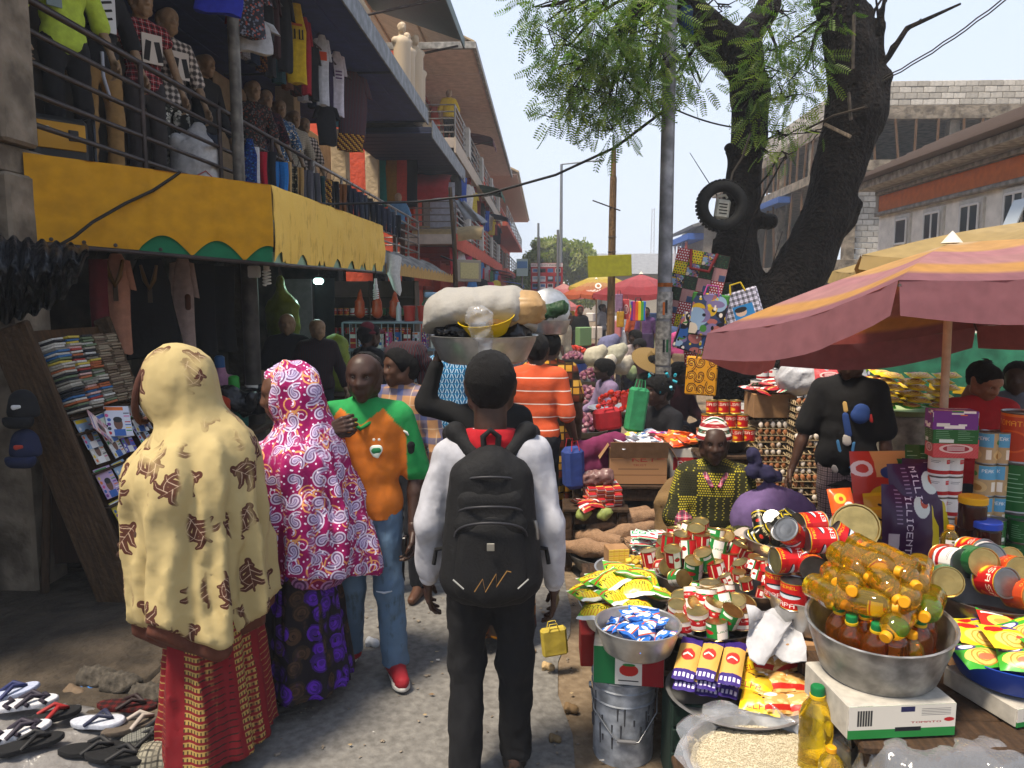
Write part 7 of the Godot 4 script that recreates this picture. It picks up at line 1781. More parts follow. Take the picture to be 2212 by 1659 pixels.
	c = on_y(1592,1492,.46); bowl(c,150 * depth(c) / F,.05,mat("a9a9a8",.4,.7,"mottle",2.0),"wide enamel tray of spaghetti and pasta bags")
	var tc := thing("teal_crate","teal painted crate under the spaghetti tray","crate",Vector3(c.x,0,c.z)); for k in 4: wbox(tc,"slat",c.x - .26,c.x + .26,.03 + k * .1,.12 + k * .1,-c.z - .05,-c.z - .03,mat("1f5a58",.8,0,"wood",1.0))
	wbox(tc,"box",c.x - .26,c.x + .26,.02,.405,-c.z - .02,-c.z + .22,mat("1f5a58",.8,0,"wood",1.0))
	for k in 8: one("spaghetti_pack",["top right","top middle","top left","second layer right","second layer middle","second layer left","bottom left","bottom right"][k] + " spaghetti pack with purple ends on the tray","spaghetti pack",pillow(.085,.25,.035,"spag",k % 3),B.atlasf,c + Vector3(-.02 - (k % 3) * .085,.115 - (k / 3) * .032,-.02 + rf(-.02,.02)),eul(.28,-.35 + rf(-.08,.08),rf(-.05,.05)))
	for k in 9: one("pasta_bag",["yellow printed pasta bag at the front right of the tray","clear bag of macaroni behind the yellow pasta bag","clear macaroni bag with red band on the right of the tray"][k % 3] + ", layer " + nth(k / 3),"pasta bag",pillow(.15,.11,.05,["p_yellow","pasta","pasta"][k % 3],k % 3),B.atlasf,c + Vector3(.06 + (k % 3) * .07,.02 + (k / 3) * .03,.12 - (k / 3) * .1),eul(.3,rf(-.6,.6),rf(-.2,.2)),"pasta bags on the tray")
	var ws := on_d(1675,1370,2.95)
	var wr := []
	for r in 9:
		var row := PackedVector3Array()
		for k in 9: row.append(on_d(1612 + k * 15 + r * .8,1305 + r * 15 + (k * 4 if r < 2 else 0),3.05 - r * .02) + Vector3(0,.012 * sin(k * 1.7 + r),.03 * sin(k * 1.1 + r * .8) + .02 * nz.get_noise_2d(k * 3.0,r * 3.0)))
		wr.append(row)
	wr.reverse(); one("white_bag","crumpled white plastic carrier bag draped between the bowls","plastic bag",canvas(wr,.004),B.whitebag)
	c = on_y(2190,1405,.80); bowl(c,.21,.1,mat("1c3f9a",.4),"blue plastic basin of noodle packs at the right edge","plastic_basin")
	var noo := ["green noodle pack with picture at the left of the blue basin","yellow noodle pack on the right of the blue basin","red noodle pack low in the blue basin"]
	for k in 12: one("noodle_pack",noo[k % 3] + ", layer " + nth(k / 3),"noodle pack",pillow(.15,.11,.035,["n_green","n_yellow","n_red"][k % 3],k % 3),B.atlasf,dome(k,12,c + Vector3(-.02,.0,.02),.17,.08),eul(.35,rf(-.7,.7),rf(-.3,.3)),"noodle packs in the blue basin")
	carton("white carton with barcode under the blue basin",Vector3(c.x + .02,.625,c.z),Vector3(.34,.07,.3),.3,"carton_w")
	one("orange_pail","orange plastic pail cut off at the right edge","pail",lath([Vector2(0,0),Vector2(.1,0),Vector2(.13,.24),Vector2(.135,.24),Vector2(.12,.22),Vector2(0,.2)],20),mat("b8482c",.5),on_y(2225,1600,.45) + Vector3(.04,0,0)); plank_table("low bench under the orange pail",1.1,1.6,1.6,2.1,.44)
	c = on_y(2145,1280,.90); bowl(c,.21,.13,mat("7d7a78",.4,.85,"mottle",2.0),"dark metal bowl of tins and red packs on the right"); carton("carton under the dark bowl of tins",Vector3(c.x,.625,c.z),Vector3(.34,.14,.3),0.0)
	for k in 12: can(["can_milk","can_leaf","can_salsa","can_orange"][k % 4],.055,.11,dome(k,12,c + Vector3(-.04,.0,-.06),.17,.1) + Vector3(0,.03,0),eul(1.35,rf(-.5,.5),0),["white","green","red","orange"][k % 4] + " tin lying end on in the dark bowl" + spot(dome(k,12,c,.17,.1),c,.17),"tins in the dark bowl on the right",B.gold if k % 2 else B.tin)
	for k in 3: one("red_packet",["upper","lower","rear"][k] + " red sealed packet in the dark bowl","packet",pillow(.13,.1,.035,"p_red",k),B.atlasf,c + Vector3(.1,[.08,.05,.05][k],.1 - k * .09),eul(.7,-.15,0))
	plank_table("table with red edge under the towers of tins",1.85,3.4,3.6,4.2,.74,"wooden_table",mat("6a1c22",.8))
	var col := [[2018,"can_milk",.05,.1],[2045,"can_milk",.05,.1],[2118,"can_tall",.047,.155],[2148,"can_tall",.047,.155],[2186,"can_orange",.085,.24],[2215,"can_leaf",.085,.24]]
	for q in col:
		var b := on_d(q[0],1170,3.75); var y := .742
		var lim := 1.36 if q[0] != 2215 else 1.2
		while y < lim:
			var cell: String = q[1]
			if q[0] == 2186 and y < 1.0: cell = "can_leaf"
			can(cell,q[2],q[3],Vector3(b.x,y,b.z),ry(rf(-.5,.5) - 1.2),{can_milk = "white red milk tin left of the pole",can_tall = "tall brown blue milk tin",can_orange = "large orange tin",can_leaf = "large green tin"}[cell] + ", " + nth(int((y - .74) / q[3])) + " up in its " + {2018: "outer",2045: "inner",2118: "left",2148: "right",2186: "left",2215: "right"}[q[0]] + " column","towers of tins " + cell,B.tin); y += q[3] + .002
	for k in 12: can("can_leaf" if k % 3 else "can_milk",.05,.11,Vector3(2.02 + (k % 6) * .12,.742 + .112 * (k / 6),-3.66),ry(k),nth(k % 6) + " tin in the " + ["lower","upper"][k / 6] + " front row under the towers","front row of tins",B.tin)
	for k in 3: one("boxed_goods",["green patterned box in front of the tin towers","red patterned box below the green one","dark box on top of the tin towers"][k],"box",pack_box(.2,.09,.1,["can_leaf","p_red","blackpack"][k]),B.atlas,on_d(2055,[935,965,905][k],3.68),ry(-.1))
	for q in [[2100,1112,3.3,"2a0f0c","c9960c","large dark honey jar with a yellow lid"],[2130,1165,3.25,"240d0c","1c3a9a","large dark honey jar with a blue lid"],[2092,1160,3.4,"3a140c","b8701c","dark jar with an orange lid below the yellow lidded one"]]:
		var p := on_d(q[0],q[1],q[2]); var j := thing("honey_jar",q[5],"jar",p - Vector3(0,.06,0))
		part(j,"jar",lath([Vector2(0,0),Vector2(.05,0),Vector2(.055,.01),Vector2(.055,.1),Vector2(.048,.115),Vector2(0,.116)],20),mat(q[3],.12)); part(j,"lid",lath([Vector2(.054,.112),Vector2(.058,.114),Vector2(.058,.138),Vector2(.054,.142),Vector2(0,.142)],20),mat(q[4],.4))
	put("oil_tiny","oil_bottle","little pale oil bottle beside the honey jars","oil bottle",mkb.call(oil,"d07a0c",.035,.15),on_d(2051,1170,3.2) - Vector3(0,.08,0),Basis.IDENTITY)
	for k in 4: one("purple_bag",["largest purple rice bag with white lettering","lower purple rice bag with white lettering","purple bag leaning behind the others","purple bag edge with yellow stripe"][k],"bag",pillow(.26,.36,.12,"milli",k % 3),B.atlasf,on_d([1985,1965,2010,2020][k],[1080,1130,1070,1110][k],[3.75,3.7,3.85,3.8][k]),eul(1.25,[.1,-.2,-.3,.3][k],[.2,-.1,.1,.3][k]))
	for k in 5: one("snack_pack",["large red and green picture pack behind the purple bags","yellow snack pack below the picture pack","green pack standing right of the picture pack","dark printed pack at the left of the purple bags","yellow and black pack low at the left"][k],"pack",pillow([.36,.2,.13,.2,.2][k],[.3,.2,.24,.18,.16][k],.1,["mixbag","p_yellow","can_leaf","n_red","p_yellow"][k],k % 3),B.atlasf,on_d([1910,1905,1985,1870,1900][k],[1035,1105,1010,1090,1130][k],[4.1,4.0,4.05,4.1,3.9][k]),eul(1.3,[.1,.3,-.2,.4,0][k],[0,.1,.2,-.2,.1][k]))
	plank_table("hidden plank table behind the oil tub",1.5,2.6,3.78,4.5,.66)
func liner(c: Vector3,R: float,label: String):
	var mb := MB.new(); var rows := []
	rng.seed = 3
	for r in 7:
		var row := PackedVector3Array(); var u := r / 6.0
		for k in 73:
			var a := TAU * k / 72.0; var w := .02 * sin(a * 11.0 + r) + .014 * sin(a * 23.0 + r * 2.0)
			var rad := lerpf(R * .84,R * 1.06,u) + w * u
			row.append(c + Vector3(cos(a) * rad,-.025 + .05 * sin(u * 2.6) + w * .8,sin(a) * rad))
		rows.append(row)
	rows.reverse(); mb.rows(rows); one("plastic_liner",label,"plastic liner",mb.mesh(),B.milky)
func parasol(label: String,c: Vector3,r: float,drop: float,n: int,rot: float,tilt: float,ta: float,cols: Array,flap := .16,glow := Color(.2,.1,.08),pole := true):
	var t := thing("market_parasol",label,"parasol",Vector3(c.x,0,c.z))
	var o := t.position; var ends := []
	for k in n:
		var a := rot + TAU * k / n
		ends.append(c + Vector3(cos(a) * r,-drop + tilt * cos(a - ta),-sin(a) * r) - o)
	var pk := c - o
	var m := StandardMaterial3D.new(); m.vertex_color_use_as_albedo = true; m.roughness = .9; m.backlight_enabled = true; m.backlight = glow; m.albedo_texture = T.mottle; m.normal_enabled = true; m.normal_texture = T.wrinkle; m.normal_scale = .5; m.uv1_triplanar = true; m.uv1_scale = Vector3.ONE * 1.5; m.cull_mode = BaseMaterial3D.CULL_DISABLED
	for k in n:
		var a: Vector3 = ends[k]; var b: Vector3 = ends[(k + 1) % n]
		var mb := MB.new(); var rs := []; var nr := 21
		for r0 in nr:
			var row := PackedVector3Array(); var tt := r0 / float(nr - 1) * 1.0
			for q in 13:
				var u := q / 12.0; var p := pk.lerp(a.lerp(b,u),tt)
				row.append(p + Vector3(0,-.05 * r * sin(PI * u) * tt + .02 * r * sin(PI * tt),0) + (pk - p) * .05 * sin(PI * u) * tt)
			rs.append(row)
		mb.rows(rs,false)
		for i in mb.v.size():
			var tt := (i / 13) / float(nr - 1); var cc := hx(cols[0])
			for q in cols.size(): if tt >= q / float(cols.size()): cc = hx(cols[cols.size() - 1 - q])
			mb.c[i] = (hx(cols[mini(cols.size() - 1,int((1.0 - tt) * cols.size() + .12 * sin(i * 1.3) * .2))])).srgb_to_linear()
		part(t,"panel",mb.mesh(),m)
		if flap > 0.0:
			var fl := MB.new(); var fr := []; var edge: PackedVector3Array = rs[-1]; var out := ((a + b) * .5 - pk); out.y = 0.0; out = out.normalized()
			for r0 in 5:
				var row := PackedVector3Array()
				for q in 13: row.append(edge[q] + out * (.002 + .03 * r0 / 4.0 + .008 * sin(q * 1.9 + k)) - Vector3(0,flap * r0 / 4.0 * (.78 + .22 * sin(PI * q / 12.0)),0))
				fr.append(row)
			fl.rows(fr,false)
			for i in fl.v.size(): fl.c[i] = hx(cols[0]).srgb_to_linear()
			part(t,"valance",fl.mesh(),m)
		part(t,"rib",bar(pk - Vector3(0,.03,0),a - Vector3(0,.02,0),.007),B.tin)
	part(t,"crown_cap",lath([Vector2(.05,0),Vector2(.03,.025),Vector2(.01,.05),Vector2(0,.06)],10),mat("c8c0b0",.7),pk)
	if pole:
		part(t,"pole",tubem([Vector3(.02,0,0),Vector3(.02,1.02,0),Vector3(.02,1.03,0),pk - Vector3(0,.02,0)],[.03,.03,.02,.02],10),mat("b0a088",.6,0,"mottle",2.0))
	return t
func bag(label: String,px: float,py: float,d: float,wpx: float,hpx: float,cell: String,roll := 0.0,yaw := 0.0,handle := "1c1c22",th := .06):
	var p := on_d(px,py,d); var s := depth(p) / F; var w := wpx * s; var h := hpx * s
	var t := thing("shopping_bag",label,"bag",p,yaw); t.rotation.z = roll
	if cell.length() == 6 and cell.is_valid_hex_number(): part(t,"bag",box(Vector3(w,h,th),th * .3),mat(cell,.75,0,"mottle",2.0,"wrinkle",.7))
	else:
		var m := MB.new(); m.bx(Vector3.ZERO,Vector3(w,h,th),th * .3); part(t,"bag",to_cell(m,cell),B.atlasf)
	for s2 in [-1.0,1.0]: part(t,"handle",tubem([Vector3(-w * .2,h * .45,s2 * th * .5),Vector3(-w * .14,h * .68,s2 * th * .4),Vector3(w * .14,h * .68,s2 * th * .4),Vector3(w * .2,h * .45,s2 * th * .5)],w * .025,5),mat(handle,.7))
func patch_bag(label: String,px: float,py: float,d: float,roll: float):
	var p := on_d(px,py,d); var s := depth(p) / F
	var t := thing("shopping_bag",label,"bag",p,-.25); t.rotation.z = roll; var u := 28 * s
	part(t,"body",box(Vector3(u * 4,u * 6,.08),.02),mat("5a1c20",.7))
	var cs := ["dots_red","dots_green","dots_yellow","dots_stripe","photo0"]
	for r in 6:
		for k in 4: part(t,"patch",pack_box(u * .96,u * .96,.006,cs[(r * 3 + k * 2) % 5]),B.atlas,Vector3((k - 1.5) * u,(r - 2.5) * u,.042))
	part(t,"handle",tubem([Vector3(-u,u * 3,.04),Vector3(-u * .7,u * 1.6,.1),Vector3(u * .7,u * 1.6,.1),Vector3(u,u * 3,.04)],.018,5),mat("8a2a2a",.7))
func market_mid():
	parasol("faded mauve and orange parasol tilted over the right hand stalls",Vector3(1.98,2.27,-3.9),1.15,.32,6,deg_to_rad(-5),.25,deg_to_rad(295),["96666e","cc9a58","b88888","b88488","d0a468","d0a468","ccb088"],.17,Color(.95,.72,.62))
	parasol("big tan canvas parasol rising behind the mauve one at the right",Vector3(2.95,2.46,-4.65),1.22,.26,8,.2,.08,4.4,["9a8454","a08a5c"],.1,Color(.6,.52,.4))
	for q in [[1288,603,22,1.0,["a8502c","a86a40","b08050","b59a4a"],"orange and yellow parasol with white round mark in the middle distance"],[1385,592,17,1.1,["8a2e34","9a444a","a85058"],"dark red parasol just left of the lamp pole"],[1300,590,25,1.1,["b0963c","b8a858"],"yellow parasol top behind the orange one"],[1218,612,27,.8,["b86a6a","c88a84"],"small pink parasol left of the orange one"],[1200,632,24,.75,["b87070","c49a90"],"pale pink parasol in front of the small pink one"],[1160,634,26,.6,["a8484c","b86a68"],"low red parasol at the left of the parasol row"]]:
		var p := on_d(q[0],q[1],q[2]); var t = parasol(q[5],p,q[3],.42,8,.3,0.0,0.0,q[4],.12,Color(.7,.5,.35))
		if q[5].contains("round mark"):
			part(t,"round_mark",lath([Vector2(.05,0),Vector2(.09,.012),Vector2(.05,.016)],16),mat("d8d0c8",.7),p - t.position + Vector3(.02,-.2,.56),eul(1.05,0,0))
			var tx := TextMesh.new(); tx.text = "vodafone"; tx.font = SystemFont.new(); tx.font_size = 24; tx.pixel_size = .006; tx.depth = .005; part(t,"lettering",tx,mat("d8d0c8",.7),p - t.position + Vector3(.02,-.33,.70),eul(-.55,0,0))
	patch_bag("large patchwork bag of dotted red yellow and green squares by the tree",1502,628,8.2,-.2); patch_bag("smaller patchwork bag tucked behind the large patchwork bag",1530,700,8.35,.1)
	bag("collage printed bag with pink edges hanging below the patchwork bags",1530,680,7.9,78,92,"photo0",-.12,-.2,"b8408a"); bag("photo printed bag low beside the parasol edge",1495,720,7.95,66,80,"photo1",-.3,.1,"2a2a5a"); bag("grey plaid bag with blue picture hanging from the tree",1605,672,8.0,80,90,"plaidbag",.3,-.3,"c8a81c"); bag("yellow bag with brown paisley swirls standing under the tree",1515,812,7.6,66,84,"paisbag",-.04,-.2,"4a2412"); bag("blue chequered bag behind the patchwork bags",1467,680,8.6,28,34,"2a78b8",-.1); bag("rainbow striped bag hanging below the dark red parasol",1378,672,15,34,42,"rainbow",0.0,.1); bag("mauve paper bag with handwriting under the dark red parasol",1337,655,15.2,16,40,"8a6a88"); bag("pink checked bag beside the rainbow bag",1352,668,15.3,14,44,"p_red"); bag("gold bag hanging low beside the rainbow bag",1340,690,15.1,16,34,"b88a1c")
	bag("tall green paper bag standing in front of the girl with curlers",1375,885,6.5,42,96,"2f8a58",-.14,.2,"2f8a58",.1); bag("open bright red carrier bag beside the onions",1312,905,6.6,60,46,"b0202a",.1,.3,"b0202a",.12)
	bag("yellow chequered plastic bag swinging beside the black trousers",1197,1385,3.9,56,62,"b8a23c",.1,.2,"b8a23c",.05)
	rng.seed = 55
	var yc := on_y(1318,1190,.15); bowl(yc,.31,.13,mat("8f8e8c",.45,.7,"grime",2.0),"shallow dented basin of long brown yams on the ground"); one("basin_stand","upturned metal basin under the yams","basin",lath([Vector2(.28,0),Vector2(.2,.02)],24),B.tin,Vector3(yc.x,.0,yc.z))
	var ylab := ["lowest long yam lying across the front right","long yam crossing from the left","second yam from the left, pointing down","thick yam in the middle","upper right yam with ragged roots","topmost yam leaning to the upper right","short yam behind the crossing pair"]
	for k in 7:
		var yq: Array = [[.10,.10,.13,.25],[-.14,.14,.05,-.75],[-.2,.10,.16,-.6],[.08,.17,.03,.35],[.12,.24,-.06,.3],[.08,.22,-.17,.5],[-.02,.12,-.1,.1]][k]
		var mb := MB.new(); blob(mb,[[Vector3(-.26,0,0),Vector3(.02,.01,.01),.032,.058],[Vector3(.02,.01,.01),Vector3(.24,0,0),.058,.048]],.014,.05,.005,Vector3(10,24,24),[],k)
		var y := thing("yam",ylab[k],"yam",yc + Vector3(yq[0],yq[1] - .03,yq[2]),yq[3],"yams in the basin"); y.rotation.z = .12
		part(y,"tuber",mb.mesh(),mat("94755a",.95,0,"mottle",5.0,"rough",1.0))
		for h in 5: part(y,"root_hair",tubem([Vector3(.24,0,0),Vector3(.28,rf(-.03,.05),rf(-.03,.03)),Vector3(.31 + rf(0,.03),rf(-.05,.07),rf(-.06,.06))],.0022,3),mat("4a3826",.9))
	one("purple_sack","bulging lilac sack tied with dark cloth at the neck","sack",blobm([[Vector3(-.07,.14,0),Vector3(.09,.14,0),.19,.18,.9],[Vector3(0,.25,0),Vector3(-.03,.36,0),.09,.03]],.02,.06,.02,Vector3(8,3,8),[[Plane(Vector3.DOWN,0.0)]]),cloth("6a5684"),Vector3(on_d(1668,1100,4.75).x,.50,-4.75)); one("sack_knot","dark knotted cloth closing the lilac sack","cloth",blobm([[Vector3(-.06,.02,0),Vector3(.04,.0,0),.045,.05],[Vector3(0,.02,0),Vector3(-.06,.12,0),.03,.04],[Vector3(0,0,0),Vector3(.1,-.02,.02),.04,.03]],.014,.02,.015,Vector3(14,14,14)),cloth("2c2a4a"),on_d(1645,1022,4.72)); carton("low box under the lilac sack",Vector3(on_d(1668,1100,4.75).x,0,-4.75),Vector3(.4,.495,.35),0.0)
	one("jute_sack","brown jute sack standing left of the seated vendor","sack",blobm([[Vector3(0,.15,0),Vector3(.01,.5,0),.15,.15,.9],[Vector3(.0,.5,0),Vector3(.06,.68,0),.12,.08]],.02,.05,.02,Vector3(9,5,9),[[Plane(Vector3.DOWN,0.0)]]),mat("8a6e48",.95,0,"fine",5.0,"rough",.8),Vector3(on_d(1462,1100,5.1).x,.12,-5.1))
	plank_table("plank table under the open cartons at the middle stall",.2,1.35,5.75,6.7,.58)
	var kb := on_d(1376,1052,5.8); carton("open brown carton of milk sachets with upside down red lettering",Vector3(kb.x,.585,kb.z - .12),Vector3(.44,.27,.3),.03,"carton_key",true)
	sachets(18,Vector3(kb.x,.87,kb.z - .12),.19,.04,.11,.09,.03,["milkpack"],"white milk sachet standing in the open carton","milk sachets",.8); carton("white carton with red lettering behind the jute sack",Vector3(on_d(1490,1020,6.0).x,.585,-6.0),Vector3(.36,.26,.25),0.0,"carton_red")
	sachets(9,Vector3(on_d(1462,950,6.0).x,.87,-6.0),.12,.06,.14,.12,.05,["s_orange"],"orange snack pack on the white carton","orange snack packs"); sachets(9,Vector3(on_d(1535,960,6.0).x,.84,-6.0),.1,.05,.13,.12,.05,["s_blue"],"blue pack beside the orange snack packs","blue packs")
	sachets(30,Vector3(on_d(1400,925,6.4).x,.72,-6.4),.42,.14,.13,.09,.05,["tissue","soap","milkpack","p_red","cube","candy"],"small mixed packet on the crowded middle table","mixed packets")
	for k in 16: one("biscuit_pack",nth(k % 4) + " biscuit pack in the " + nth(k / 4) + " layer of the neat red stack","biscuit pack",pack_box(.06,.035,.16,"wafer"),B.atlas,Vector3(on_d(1300,1060,5.6).x + (k % 4) * .062 - .09,.50 + (k / 4) * .037,-5.6 + .02 * (k % 3)),eul(.2,.25,0),"biscuit packs")
	plank_table("low stand under the biscuit packs",.12,.62,5.45,5.74,.48)
	sachets(8,Vector3(on_d(1275,1080,5.5).x,.5,-5.5),.1,.03,.12,.08,.03,["wafer"],"loose red and white biscuit pack beside the stack","loose biscuit packs"); one("onion_bag","clear bag of onions left of the biscuit packs","bag",blobm([[Vector3(-.1,0,0),Vector3(.08,.02,0),.05,.06]],.014,.04,.02,Vector3(20,20,20)),mat("7d5c58",.35,0,"mottle",5.0),on_d(1285,1035,5.6)); for k in 2: one("vegetable_bag",["left","right"][k] + " clear bag of pale green vegetables above the yams","bag",blobm([[Vector3(0,0,0),Vector3(.03,.01,0),.05,.04]],.014,.03,.012,Vector3(24,24,24)),mat("8f9a56",.35,0,"mottle",5.0),on_d(1258 + k * 45,1110,5.45))
	one("magenta_cloth","magenta cloth hanging over the table edge","cloth",blobm([[Vector3(-.15,0,0),Vector3(.12,.08,0),.09,.08,.6],[Vector3(-.08,-.12,0),Vector3(.08,-.1,0),.08,.1,.5]],.02,.04,.02),cloth("74284e"),on_d(1300,975,5.9)); one("black_tarpaulin","black plastic sheet spread behind the yams","tarpaulin",blobm([[Vector3(-.45,.1,0),Vector3(.35,.12,0),.14,.14,.8],[Vector3(-.4,.3,-.2),Vector3(.4,.32,-.2),.12,.12]],.03,.06,.04,Vector3(6,9,6),[[Plane(Vector3.DOWN,0.0)]]),B.blackbag,Vector3(.7,0,-5.95))
	bag("blue and red nylon bag at the lane edge left of the biscuit packs",1238,1010,5.6,44,90,"2a3f80",.05,.3,"a8242a",.14)
	var sb := on_d(1562,945,5.8); bowl(sb,.2,.09,mat("3a3836",.4,.8),"dark bowl of stacked red and yellow tins behind the vendor")
	for r in 3:
		for k in 5 - r: can("can_salsa",.042,.1,sb + Vector3(-.17 + k * .088 + r * .04,-.02 + r * .102,.05 - r * .03),ry(rf(-.5,.5) - 1.4),nth(k) + " red yellow tin in the " + nth(r) + " row of the pyramid behind the vendor","pyramid of red tins")
	plank_table("stand under the bowl of red and yellow tins",sb.x - .22,sb.x + .22,5.6,6.05,sb.y - .1)
	var on := lath([Vector2(0,-.03),Vector2(.02,-.026),Vector2(.034,-.004),Vector2(.03,.016),Vector2(.012,.03),Vector2(.004,.042),Vector2(0,.043)],9); var om := [mat("5c2c3c",.4),mat("74405a",.4),mat("8a5a64",.4)]
	for h in [[1258,925,8.2,.25,55,"onion in the nearest heap beside the red carrier bag"],[1262,865,10.2,.3,55,"onion in the second heap along the lane"],[1285,820,12.5,.3,45,"onion in the third heap below the tomato seller"],[1240,775,14.5,.2,40,"onion in the heap on the blue basket"]]:
		var p := on_d(h[0],h[1],h[2]); var R: float = h[3]
		bowl(p - Vector3(0,.0,0),R + .04,.08,mat("6a6866",.5,.6),"metal tray under the " + h[5].trim_prefix("onion in "))
		for k in h[4]: one("red_onion","red " + h[5].split(" beside")[0].split(" below")[0] + spot(dome(k,h[4],p,R,0),p,R),"onion",on,om[k % 3],dome(k,h[4],p,R,R * .55),jit(.8).scaled(Vector3.ONE * (1.2 if h[2] > 10 else 1.0)),h[5])
		if h[2] < 14.0: plank_table("low stand under the tray of the " + h[5].trim_prefix("onion in "),p.x - .22,p.x + .22,h[2] - .2,h[2] + .2,p.y - .082,"wooden_stand")
		else: one("blue_basket","blue plastic basket under the farthest onions","basket",lath([Vector2(.17,0),Vector2(.24,p.y - .08),Vector2(.25,p.y - .08),Vector2(.2,.02)],20),mat("24408a",.5),Vector3(p.x,0,p.z))
	var tom := lath([Vector2(0,-.027),Vector2(.022,-.024),Vector2(.034,0),Vector2(.024,.022),Vector2(.006,.024),Vector2(0,.02)],10); var tp := on_d(1335,880,8.4)
	bowl(tp,.33,.05,B.steel,"round tray of red tomatoes on a wooden box"); plank_table("wooden box table under the tomatoes",tp.x - .3,tp.x + .3,8.2,8.7,tp.y - .055)
	for k in 48: one("tomato","red tomato on the round tray" + spot(dome(k,48,tp,.2,0),tp,.2),"tomato",tom,mat(["a82214","b83018","961c14"][k % 3],.25),dome(k,48,tp + Vector3(-.05 if k % 2 else .12,.0,0),.2,.17),jit(1.0),"tomatoes on the tray")
	for k in 2: one("paint_tub",["red","white"][k] + " measuring tub among the tomatoes","tub",lath([Vector2(0,0),Vector2(.07,0),Vector2(.085,.14),Vector2(.075,.13),Vector2(0,.12)],16),mat(["a82420","b8a098"][k],.5),tp + Vector3(.1 + k * .14,0,.12))
	for k in 22: one("tomato","tomato on the far heap" + spot(dome(k,22,tp,.25,0),tp,.25),"tomato",tom,mat("b0301a",.25),dome(k,22,on_d(1242,762,15.5),.25,.12),jit(1.0).scaled(Vector3.ONE * 1.3),"far tomatoes")
	for k in 6: one("cloth_bundle",["first","second","third","fourth","fifth","sixth","seventh","eighth","ninth"][k] + " pale bundle from the left in the middle distance","bundle",blobm([[Vector3(-.05,0,0),Vector3(.06,.08,0),.17,.11,.9]],.03,.06,.018,Vector3(6,6,6)),cloth(["b8b09a","c4bcae","a8a490","6a6a8a","b0a898","8a9a70","c8c0b8","9a9080","b8b4ac"][k]),on_d([1290,1310,1335,1318,1350,1365,1395,1420,1385][k],[770,790,765,745,790,805,815,760,740][k],12.0 + k * .3))
	rng.seed = 91
	for k in 40: one("goods_box","small coloured goods on the far stalls under the parasols","goods",box(Vector3(rf(.15,.4),rf(.2,.5),.2),.02),mat(["8a2430","c8c0b8","24365a","b8802a","3a3a40","6a8a5a","b06a70","a8a098"][k % 8],.7),Vector3(rf(.2,4.8),rf(.2,1.5),-rf(19,27)),ry(rf(0,3)),"goods on the far stalls")
func vpaint(m: ArrayMesh,f: Callable,rough := .9) -> Array:
	var a := m.surface_get_arrays(0); var v: PackedVector3Array = a[Mesh.ARRAY_VERTEX]; var c := PackedColorArray()
	for p in v: c.append((f.call(p) as Color).srgb_to_linear())
	a[Mesh.ARRAY_COLOR] = c
	var o := ArrayMesh.new(); o.add_surface_from_arrays(Mesh.PRIMITIVE_TRIANGLES,a)
	if not B.has("dyed"):
		var d := StandardMaterial3D.new(); d.vertex_color_use_as_albedo = true; d.roughness = rough; d.albedo_texture = T.mottle; d.normal_enabled = true; d.normal_texture = T.wrinkle; d.normal_scale = .7; d.uv1_triplanar = true; d.uv1_scale = Vector3.ONE * 2.0; B.dyed = d
	return [o,B.dyed]
func strip(t: Node3D,called: String,pts: Array,r,m: Material,flat := 1.0):
	var mb := MB.new(); mb.tube(pts,r,8); part(t,called,mb.mesh(),m)
func shoe(t: Node3D,an: Vector3,to: Vector3,m: Material,slipper := false):
	var d := (to - an); d.y = 0.0; d = d.normalized()
	var so := part(t,"sole",sole(.28,.1,.022),mat("c8c4bc" if not slipper else "1c1a1c",.7),Vector3(an.x,0.0,an.z) + d * .075 + Vector3(0,.013,0),Basis(d,Vector3.UP,d.cross(Vector3.UP)))
	if slipper: part(so,"strap",tubem([Vector3(-.02,.02,.045),Vector3(.04,.06,.02),Vector3(.09,.035,0),Vector3(.04,.06,-.02),Vector3(-.02,.02,-.045)],.01,6),mat("1c1a1c",.7))
	else: part(t,"shoe",blobm([[an + Vector3(0,-.01,0) - d * .01,an + Vector3(0,-.04,0) - d * .025,.048,.047],[an + Vector3(0,-.03,0),Vector3(to.x,.052,to.z) + d * .02,.05,.036]],.012,.03,.004,Vector3(30,30,30),[[Plane(Vector3.DOWN,-.03)]]),m)
func people():
	hero_back(); hero_orange(); hero_pink(); hero_cream(); vendor(); others()
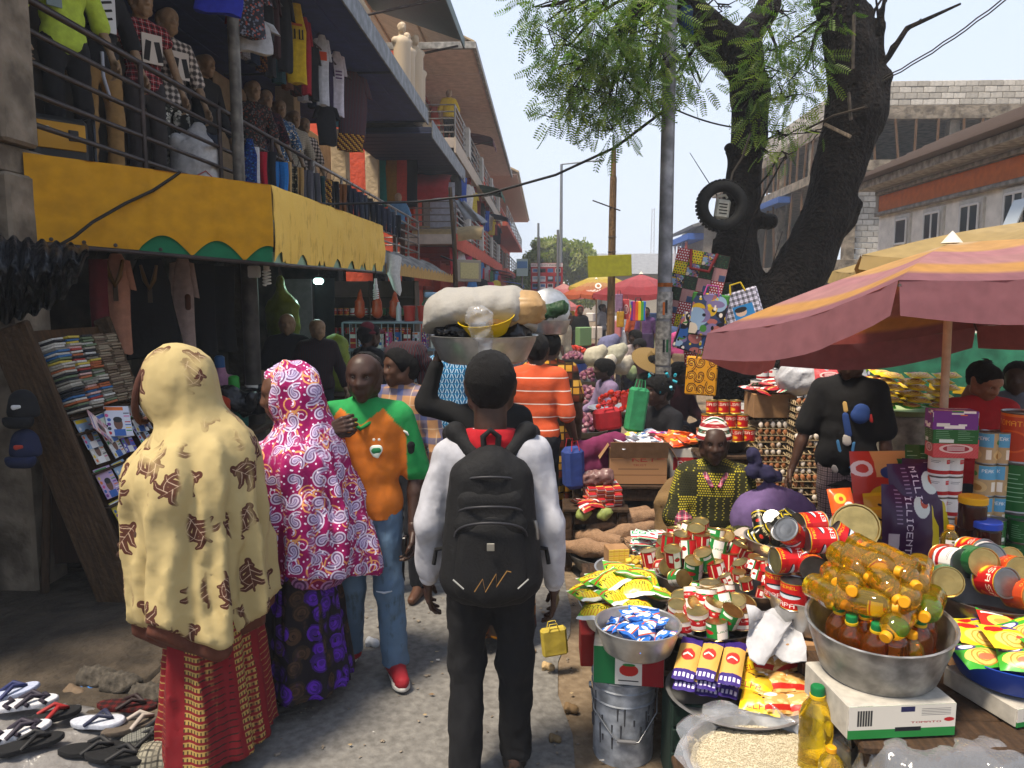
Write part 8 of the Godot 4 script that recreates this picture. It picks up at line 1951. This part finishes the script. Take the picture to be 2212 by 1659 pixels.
func hero_back():
	var at := on_y(1062,1680,.012); var s := 1.0
	var j := {hd = Vector3(0,1.65,.03),nk = Vector3(0,1.48,-.01),shL = Vector3(.175,1.38,-.01),shR = Vector3(-.175,1.38,-.01),elL = Vector3(.235,1.11,-.05),elR = Vector3(-.235,1.11,-.05),wrL = Vector3(.255,.87,.03),wrR = Vector3(-.255,.85,.01),hpL = Vector3(.085,.93,0),hpR = Vector3(-.085,.93,0),knL = Vector3(.1,.5,.03),anL = Vector3(.11,.09,-.06),knR = Vector3(-.1,.5,.02),anR = Vector3(-.1,.09,.06),toL = Vector3(.13,.03,.1),toR = Vector3(-.12,.03,.22)}
	var t := bystander("man in white long sleeved shirt and black trousers seen from behind",at,PI + .06,{skin = B.skin,top = cloth("aeaeb4"),pants = cloth("0f0f12"),hair = B.hair,hgrow = .0,hz = .03,hy = -.035,sl = .96,hs = 1.16,g = .012,cell = .013,hcell = .0055,fine = .0055,j = j,s = s,bot = .80,fold = .015})
	var co := blobm([[Vector3(-.03,1.44,-.015),Vector3(.03,1.44,-.015),.08,.08],[Vector3(0,1.43,-.02),Vector3(0,1.48,-.01),.095,.078]],.009,.02,.003,Vector3(20,20,20),[[Plane(Vector3(0,1,.1).normalized(),1.475)],[Plane(Vector3.DOWN,-1.415)]])
	part(t,"collar",co,cloth("a81420"))
	for q in ["L","R"]:
		shoe(t,t_j(j,"an" + q),t_j(j,"to" + q),mat("141416",.5))
		part(t,"cuff",blobm([[j["wr" + q] - Vector3(0,-.02,0),j["wr" + q] + Vector3(0,-.005,0),.041,.039]],.009),cloth("b8b8be"))
	var b := thing("backpack","black backpack with curved zips worn by the man in white","backpack",at + Vector3(.01,1.12,.125),.06)
	var bm := mat("0d0d0f",.8,0,"mottle",4.0,"rough",.3); var zm := mat("26262a",.5)
	part(b,"main_bag",blobm([[Vector3(-.085,.19,.0),Vector3(-.115,-.19,.015),.075,.085,1.1],[Vector3(.085,.19,.0),Vector3(.115,-.19,.015),.075,.085,1.1],[Vector3(0,.22,0),Vector3(0,-.2,.015),.1,.11,.9],[Vector3(-.08,-.22,.02),Vector3(.08,-.22,.02),.065,.065,1.3]],.012,.05,.004,Vector3(18,9,18)),bm)
	part(b,"front_pocket",blobm([[Vector3(-.075,-.02,.085),Vector3(-.09,-.2,.09),.05,.055,.7],[Vector3(.075,-.02,.085),Vector3(.09,-.2,.09),.05,.055,.7],[Vector3(0,.0,.09),Vector3(0,-.2,.095),.075,.085,.55]],.011,.04,.004,Vector3(18,9,18)),bm)
	part(b,"top_pocket",blobm([[Vector3(-.075,.12,.06),Vector3(.075,.12,.06),.055,.055,.8],[Vector3(-.085,.03,.07),Vector3(.085,.03,.07),.055,.055,.8]],.011,.04),bm)
	for z in [[.135,.09,.152,.07],[.13,.165,.132,.05],[.125,.27,.105,.05]]: strip(b,"zip",arcz(z[0],z[1],z[2],z[3]),.005,zm)
	part(b,"badge",box(Vector3(.028,.028,.005),.002),mat("8a8880",.4,.6),Vector3(0,-.03,.155)); strip(b,"stitched_scrawl",[Vector3(-.06,-.2,.153),Vector3(-.03,-.15,.158),Vector3(-.02,-.2,.158),Vector3(.02,-.13,.16),Vector3(.02,-.18,.16),Vector3(.06,-.12,.157),Vector3(.075,-.125,.156)],.0022,mat("7a5a2a",.7))
	strip(b,"zip_pull",[Vector3(.165,.05,.09),Vector3(.172,.02,.095),Vector3(.175,-.02,.095)],.007,B.tin)
	strip(b,"carry_loop",[Vector3(-.025,.29,-.01),Vector3(-.03,.35,-.01),Vector3(0,.375,-.01),Vector3(.03,.35,-.01),Vector3(.025,.29,-.01)],.012,bm)
	for sd in [-1.0,1.0]:
		part(b,"shoulder_strap",blobm([[Vector3(sd * .06,.27,-.04),Vector3(sd * .14,.355,-.10),.034,.036,.9],[Vector3(sd * .14,.355,-.10),Vector3(sd * .16,.33,-.19),.036,.036],[Vector3(sd * .16,.33,-.19),Vector3(sd * .15,.1,-.26),.034,.03]],.012,.02),bm)
		strip(b,"side_strap",[Vector3(sd * .16,-.08,.0),Vector3(sd * .215,-.1,-.03),Vector3(sd * .225,-.16,-.03)],.009,bm)
		strip(b,"piping",[Vector3(sd * .14,-.16,.135),Vector3(sd * .1,-.19,.152)],.003,mat("8a8a86",.6))
func t_j(j: Dictionary,k: String) -> Vector3:
	return joints(j)[k]
func arcz(w: float,y: float,z: float,up: float) -> Array:
	var r := []
	for k in 13:
		var a := PI * k / 12.0
		r.append(Vector3(cos(a) * w,y - .1 + sin(a) * up,z - .06 * cos(a) * cos(a)))
	return r
func hero_orange():
	var at := on_y(800,1455,.012)
	var j := {hd = Vector3(.01,1.60,.04),nk = Vector3(0,1.46,0),shL = Vector3(.18,1.385,0),shR = Vector3(-.175,1.385,0),elL = Vector3(.255,1.10,-.04),wrL = Vector3(.245,.83,.05),elR = Vector3(-.27,1.14,.05),wrR = Vector3(-.155,1.335,.19),knL = Vector3(.11,.5,.03),anL = Vector3(.14,.09,.03),toL = Vector3(.19,.03,.18),knR = Vector3(-.09,.5,0),anR = Vector3(-.13,.09,-.12),toR = Vector3(-.2,.03,.02)}
	var t := bystander("bald man in orange and green football shirt facing the camera",at,.06,{skin = B.skin,pants = cloth("56708e","sheetstain",1.6),fine = .0048,hcell = .0055,cell = .013,j = j,look = eul(.06,-.05,0),sl = .48,handR = [Vector3(.8,.25,.1),Vector3(.1,-.2,-1),.75,-1.0],handL = [Vector3(0,-1,.15),Vector3(-1,0,.4),.55],hair = B.hair,hgrow = -.005,hz = -.05,hy = .0})
	var J := joints(j)
	var dy := vpaint(shirt(J,.48,.46,.87,.018,.0085,.009,5),func(p: Vector3):
		if absf(p.x) > .215 or absf(p.x) > .10 + (1.45 - p.y) * .85 or p.y > 1.36 + absf(p.x) * .75: return hx("1a8e46")
		return hx("cf7018"))
	part(t,"football_shirt",dy[0],dy[1])
	part(t,"badge",blobm([[Vector3(-.012,.01,0),Vector3(.012,.012,0),.024,.024,.25],[Vector3(0,-.02,0),Vector3(.005,-.03,0),.018,.012,.3]],.006),mat("c8d0c4",.8),Vector3(.075,1.23,.118)); part(t,"badge_print",blobm([[Vector3(-.008,.005,0),Vector3(.012,.008,0),.017,.015,.25]],.005),mat("12683c",.8),Vector3(.075,1.228,.1225))
	for k in 2: part(t,"star",lath([Vector2(0,.002),Vector2(.008,.0)],5),mat("d0ccc0",.8),Vector3(.065 + k * .026,1.29,.121),eul(PI / 2,0,0))
	part(t,"sleeve_badge",blobm([[Vector3(0,.012,0),Vector3(0,-.014,0),.024,.02,.3]],.006),mat("101210",.8),Vector3(.242,1.235,.058),ry(.5)); strip(t,"sleeve_mark",[Vector3(.205,1.325,.062),Vector3(.22,1.315,.06),Vector3(.23,1.30,.056)],[.004,.007,.003],mat("d0d4cc",.8))
	strip(t,"collar",[Vector3(-.08,1.43,-.02),Vector3(-.06,1.38,.085),Vector3(0,1.345,.125),Vector3(.06,1.38,.085),Vector3(.08,1.43,-.02)],.011,cloth("14803c"))
	for q in ["L","R"]: shoe(t,J["an" + q],J["to" + q],mat("941e28",.7))
	strip(t,"torn_knee",[Vector3(.06,.5,.112),Vector3(.1,.495,.12),Vector3(.14,.5,.11)],[.003,.007,.003],mat("a8b0b8",.9)); strip(t,"moustache",[Vector3(-.018,1.552,.137),Vector3(.01,1.557,.143),Vector3(.036,1.552,.137)],.004,B.hair)
	one("shoulder_bag","grey and black bag slung on the orange shirted man's shoulder","bag",blobm([[at + Vector3(-.09,1.44,.02),at + Vector3(-.2,1.33,.1),.03,.035],[at + Vector3(-.2,1.33,.1),at + Vector3(-.25,1.1,-.12),.035,.04],[at + Vector3(-.22,1.1,-.15),at + Vector3(-.2,.85,-.18),.11,.1]],.016,.03,.006),cloth("25272a"))
	one("mobile_phone","small black phone in the orange shirted man's lowered hand","phone",box(Vector3(.02,.1,.05),.006),mat("101012",.3),at + Vector3(.215,.74,.1))
func hero_pink():
	var at := on_y(660,1492,.012)
	var j := {hd = Vector3(0,1.47,.035),nk = Vector3(0,1.33,.02),shL = Vector3(.13,1.2,0),shR = Vector3(-.13,1.2,0),elL = Vector3(.2,1.0,.1),wrL = Vector3(.16,.86,.24),elR = Vector3(-.18,1.1,.22),wrR = Vector3(-.14,1.24,.40),hpL = Vector3(.08,.86,0),hpR = Vector3(-.08,.86,0),anL = Vector3(.09,.085,.06),anR = Vector3(-.09,.085,-.1),toL = Vector3(.1,.03,.22),toR = Vector3(-.1,.03,.06)}
	var t := bystander("woman in magenta paisley veil pointing at the book stand",at,-1.35,{skin = B.skin3,fine = .006,hcell = .006,cell = .016,j = j,sl = .9,look = eul(.15,0,0),handR = [Vector3(0,.7,.6),Vector3(.7,-.2,.2),.35],handL = [Vector3(-.2,-.5,.6),Vector3(-.6,0,-.5),.8],skirt = cloth("ffffff","roses",1.5),rbot = .31,hem = .1})
	t.scale = Vector3.ONE * 1.04
	var pm := cloth("ffffff","paisley",1.8)
	part(t,"veil",blobm([[Vector3(0,1.50,.02),Vector3(0,1.46,.03),.128,.125],[Vector3(0,1.47,-.02),Vector3(0,1.2,-.05),.105,.15],[Vector3(-.09,1.15,.0),Vector3(.09,1.15,.0),.15,.15,1.0],[Vector3(-.06,1.1,0),Vector3(-.1,.66,-.1),.2,.22],[Vector3(.06,1.1,0),Vector3(.1,.66,-.02),.2,.2],[Vector3(0,1.2,-.05),Vector3(0,.62,-.2),.17,.17],[Vector3(-.12,1.12,.12),Vector3(-.14,1.2,.32),.09,.06]],.014,.06,.024,Vector3(7,2.2,7),[[Vector3(0,1.465,.215),.118],[Plane(Vector3(0,-1,.25).normalized(),-.66)]],3,Vector3(.024,9,1.36)),pm)
	part(t,"veil_lining",blobm([[Vector3(-.05,.86,.02),Vector3(-.08,.66,-.12),.2,.19],[Vector3(.05,.86,.02),Vector3(.1,.66,-.02),.18,.17]],.016,.05,.02,Vector3(8,3,8),[[Plane(Vector3(0,-1,.2).normalized(),-.6)]],3),cloth("c090b0","paisley",1.35))
	var J := joints(j)
	for q in ["L","R"]: shoe(t,J["an" + q],J["to" + q],B.black,true)
func hero_cream():
	var at := on_y(455,1620,.012)
	var j := {hd = Vector3(0,1.49,.085),nk = Vector3(0,1.36,.06),shL = Vector3(.17,1.27,.02),shR = Vector3(-.17,1.27,.02),elL = Vector3(.22,1.02,.08),wrL = Vector3(.12,.9,.2),elR = Vector3(-.22,1.02,.08),wrR = Vector3(-.12,.9,.2),hpL = Vector3(.08,.86,-.04),hpR = Vector3(-.08,.86,-.04),anL = Vector3(.1,.085,.1),anR = Vector3(-.09,.085,-.12),toL = Vector3(.12,.03,.26),toR = Vector3(-.1,.03,.04)}
	var t := bystander("woman in cream veil with brown leaf sprays browsing the book stand",at,-1.6,{skin = B.skin2,fine = .006,hcell = .007,cell = .016,j = j,sl = .9,look = eul(.1,.15,0),skirt = cloth("ffffff","gold",1.6),rbot = .27,hem = .07})
	var bones := [[Vector3(0,1.54,.06),Vector3(0,1.49,.08),.132,.128],[Vector3(0,1.49,.04),Vector3(0,1.25,-.02),.105,.15],[Vector3(-.1,1.14,.02),Vector3(.1,1.14,.02),.18,.18],[Vector3(-.08,1.12,.02),Vector3(-.15,.55,-.04),.19,.19],[Vector3(.08,1.12,.02),Vector3(.17,.5,-.02),.19,.18],[Vector3(0,1.2,-.04),Vector3(.02,.3,-.12),.2,.14],[Vector3(0,1.1,.1),Vector3(-.05,.75,.12),.17,.15]]
	part(t,"veil",blobm(bones,.014,.06,.016,Vector3(6,1.5,6),[[Vector3(0,1.49,.275),.125],[Plane(Vector3(-.1,-1,-.55).normalized(),-.41)],[Plane(Vector3(.8,-1,.3).normalized(),-.31)]],9,Vector3(.03,9,1.42)),cloth("ffffff","leafspray",1.8))
	var tb := []
	for b in bones.slice(2): tb.append([b[0],b[1],b[2] - .022,b[3] - .022])
	part(t,"veil_trim",blobm(tb,.014,.06,.016,Vector3(6,1.5,6),[[Plane(Vector3(-.1,-1,-.55).normalized(),-.375)],[Plane(Vector3(.8,-1,.3).normalized(),-.275)],[Plane(Vector3.UP,1.0)]],9,Vector3(.03,9,1.42)),cloth("5a3224"))
	t.scale = Vector3.ONE * 1.08
	strip(t,"face_trim",arcface(),.014,cloth("4a2a20"))
	var J := joints(j)
	for q in ["L","R"]: shoe(t,J["an" + q],J["to" + q],B.black,true)
func arcface() -> Array:
	var o := []
	for k in 17: o.append(Vector3(.098 * sin(k * TAU / 16),1.49 + .125 * cos(k * TAU / 16),.175 - .03 * cos(k * TAU / 16)))
	return o
func vendor():
	var c := on_d(1540,1100,4.85); var at := Vector3(c.x,0,c.z)
	var j := {hd = Vector3(-.01,1.09,.04),nk = Vector3(0,.95,0),shL = Vector3(.17,.87,0),shR = Vector3(-.17,.87,0),elL = Vector3(.24,.62,.06),wrL = Vector3(.04,.52,.27),elR = Vector3(-.24,.62,.06),wrR = Vector3(-.05,.55,.25),hpL = Vector3(.09,.42,-.02),hpR = Vector3(-.09,.42,-.02),knL = Vector3(.16,.55,.3),knR = Vector3(-.16,.55,.3),anL = Vector3(.13,.12,.34),anR = Vector3(-.13,.12,.34),toL = Vector3(.14,.03,.48),toR = Vector3(-.14,.03,.48)}
	var t := bystander("seated vendor in striped knitted cap and yellow black wax print",at,-.12,{skin = B.skin,fine = .0055,hcell = .006,cell = .016,j = j,sl = .62,bot = .4,top = cloth("ffffff","wax",2.2),g = .03,handL = [Vector3(-.6,-.7,.2),Vector3(0,-.2,-1),.3],handR = [Vector3(.5,-.8,.2),Vector3(0,-.2,-1),.35]})
	part(t,"cap",blobm([[Vector3(-.01,1.13,.03),Vector3(-.01,1.165,.02),.108,.094],[Vector3(-.01,1.13,.0),Vector3(-.01,1.15,-.01),.104,.09]],.009,.02,.003,Vector3(20,20,20),[[Plane(Vector3(0,-1,.12).normalized(),-1.095)]]),cloth("ffffff","beanie",9.0))
	part(t,"wrapper",blobm([[Vector3(-.09,.44,-.04),Vector3(.09,.44,-.04),.15,.15],[Vector3(-.1,.44,.0),Vector3(-.165,.53,.24),.12,.095],[Vector3(.1,.44,.0),Vector3(.165,.53,.24),.12,.095]],.018,.04,.012),cloth("ffffff","wax",2.2))
	for q in [-1.0,1.0]:
		part(t,"legging",blobm([[Vector3(q * .16,.56,.31),Vector3(q * .145,.3,.34),.078,.06],[Vector3(q * .145,.3,.34),Vector3(q * .13,.14,.35),.06,.05]],.014,.02,.004,Vector3(14,14,14)),cloth("b8aca0"))
		for k in 4: strip(t,"red_stripe",[Vector3(q * .16 - .068,.50 - k * .045,.36),Vector3(q * .158 - .03,.485 - k * .045,.402 - k * .004),Vector3(q * .158 + .03,.48 - k * .045,.402 - k * .004),Vector3(q * .16 + .066,.49 - k * .045,.36)],[.004,.009,.009,.004],mat("8a2620",.9))
		strip(t,"collar",[Vector3(q * .07,.93,-.03),Vector3(q * .065,.9,.08),Vector3(q * .02,.83,.125)],[.02,.022,.012],cloth("ffffff","plaid_pink",6.0)); part(t,"cuff",blobm([[j["elL" if q > 0 else "elR"] + Vector3(0,.02,0),(j["elL" if q > 0 else "elR"] as Vector3).lerp(j["wrL" if q > 0 else "wrR"],.25),.07,.062]],.014,.02,.005),cloth("ffffff","plaid_pink",6.0))
	one("stool","low wooden stool under the seated vendor","stool",box(Vector3(.34,.28,.3),.01),B.darkwood,at + Vector3(0,.14,-.06))
func others():
	var stand := func(px: float,d: float): return Vector3(on_d(px,700,d).x,.012,-d)
	var bp := Vector3(on_d(1832,900,5.2).x,0,-5.2)
	var by := bystander("young man in black shirt with blue figure print beside the egg trays",bp,-.25,{skin = B.skin2,top = cloth("131315"),fine = .006,hcell = .006,cell = .016,sl = .46,bot = .74,g = .022,hair = B.hair,look = eul(0,-.5,0),pants = cloth("a89498","check",4.0),pcut = .5,j = {elR = Vector3(-.26,1.12,.0),wrR = Vector3(-.34,.86,.06)}})
	for q in [["24407a",-.02,1.17,.05,.16,.2],["4a86b8",-.05,.98,.028,.2,.25],["4a86b8",.02,.97,.028,.2,-.12],["c8c4bc",-.015,1.07,.06,.035,.1],["24407a",.06,1.25,.12,.03,-.25],["a82c2c",.125,1.22,.03,.05,.2],["c0a060",-.035,1.29,.035,.06,.2],["b8b4ac",.04,.85,.05,.025,-.4],["b8b4ac",-.08,.87,.045,.025,.4]]: part(by,"shirt_print",blobm([[Vector3(0,-q[4] * .4,0),Vector3(0,q[4] * .4,0),q[3] * .5,q[3] * .45,.35]],.008),mat(q[0],.8),Vector3(q[1],q[2],.122 if q[2] > 1.0 else .116),eul(0,0,q[5]))
	var cp: Vector3 = stand.call(1060,4.25)
	var cr := bystander("woman in black carrying a loaded steel basin on her head",cp,PI,{skin = B.skin,top = cloth("101012"),skirt = cloth("b59a3a","kente",2.0),sl = .92,s = .96,cell = .02,hcell = .007,hair = B.hair,hgrow = .01,hz = .1,j = {elR = Vector3(.0,0,0),elL = Vector3(.38,1.46,0),wrL = Vector3(.31,1.72,.0)}.merged({elR = Vector3(-.24,1.1,0)},true),handL = [Vector3(-.2,1,0),Vector3(-1,0,0),.4]})
	var bc := cp + Vector3(-.04,1.785,0)
	bowl(bc,.30,.15,B.steel,"large steel basin balanced on the carrier's head behind the backpack man","steel_basin")
	part(cr,"head_pad",blobm([[Vector3(-.06,1.615,0),Vector3(.06,1.615,0),.04,.04]],.014),cloth("2a2220"))
	one("lace_cloth","white lace cloth wrapped over the goods in the carried basin","cloth",blobm([[Vector3(-.18,.14,.0),Vector3(.15,.17,.0),.12,.105,1.8],[Vector3(-.24,.12,.04),Vector3(-.29,.0,.08),.08,.05,1.5],[Vector3(.17,.12,0),Vector3(.24,.06,.04),.1,.06,1.5]],.013,.06,.007,Vector3(8,4,8),[[Plane(Vector3(0,-1,.45).normalized(),.0)]],4),mat("a8a49c",.8,0,"fine",3.0,"wrinkle",1.0),bc)
	one("yellow_bowl","yellow plastic bowl tipped under the lace cloth","bowl",lath([Vector2(0,0),Vector2(.1,.01),Vector2(.15,.1),Vector2(.155,.1),Vector2(.1,.03),Vector2(0,.02)],24),mat("c8a80c",.4),bc + Vector3(.04,.01,.14),eul(.3,0,.12)); one("clear_bag","knotted clear plastic bag hanging over the basin rim","plastic bag",blobm([[Vector3(0,.08,0),Vector3(.02,.0,0),.07,.06],[Vector3(.02,0,0),Vector3(.04,-.1,.02),.03,.04]],.014,.03,.02,Vector3(16,16,16)),B.milky,bc + Vector3(.0,.02,.28)); one("food_bundle","brown noodle bundle wrapped in plastic inside the basin","bundle",blobm([[Vector3(-.05,0,0),Vector3(.12,.03,0),.11,.1]],.018,.04,.015,Vector3(4,26,4)),mat("a8875a",.4,0,"mottle",4.0),bc + Vector3(.13,.12,.06)); one("black_bag","torn black bag lining the carried basin","plastic bag",blobm([[Vector3(-.2,0,0),Vector3(.18,0,0),.07,.08,2.2]],.018,.04,.02,Vector3(10,10,10)),B.blackbag,bc + Vector3(0,.02,0))
	var c2: Vector3 = stand.call(1188,6.4); bystander("person in brown and gold cloth carrying a second bowl on the head",c2,PI,{skin = B.skin2,top = cloth("ffffff","kente",2.0),skirt = cloth("ffffff","kente",2.0),sl = .4,hair = B.hair}); bowl(c2 + Vector3(0,1.80,0),.17,.12,B.steel,"steel bowl with green leaves on the farther carrier's head"); one("bowl_cover","steel cover standing up in the farther carrier's bowl","lid",lath([Vector2(0,.05),Vector2(.1,.045),Vector2(.16,.02),Vector2(.175,0),Vector2(.17,-.004),Vector2(.1,.035),Vector2(0,.04)],24),B.steel,c2 + Vector3(0,1.9,-.03),eul(1.2,0,-.2)); one("green_leaves","dark green folded leaves in the farther carrier's bowl","leaves",blobm([[Vector3(-.08,0,0),Vector3(.08,.05,0),.06,.06]],.014,.03,.02,Vector3(20,20,20)),mat("1c3a1c",.6),c2 + Vector3(.01,1.85,.06))
	var sp: Vector3 = stand.call(1160,5.9)
	bystander("man in orange shirt with thin white stripes walking away",sp,PI - .1,{skin = B.skin2,top = cloth("ffffff","stripes",5.0),pants = cloth("1c1c22"),hair = B.hair,sl = .5,cell = .018,j = {wrR = Vector3(-.3,.84,.1)}})
	bystander("woman in blue and white wax print dress walking ahead",stand.call(975,6.3),PI - .2,{skin = B.skin2,top = cloth("ffffff","waxblue",3.0),skirt = cloth("ffffff","waxblue",3.0),hair = B.hair,sl = .6,bot = .7,g = .035,cell = .02,s = 1.02})
	var ep: Vector3 = stand.call(868,4.95); var e := bystander("woman in orange and blue checked shirt with striped head wrap",ep,-.35,{skin = B.skin3,top = cloth("ffffff","plaid_sun",3.2),pants = cloth("1c1e26"),hair = B.hair,hgrow = .01,sl = .66,fine = .007,cell = .018,look = eul(0,-.6,0),s = .97})
	part(e,"head_wrap",blobm([[Vector3(-.05,1.62,-.02),Vector3(.07,1.63,-.04),.085,.08],[Vector3(.05,1.62,-.05),Vector3(.13,1.57,-.06),.07,.05],[Vector3(.1,1.55,-.06),Vector3(.12,1.38,-.06),.035,.03]],.012,.03,.008,Vector3(14,14,14)),cloth("c8c4c0","darkstripe",7.0))
	var mp: Vector3 = stand.call(795,7.9); var mc := bystander("man in maroon cap bending at the shop counter",mp,2.4,{skin = B.skin,top = cloth("1c1c24","plaid_white",3.0),pants = cloth("1a1c22"),sl = .9,hair = B.hair})
	part(mc,"cap",blobm([[Vector3(0,1.62,-.01),Vector3(0,1.65,-.01),.1,.085],[Vector3(0,1.61,.08),Vector3(0,1.6,.15),.06,.05,1.0]],.014,.02,0.0,Vector3.ONE,[[Plane(Vector3.DOWN,-1.6)]]),cloth("5a1420"))
	var rp: Vector3 = Vector3(on_d(2125,800,5.0).x,0,-5.0); var rm := bystander("man in black cap and red shirt looking down behind the tin towers",rp,-.2,{skin = mat("8a5c44",.5,0,"mottle",4.0),top = cloth("a81c24"),pants = cloth("1c1e26"),fine = .006,hair = B.hair,look = eul(.45,.5,0),s = .93,cell = .02})
	part(rm,"cap",blobm([[Vector3(0,1.50,.03),Vector3(0,1.54,.0),.096,.08],[Vector3(.04,1.49,.1),Vector3(.08,1.45,.17),.055,.05]],.012,.02,0.0,Vector3.ONE,[[Plane(Vector3(-.1,-1,-.4).normalized(),-1.49)]]),cloth("1c1c20"))
	bystander("man in grey blue shirt at the right edge behind the red shirted man",rp + Vector3(.42,0,-.35),-.6,{skin = B.skin,top = cloth("6a7484"),pants = cloth("22242a"),hair = B.hair,s = .92})
	var sit := {hd = Vector3(0,1.06,.08),nk = Vector3(0,.92,.04),shL = Vector3(.16,.85,.03),shR = Vector3(-.16,.85,.03),elL = Vector3(.22,.6,.1),wrL = Vector3(.2,.5,.32),elR = Vector3(-.22,.6,.1),wrR = Vector3(-.2,.5,.32),hpL = Vector3(.09,.36,0),hpR = Vector3(-.09,.36,0),knL = Vector3(.14,.48,.34),knR = Vector3(-.14,.48,.34),anL = Vector3(.12,.09,.36),anR = Vector3(-.12,.09,.36),toL = Vector3(.13,.03,.5),toR = Vector3(-.13,.03,.5)}
	for q in [["girl with turquoise hair curlers resting her chin on her hand",1442,7.0,-1.0,"16161c",1.08],["seller in lilac blouse reaching towards the onions",1318,9.6,-1.2,"8a7898",1.02],["seller under a wide straw hat behind the lamp pole",1412,10.6,.1,"3a3a30",1.02],["seated woman in dark red head tie in the middle distance",1385,13.5,-.4,"3a1c24",1.05],["seated woman with black hair beside the pale bundles",1378,15.5,-.8,"c8b8b8",1.1],["seller in dark clothes left of the patterned bags",1462,9.2,.5,"4a2028",1.02]]:
		var p: Vector3 = stand.call(q[1],q[2]); var t := bystander(q[0],p,q[3],{skin = B.skin,top = cloth(q[4]),pants = cloth("24222c"),hair = B.hair,hgrow = .012,hz = .08,j = sit,bot = .3,cell = .02,s = q[5],fine = .0075 if q[2] < 8 else 0.0,sl = .5 if q[2] < 8 else .9})
		one("seat_block","low seat of the seller " + ["by the green bag","near the onions","in the straw hat","in dark red","by the bundles","in dark clothes"][used["seat_block"] if used.has("seat_block") else 0],"stool",box(Vector3(.3,.22,.3),.01),B.darkwood,p + Vector3(0,.11,-.02))
		if q[2] < 8.0:
			for k in 22: part(t,"hair_curler",lath([Vector2(0,-.022),Vector2(.014,-.022),Vector2(.014,.022),Vector2(0,.022)],8),mat("1c8a9a" if k % 3 else "101418",.4),Vector3(0,1.19,.07) + Vector3(sin(k * 2.4) * .115,.03 + .08 * cos(k * .55),cos(k * 2.4) * .115 - .02),jit(1.4))
		if q[0].contains("straw"): part(t,"straw_hat",lath([Vector2(.0,.11),Vector2(.07,.1),Vector2(.1,.0),Vector2(.3,-.05),Vector2(.3,-.06),Vector2(.09,-.015)],28),mat("8a7040",.9,0,"fine",8.0,"rough",.8),Vector3(0,1.16,.07),eul(.55,0,-.15))
	var L := [["woman in black dress with red headscarf standing by the tomatoes",1252,20.5,.2,"121214","121214",true,1.0],["man in cream shirt and white trousers bending in the lane",1222,15.0,1.2,"b8aa90","b8b4ac",false,.98],["woman in white robe right of the orange parasol",1340,21.0,-.3,"b8bcc8","b8bcc8",true,.98],["shopper in orange tunic in the far crowd",1372,20.0,.5,"b8502c","24304a",false,1.0],["shopper in blue shirt behind the lamp pole",1458,14.0,PI,"4a5a80","2c3a58",false,1.0],["shopper in pink dress in the far crowd",1352,23.0,PI,"b07070","a86468",true,1.0],["shopper in pink and yellow beside the collage bag",1478,13.0,2.6,"b84a80","6a5a4a",true,.95],["far shopper in red left of the orange parasol",1208,24.0,PI,"8a2c2c","2a2a30",false,1.0],["far shopper in dark clothes in the lane",1190,21.0,PI,"2a2a30","24242a",false,1.0],["far shopper in white shirt at the end of the lane",1150,26.0,0.0,"c0bcb8","3a3a4a",false,1.0],["far shopper in green at the end of the lane",1168,29.0,PI,"4a6a4a","2a2a30",false,1.0],["far shopper in yellow top below the pink parasols",1228,27.0,.3,"b8982c","5a2a3a",true,1.0],["far shopper in purple under the dark red parasol",1395,19.0,0.0,"5a3a6a","3a2a4a",true,1.0],["far shopper in grey under the orange parasol",1300,24.5,1.0,"7a7a80","2a2a34",false,1.0]]
	for q in L:
		var o := {skin = B.skin2,top = cloth(q[4]),hair = B.hair,cell = .032,hcell = .012,s = q[7],sl = .5}
		o["skirt" if q[6] else "pants"] = cloth(q[5])
		var t := bystander(q[0],stand.call(q[1],q[2]),q[3],o)
		if q[0].contains("headscarf") or q[0].contains("pink dress"): part(t,"headscarf",blobm([[Vector3(0,1.63,-.01),Vector3(0,1.6,-.01),.105,.105],[Vector3(-.06,1.55,-.03),Vector3(-.1,1.3,0),.07,.05]],.02,.03,.01),cloth("a82c1c" if q[2] < 22 else "b87078"))
	for q in [["person in white shirt standing on the near end of the coral ground balcony",Vector3(-2.9,3.76,-27.0),"c0bcc4"],["person leaning on the coral middle balcony",Vector3(-2.95,6.46,-30.5),"2c2626"]]: bystander(q[0],q[1],1.2,{skin = B.skin,top = cloth(q[2]),pants = cloth("24242a"),hair = B.hair,cell = .04,hcell = .015})
func stalls():
	right_goods(); eggs_and_back(); market_mid()
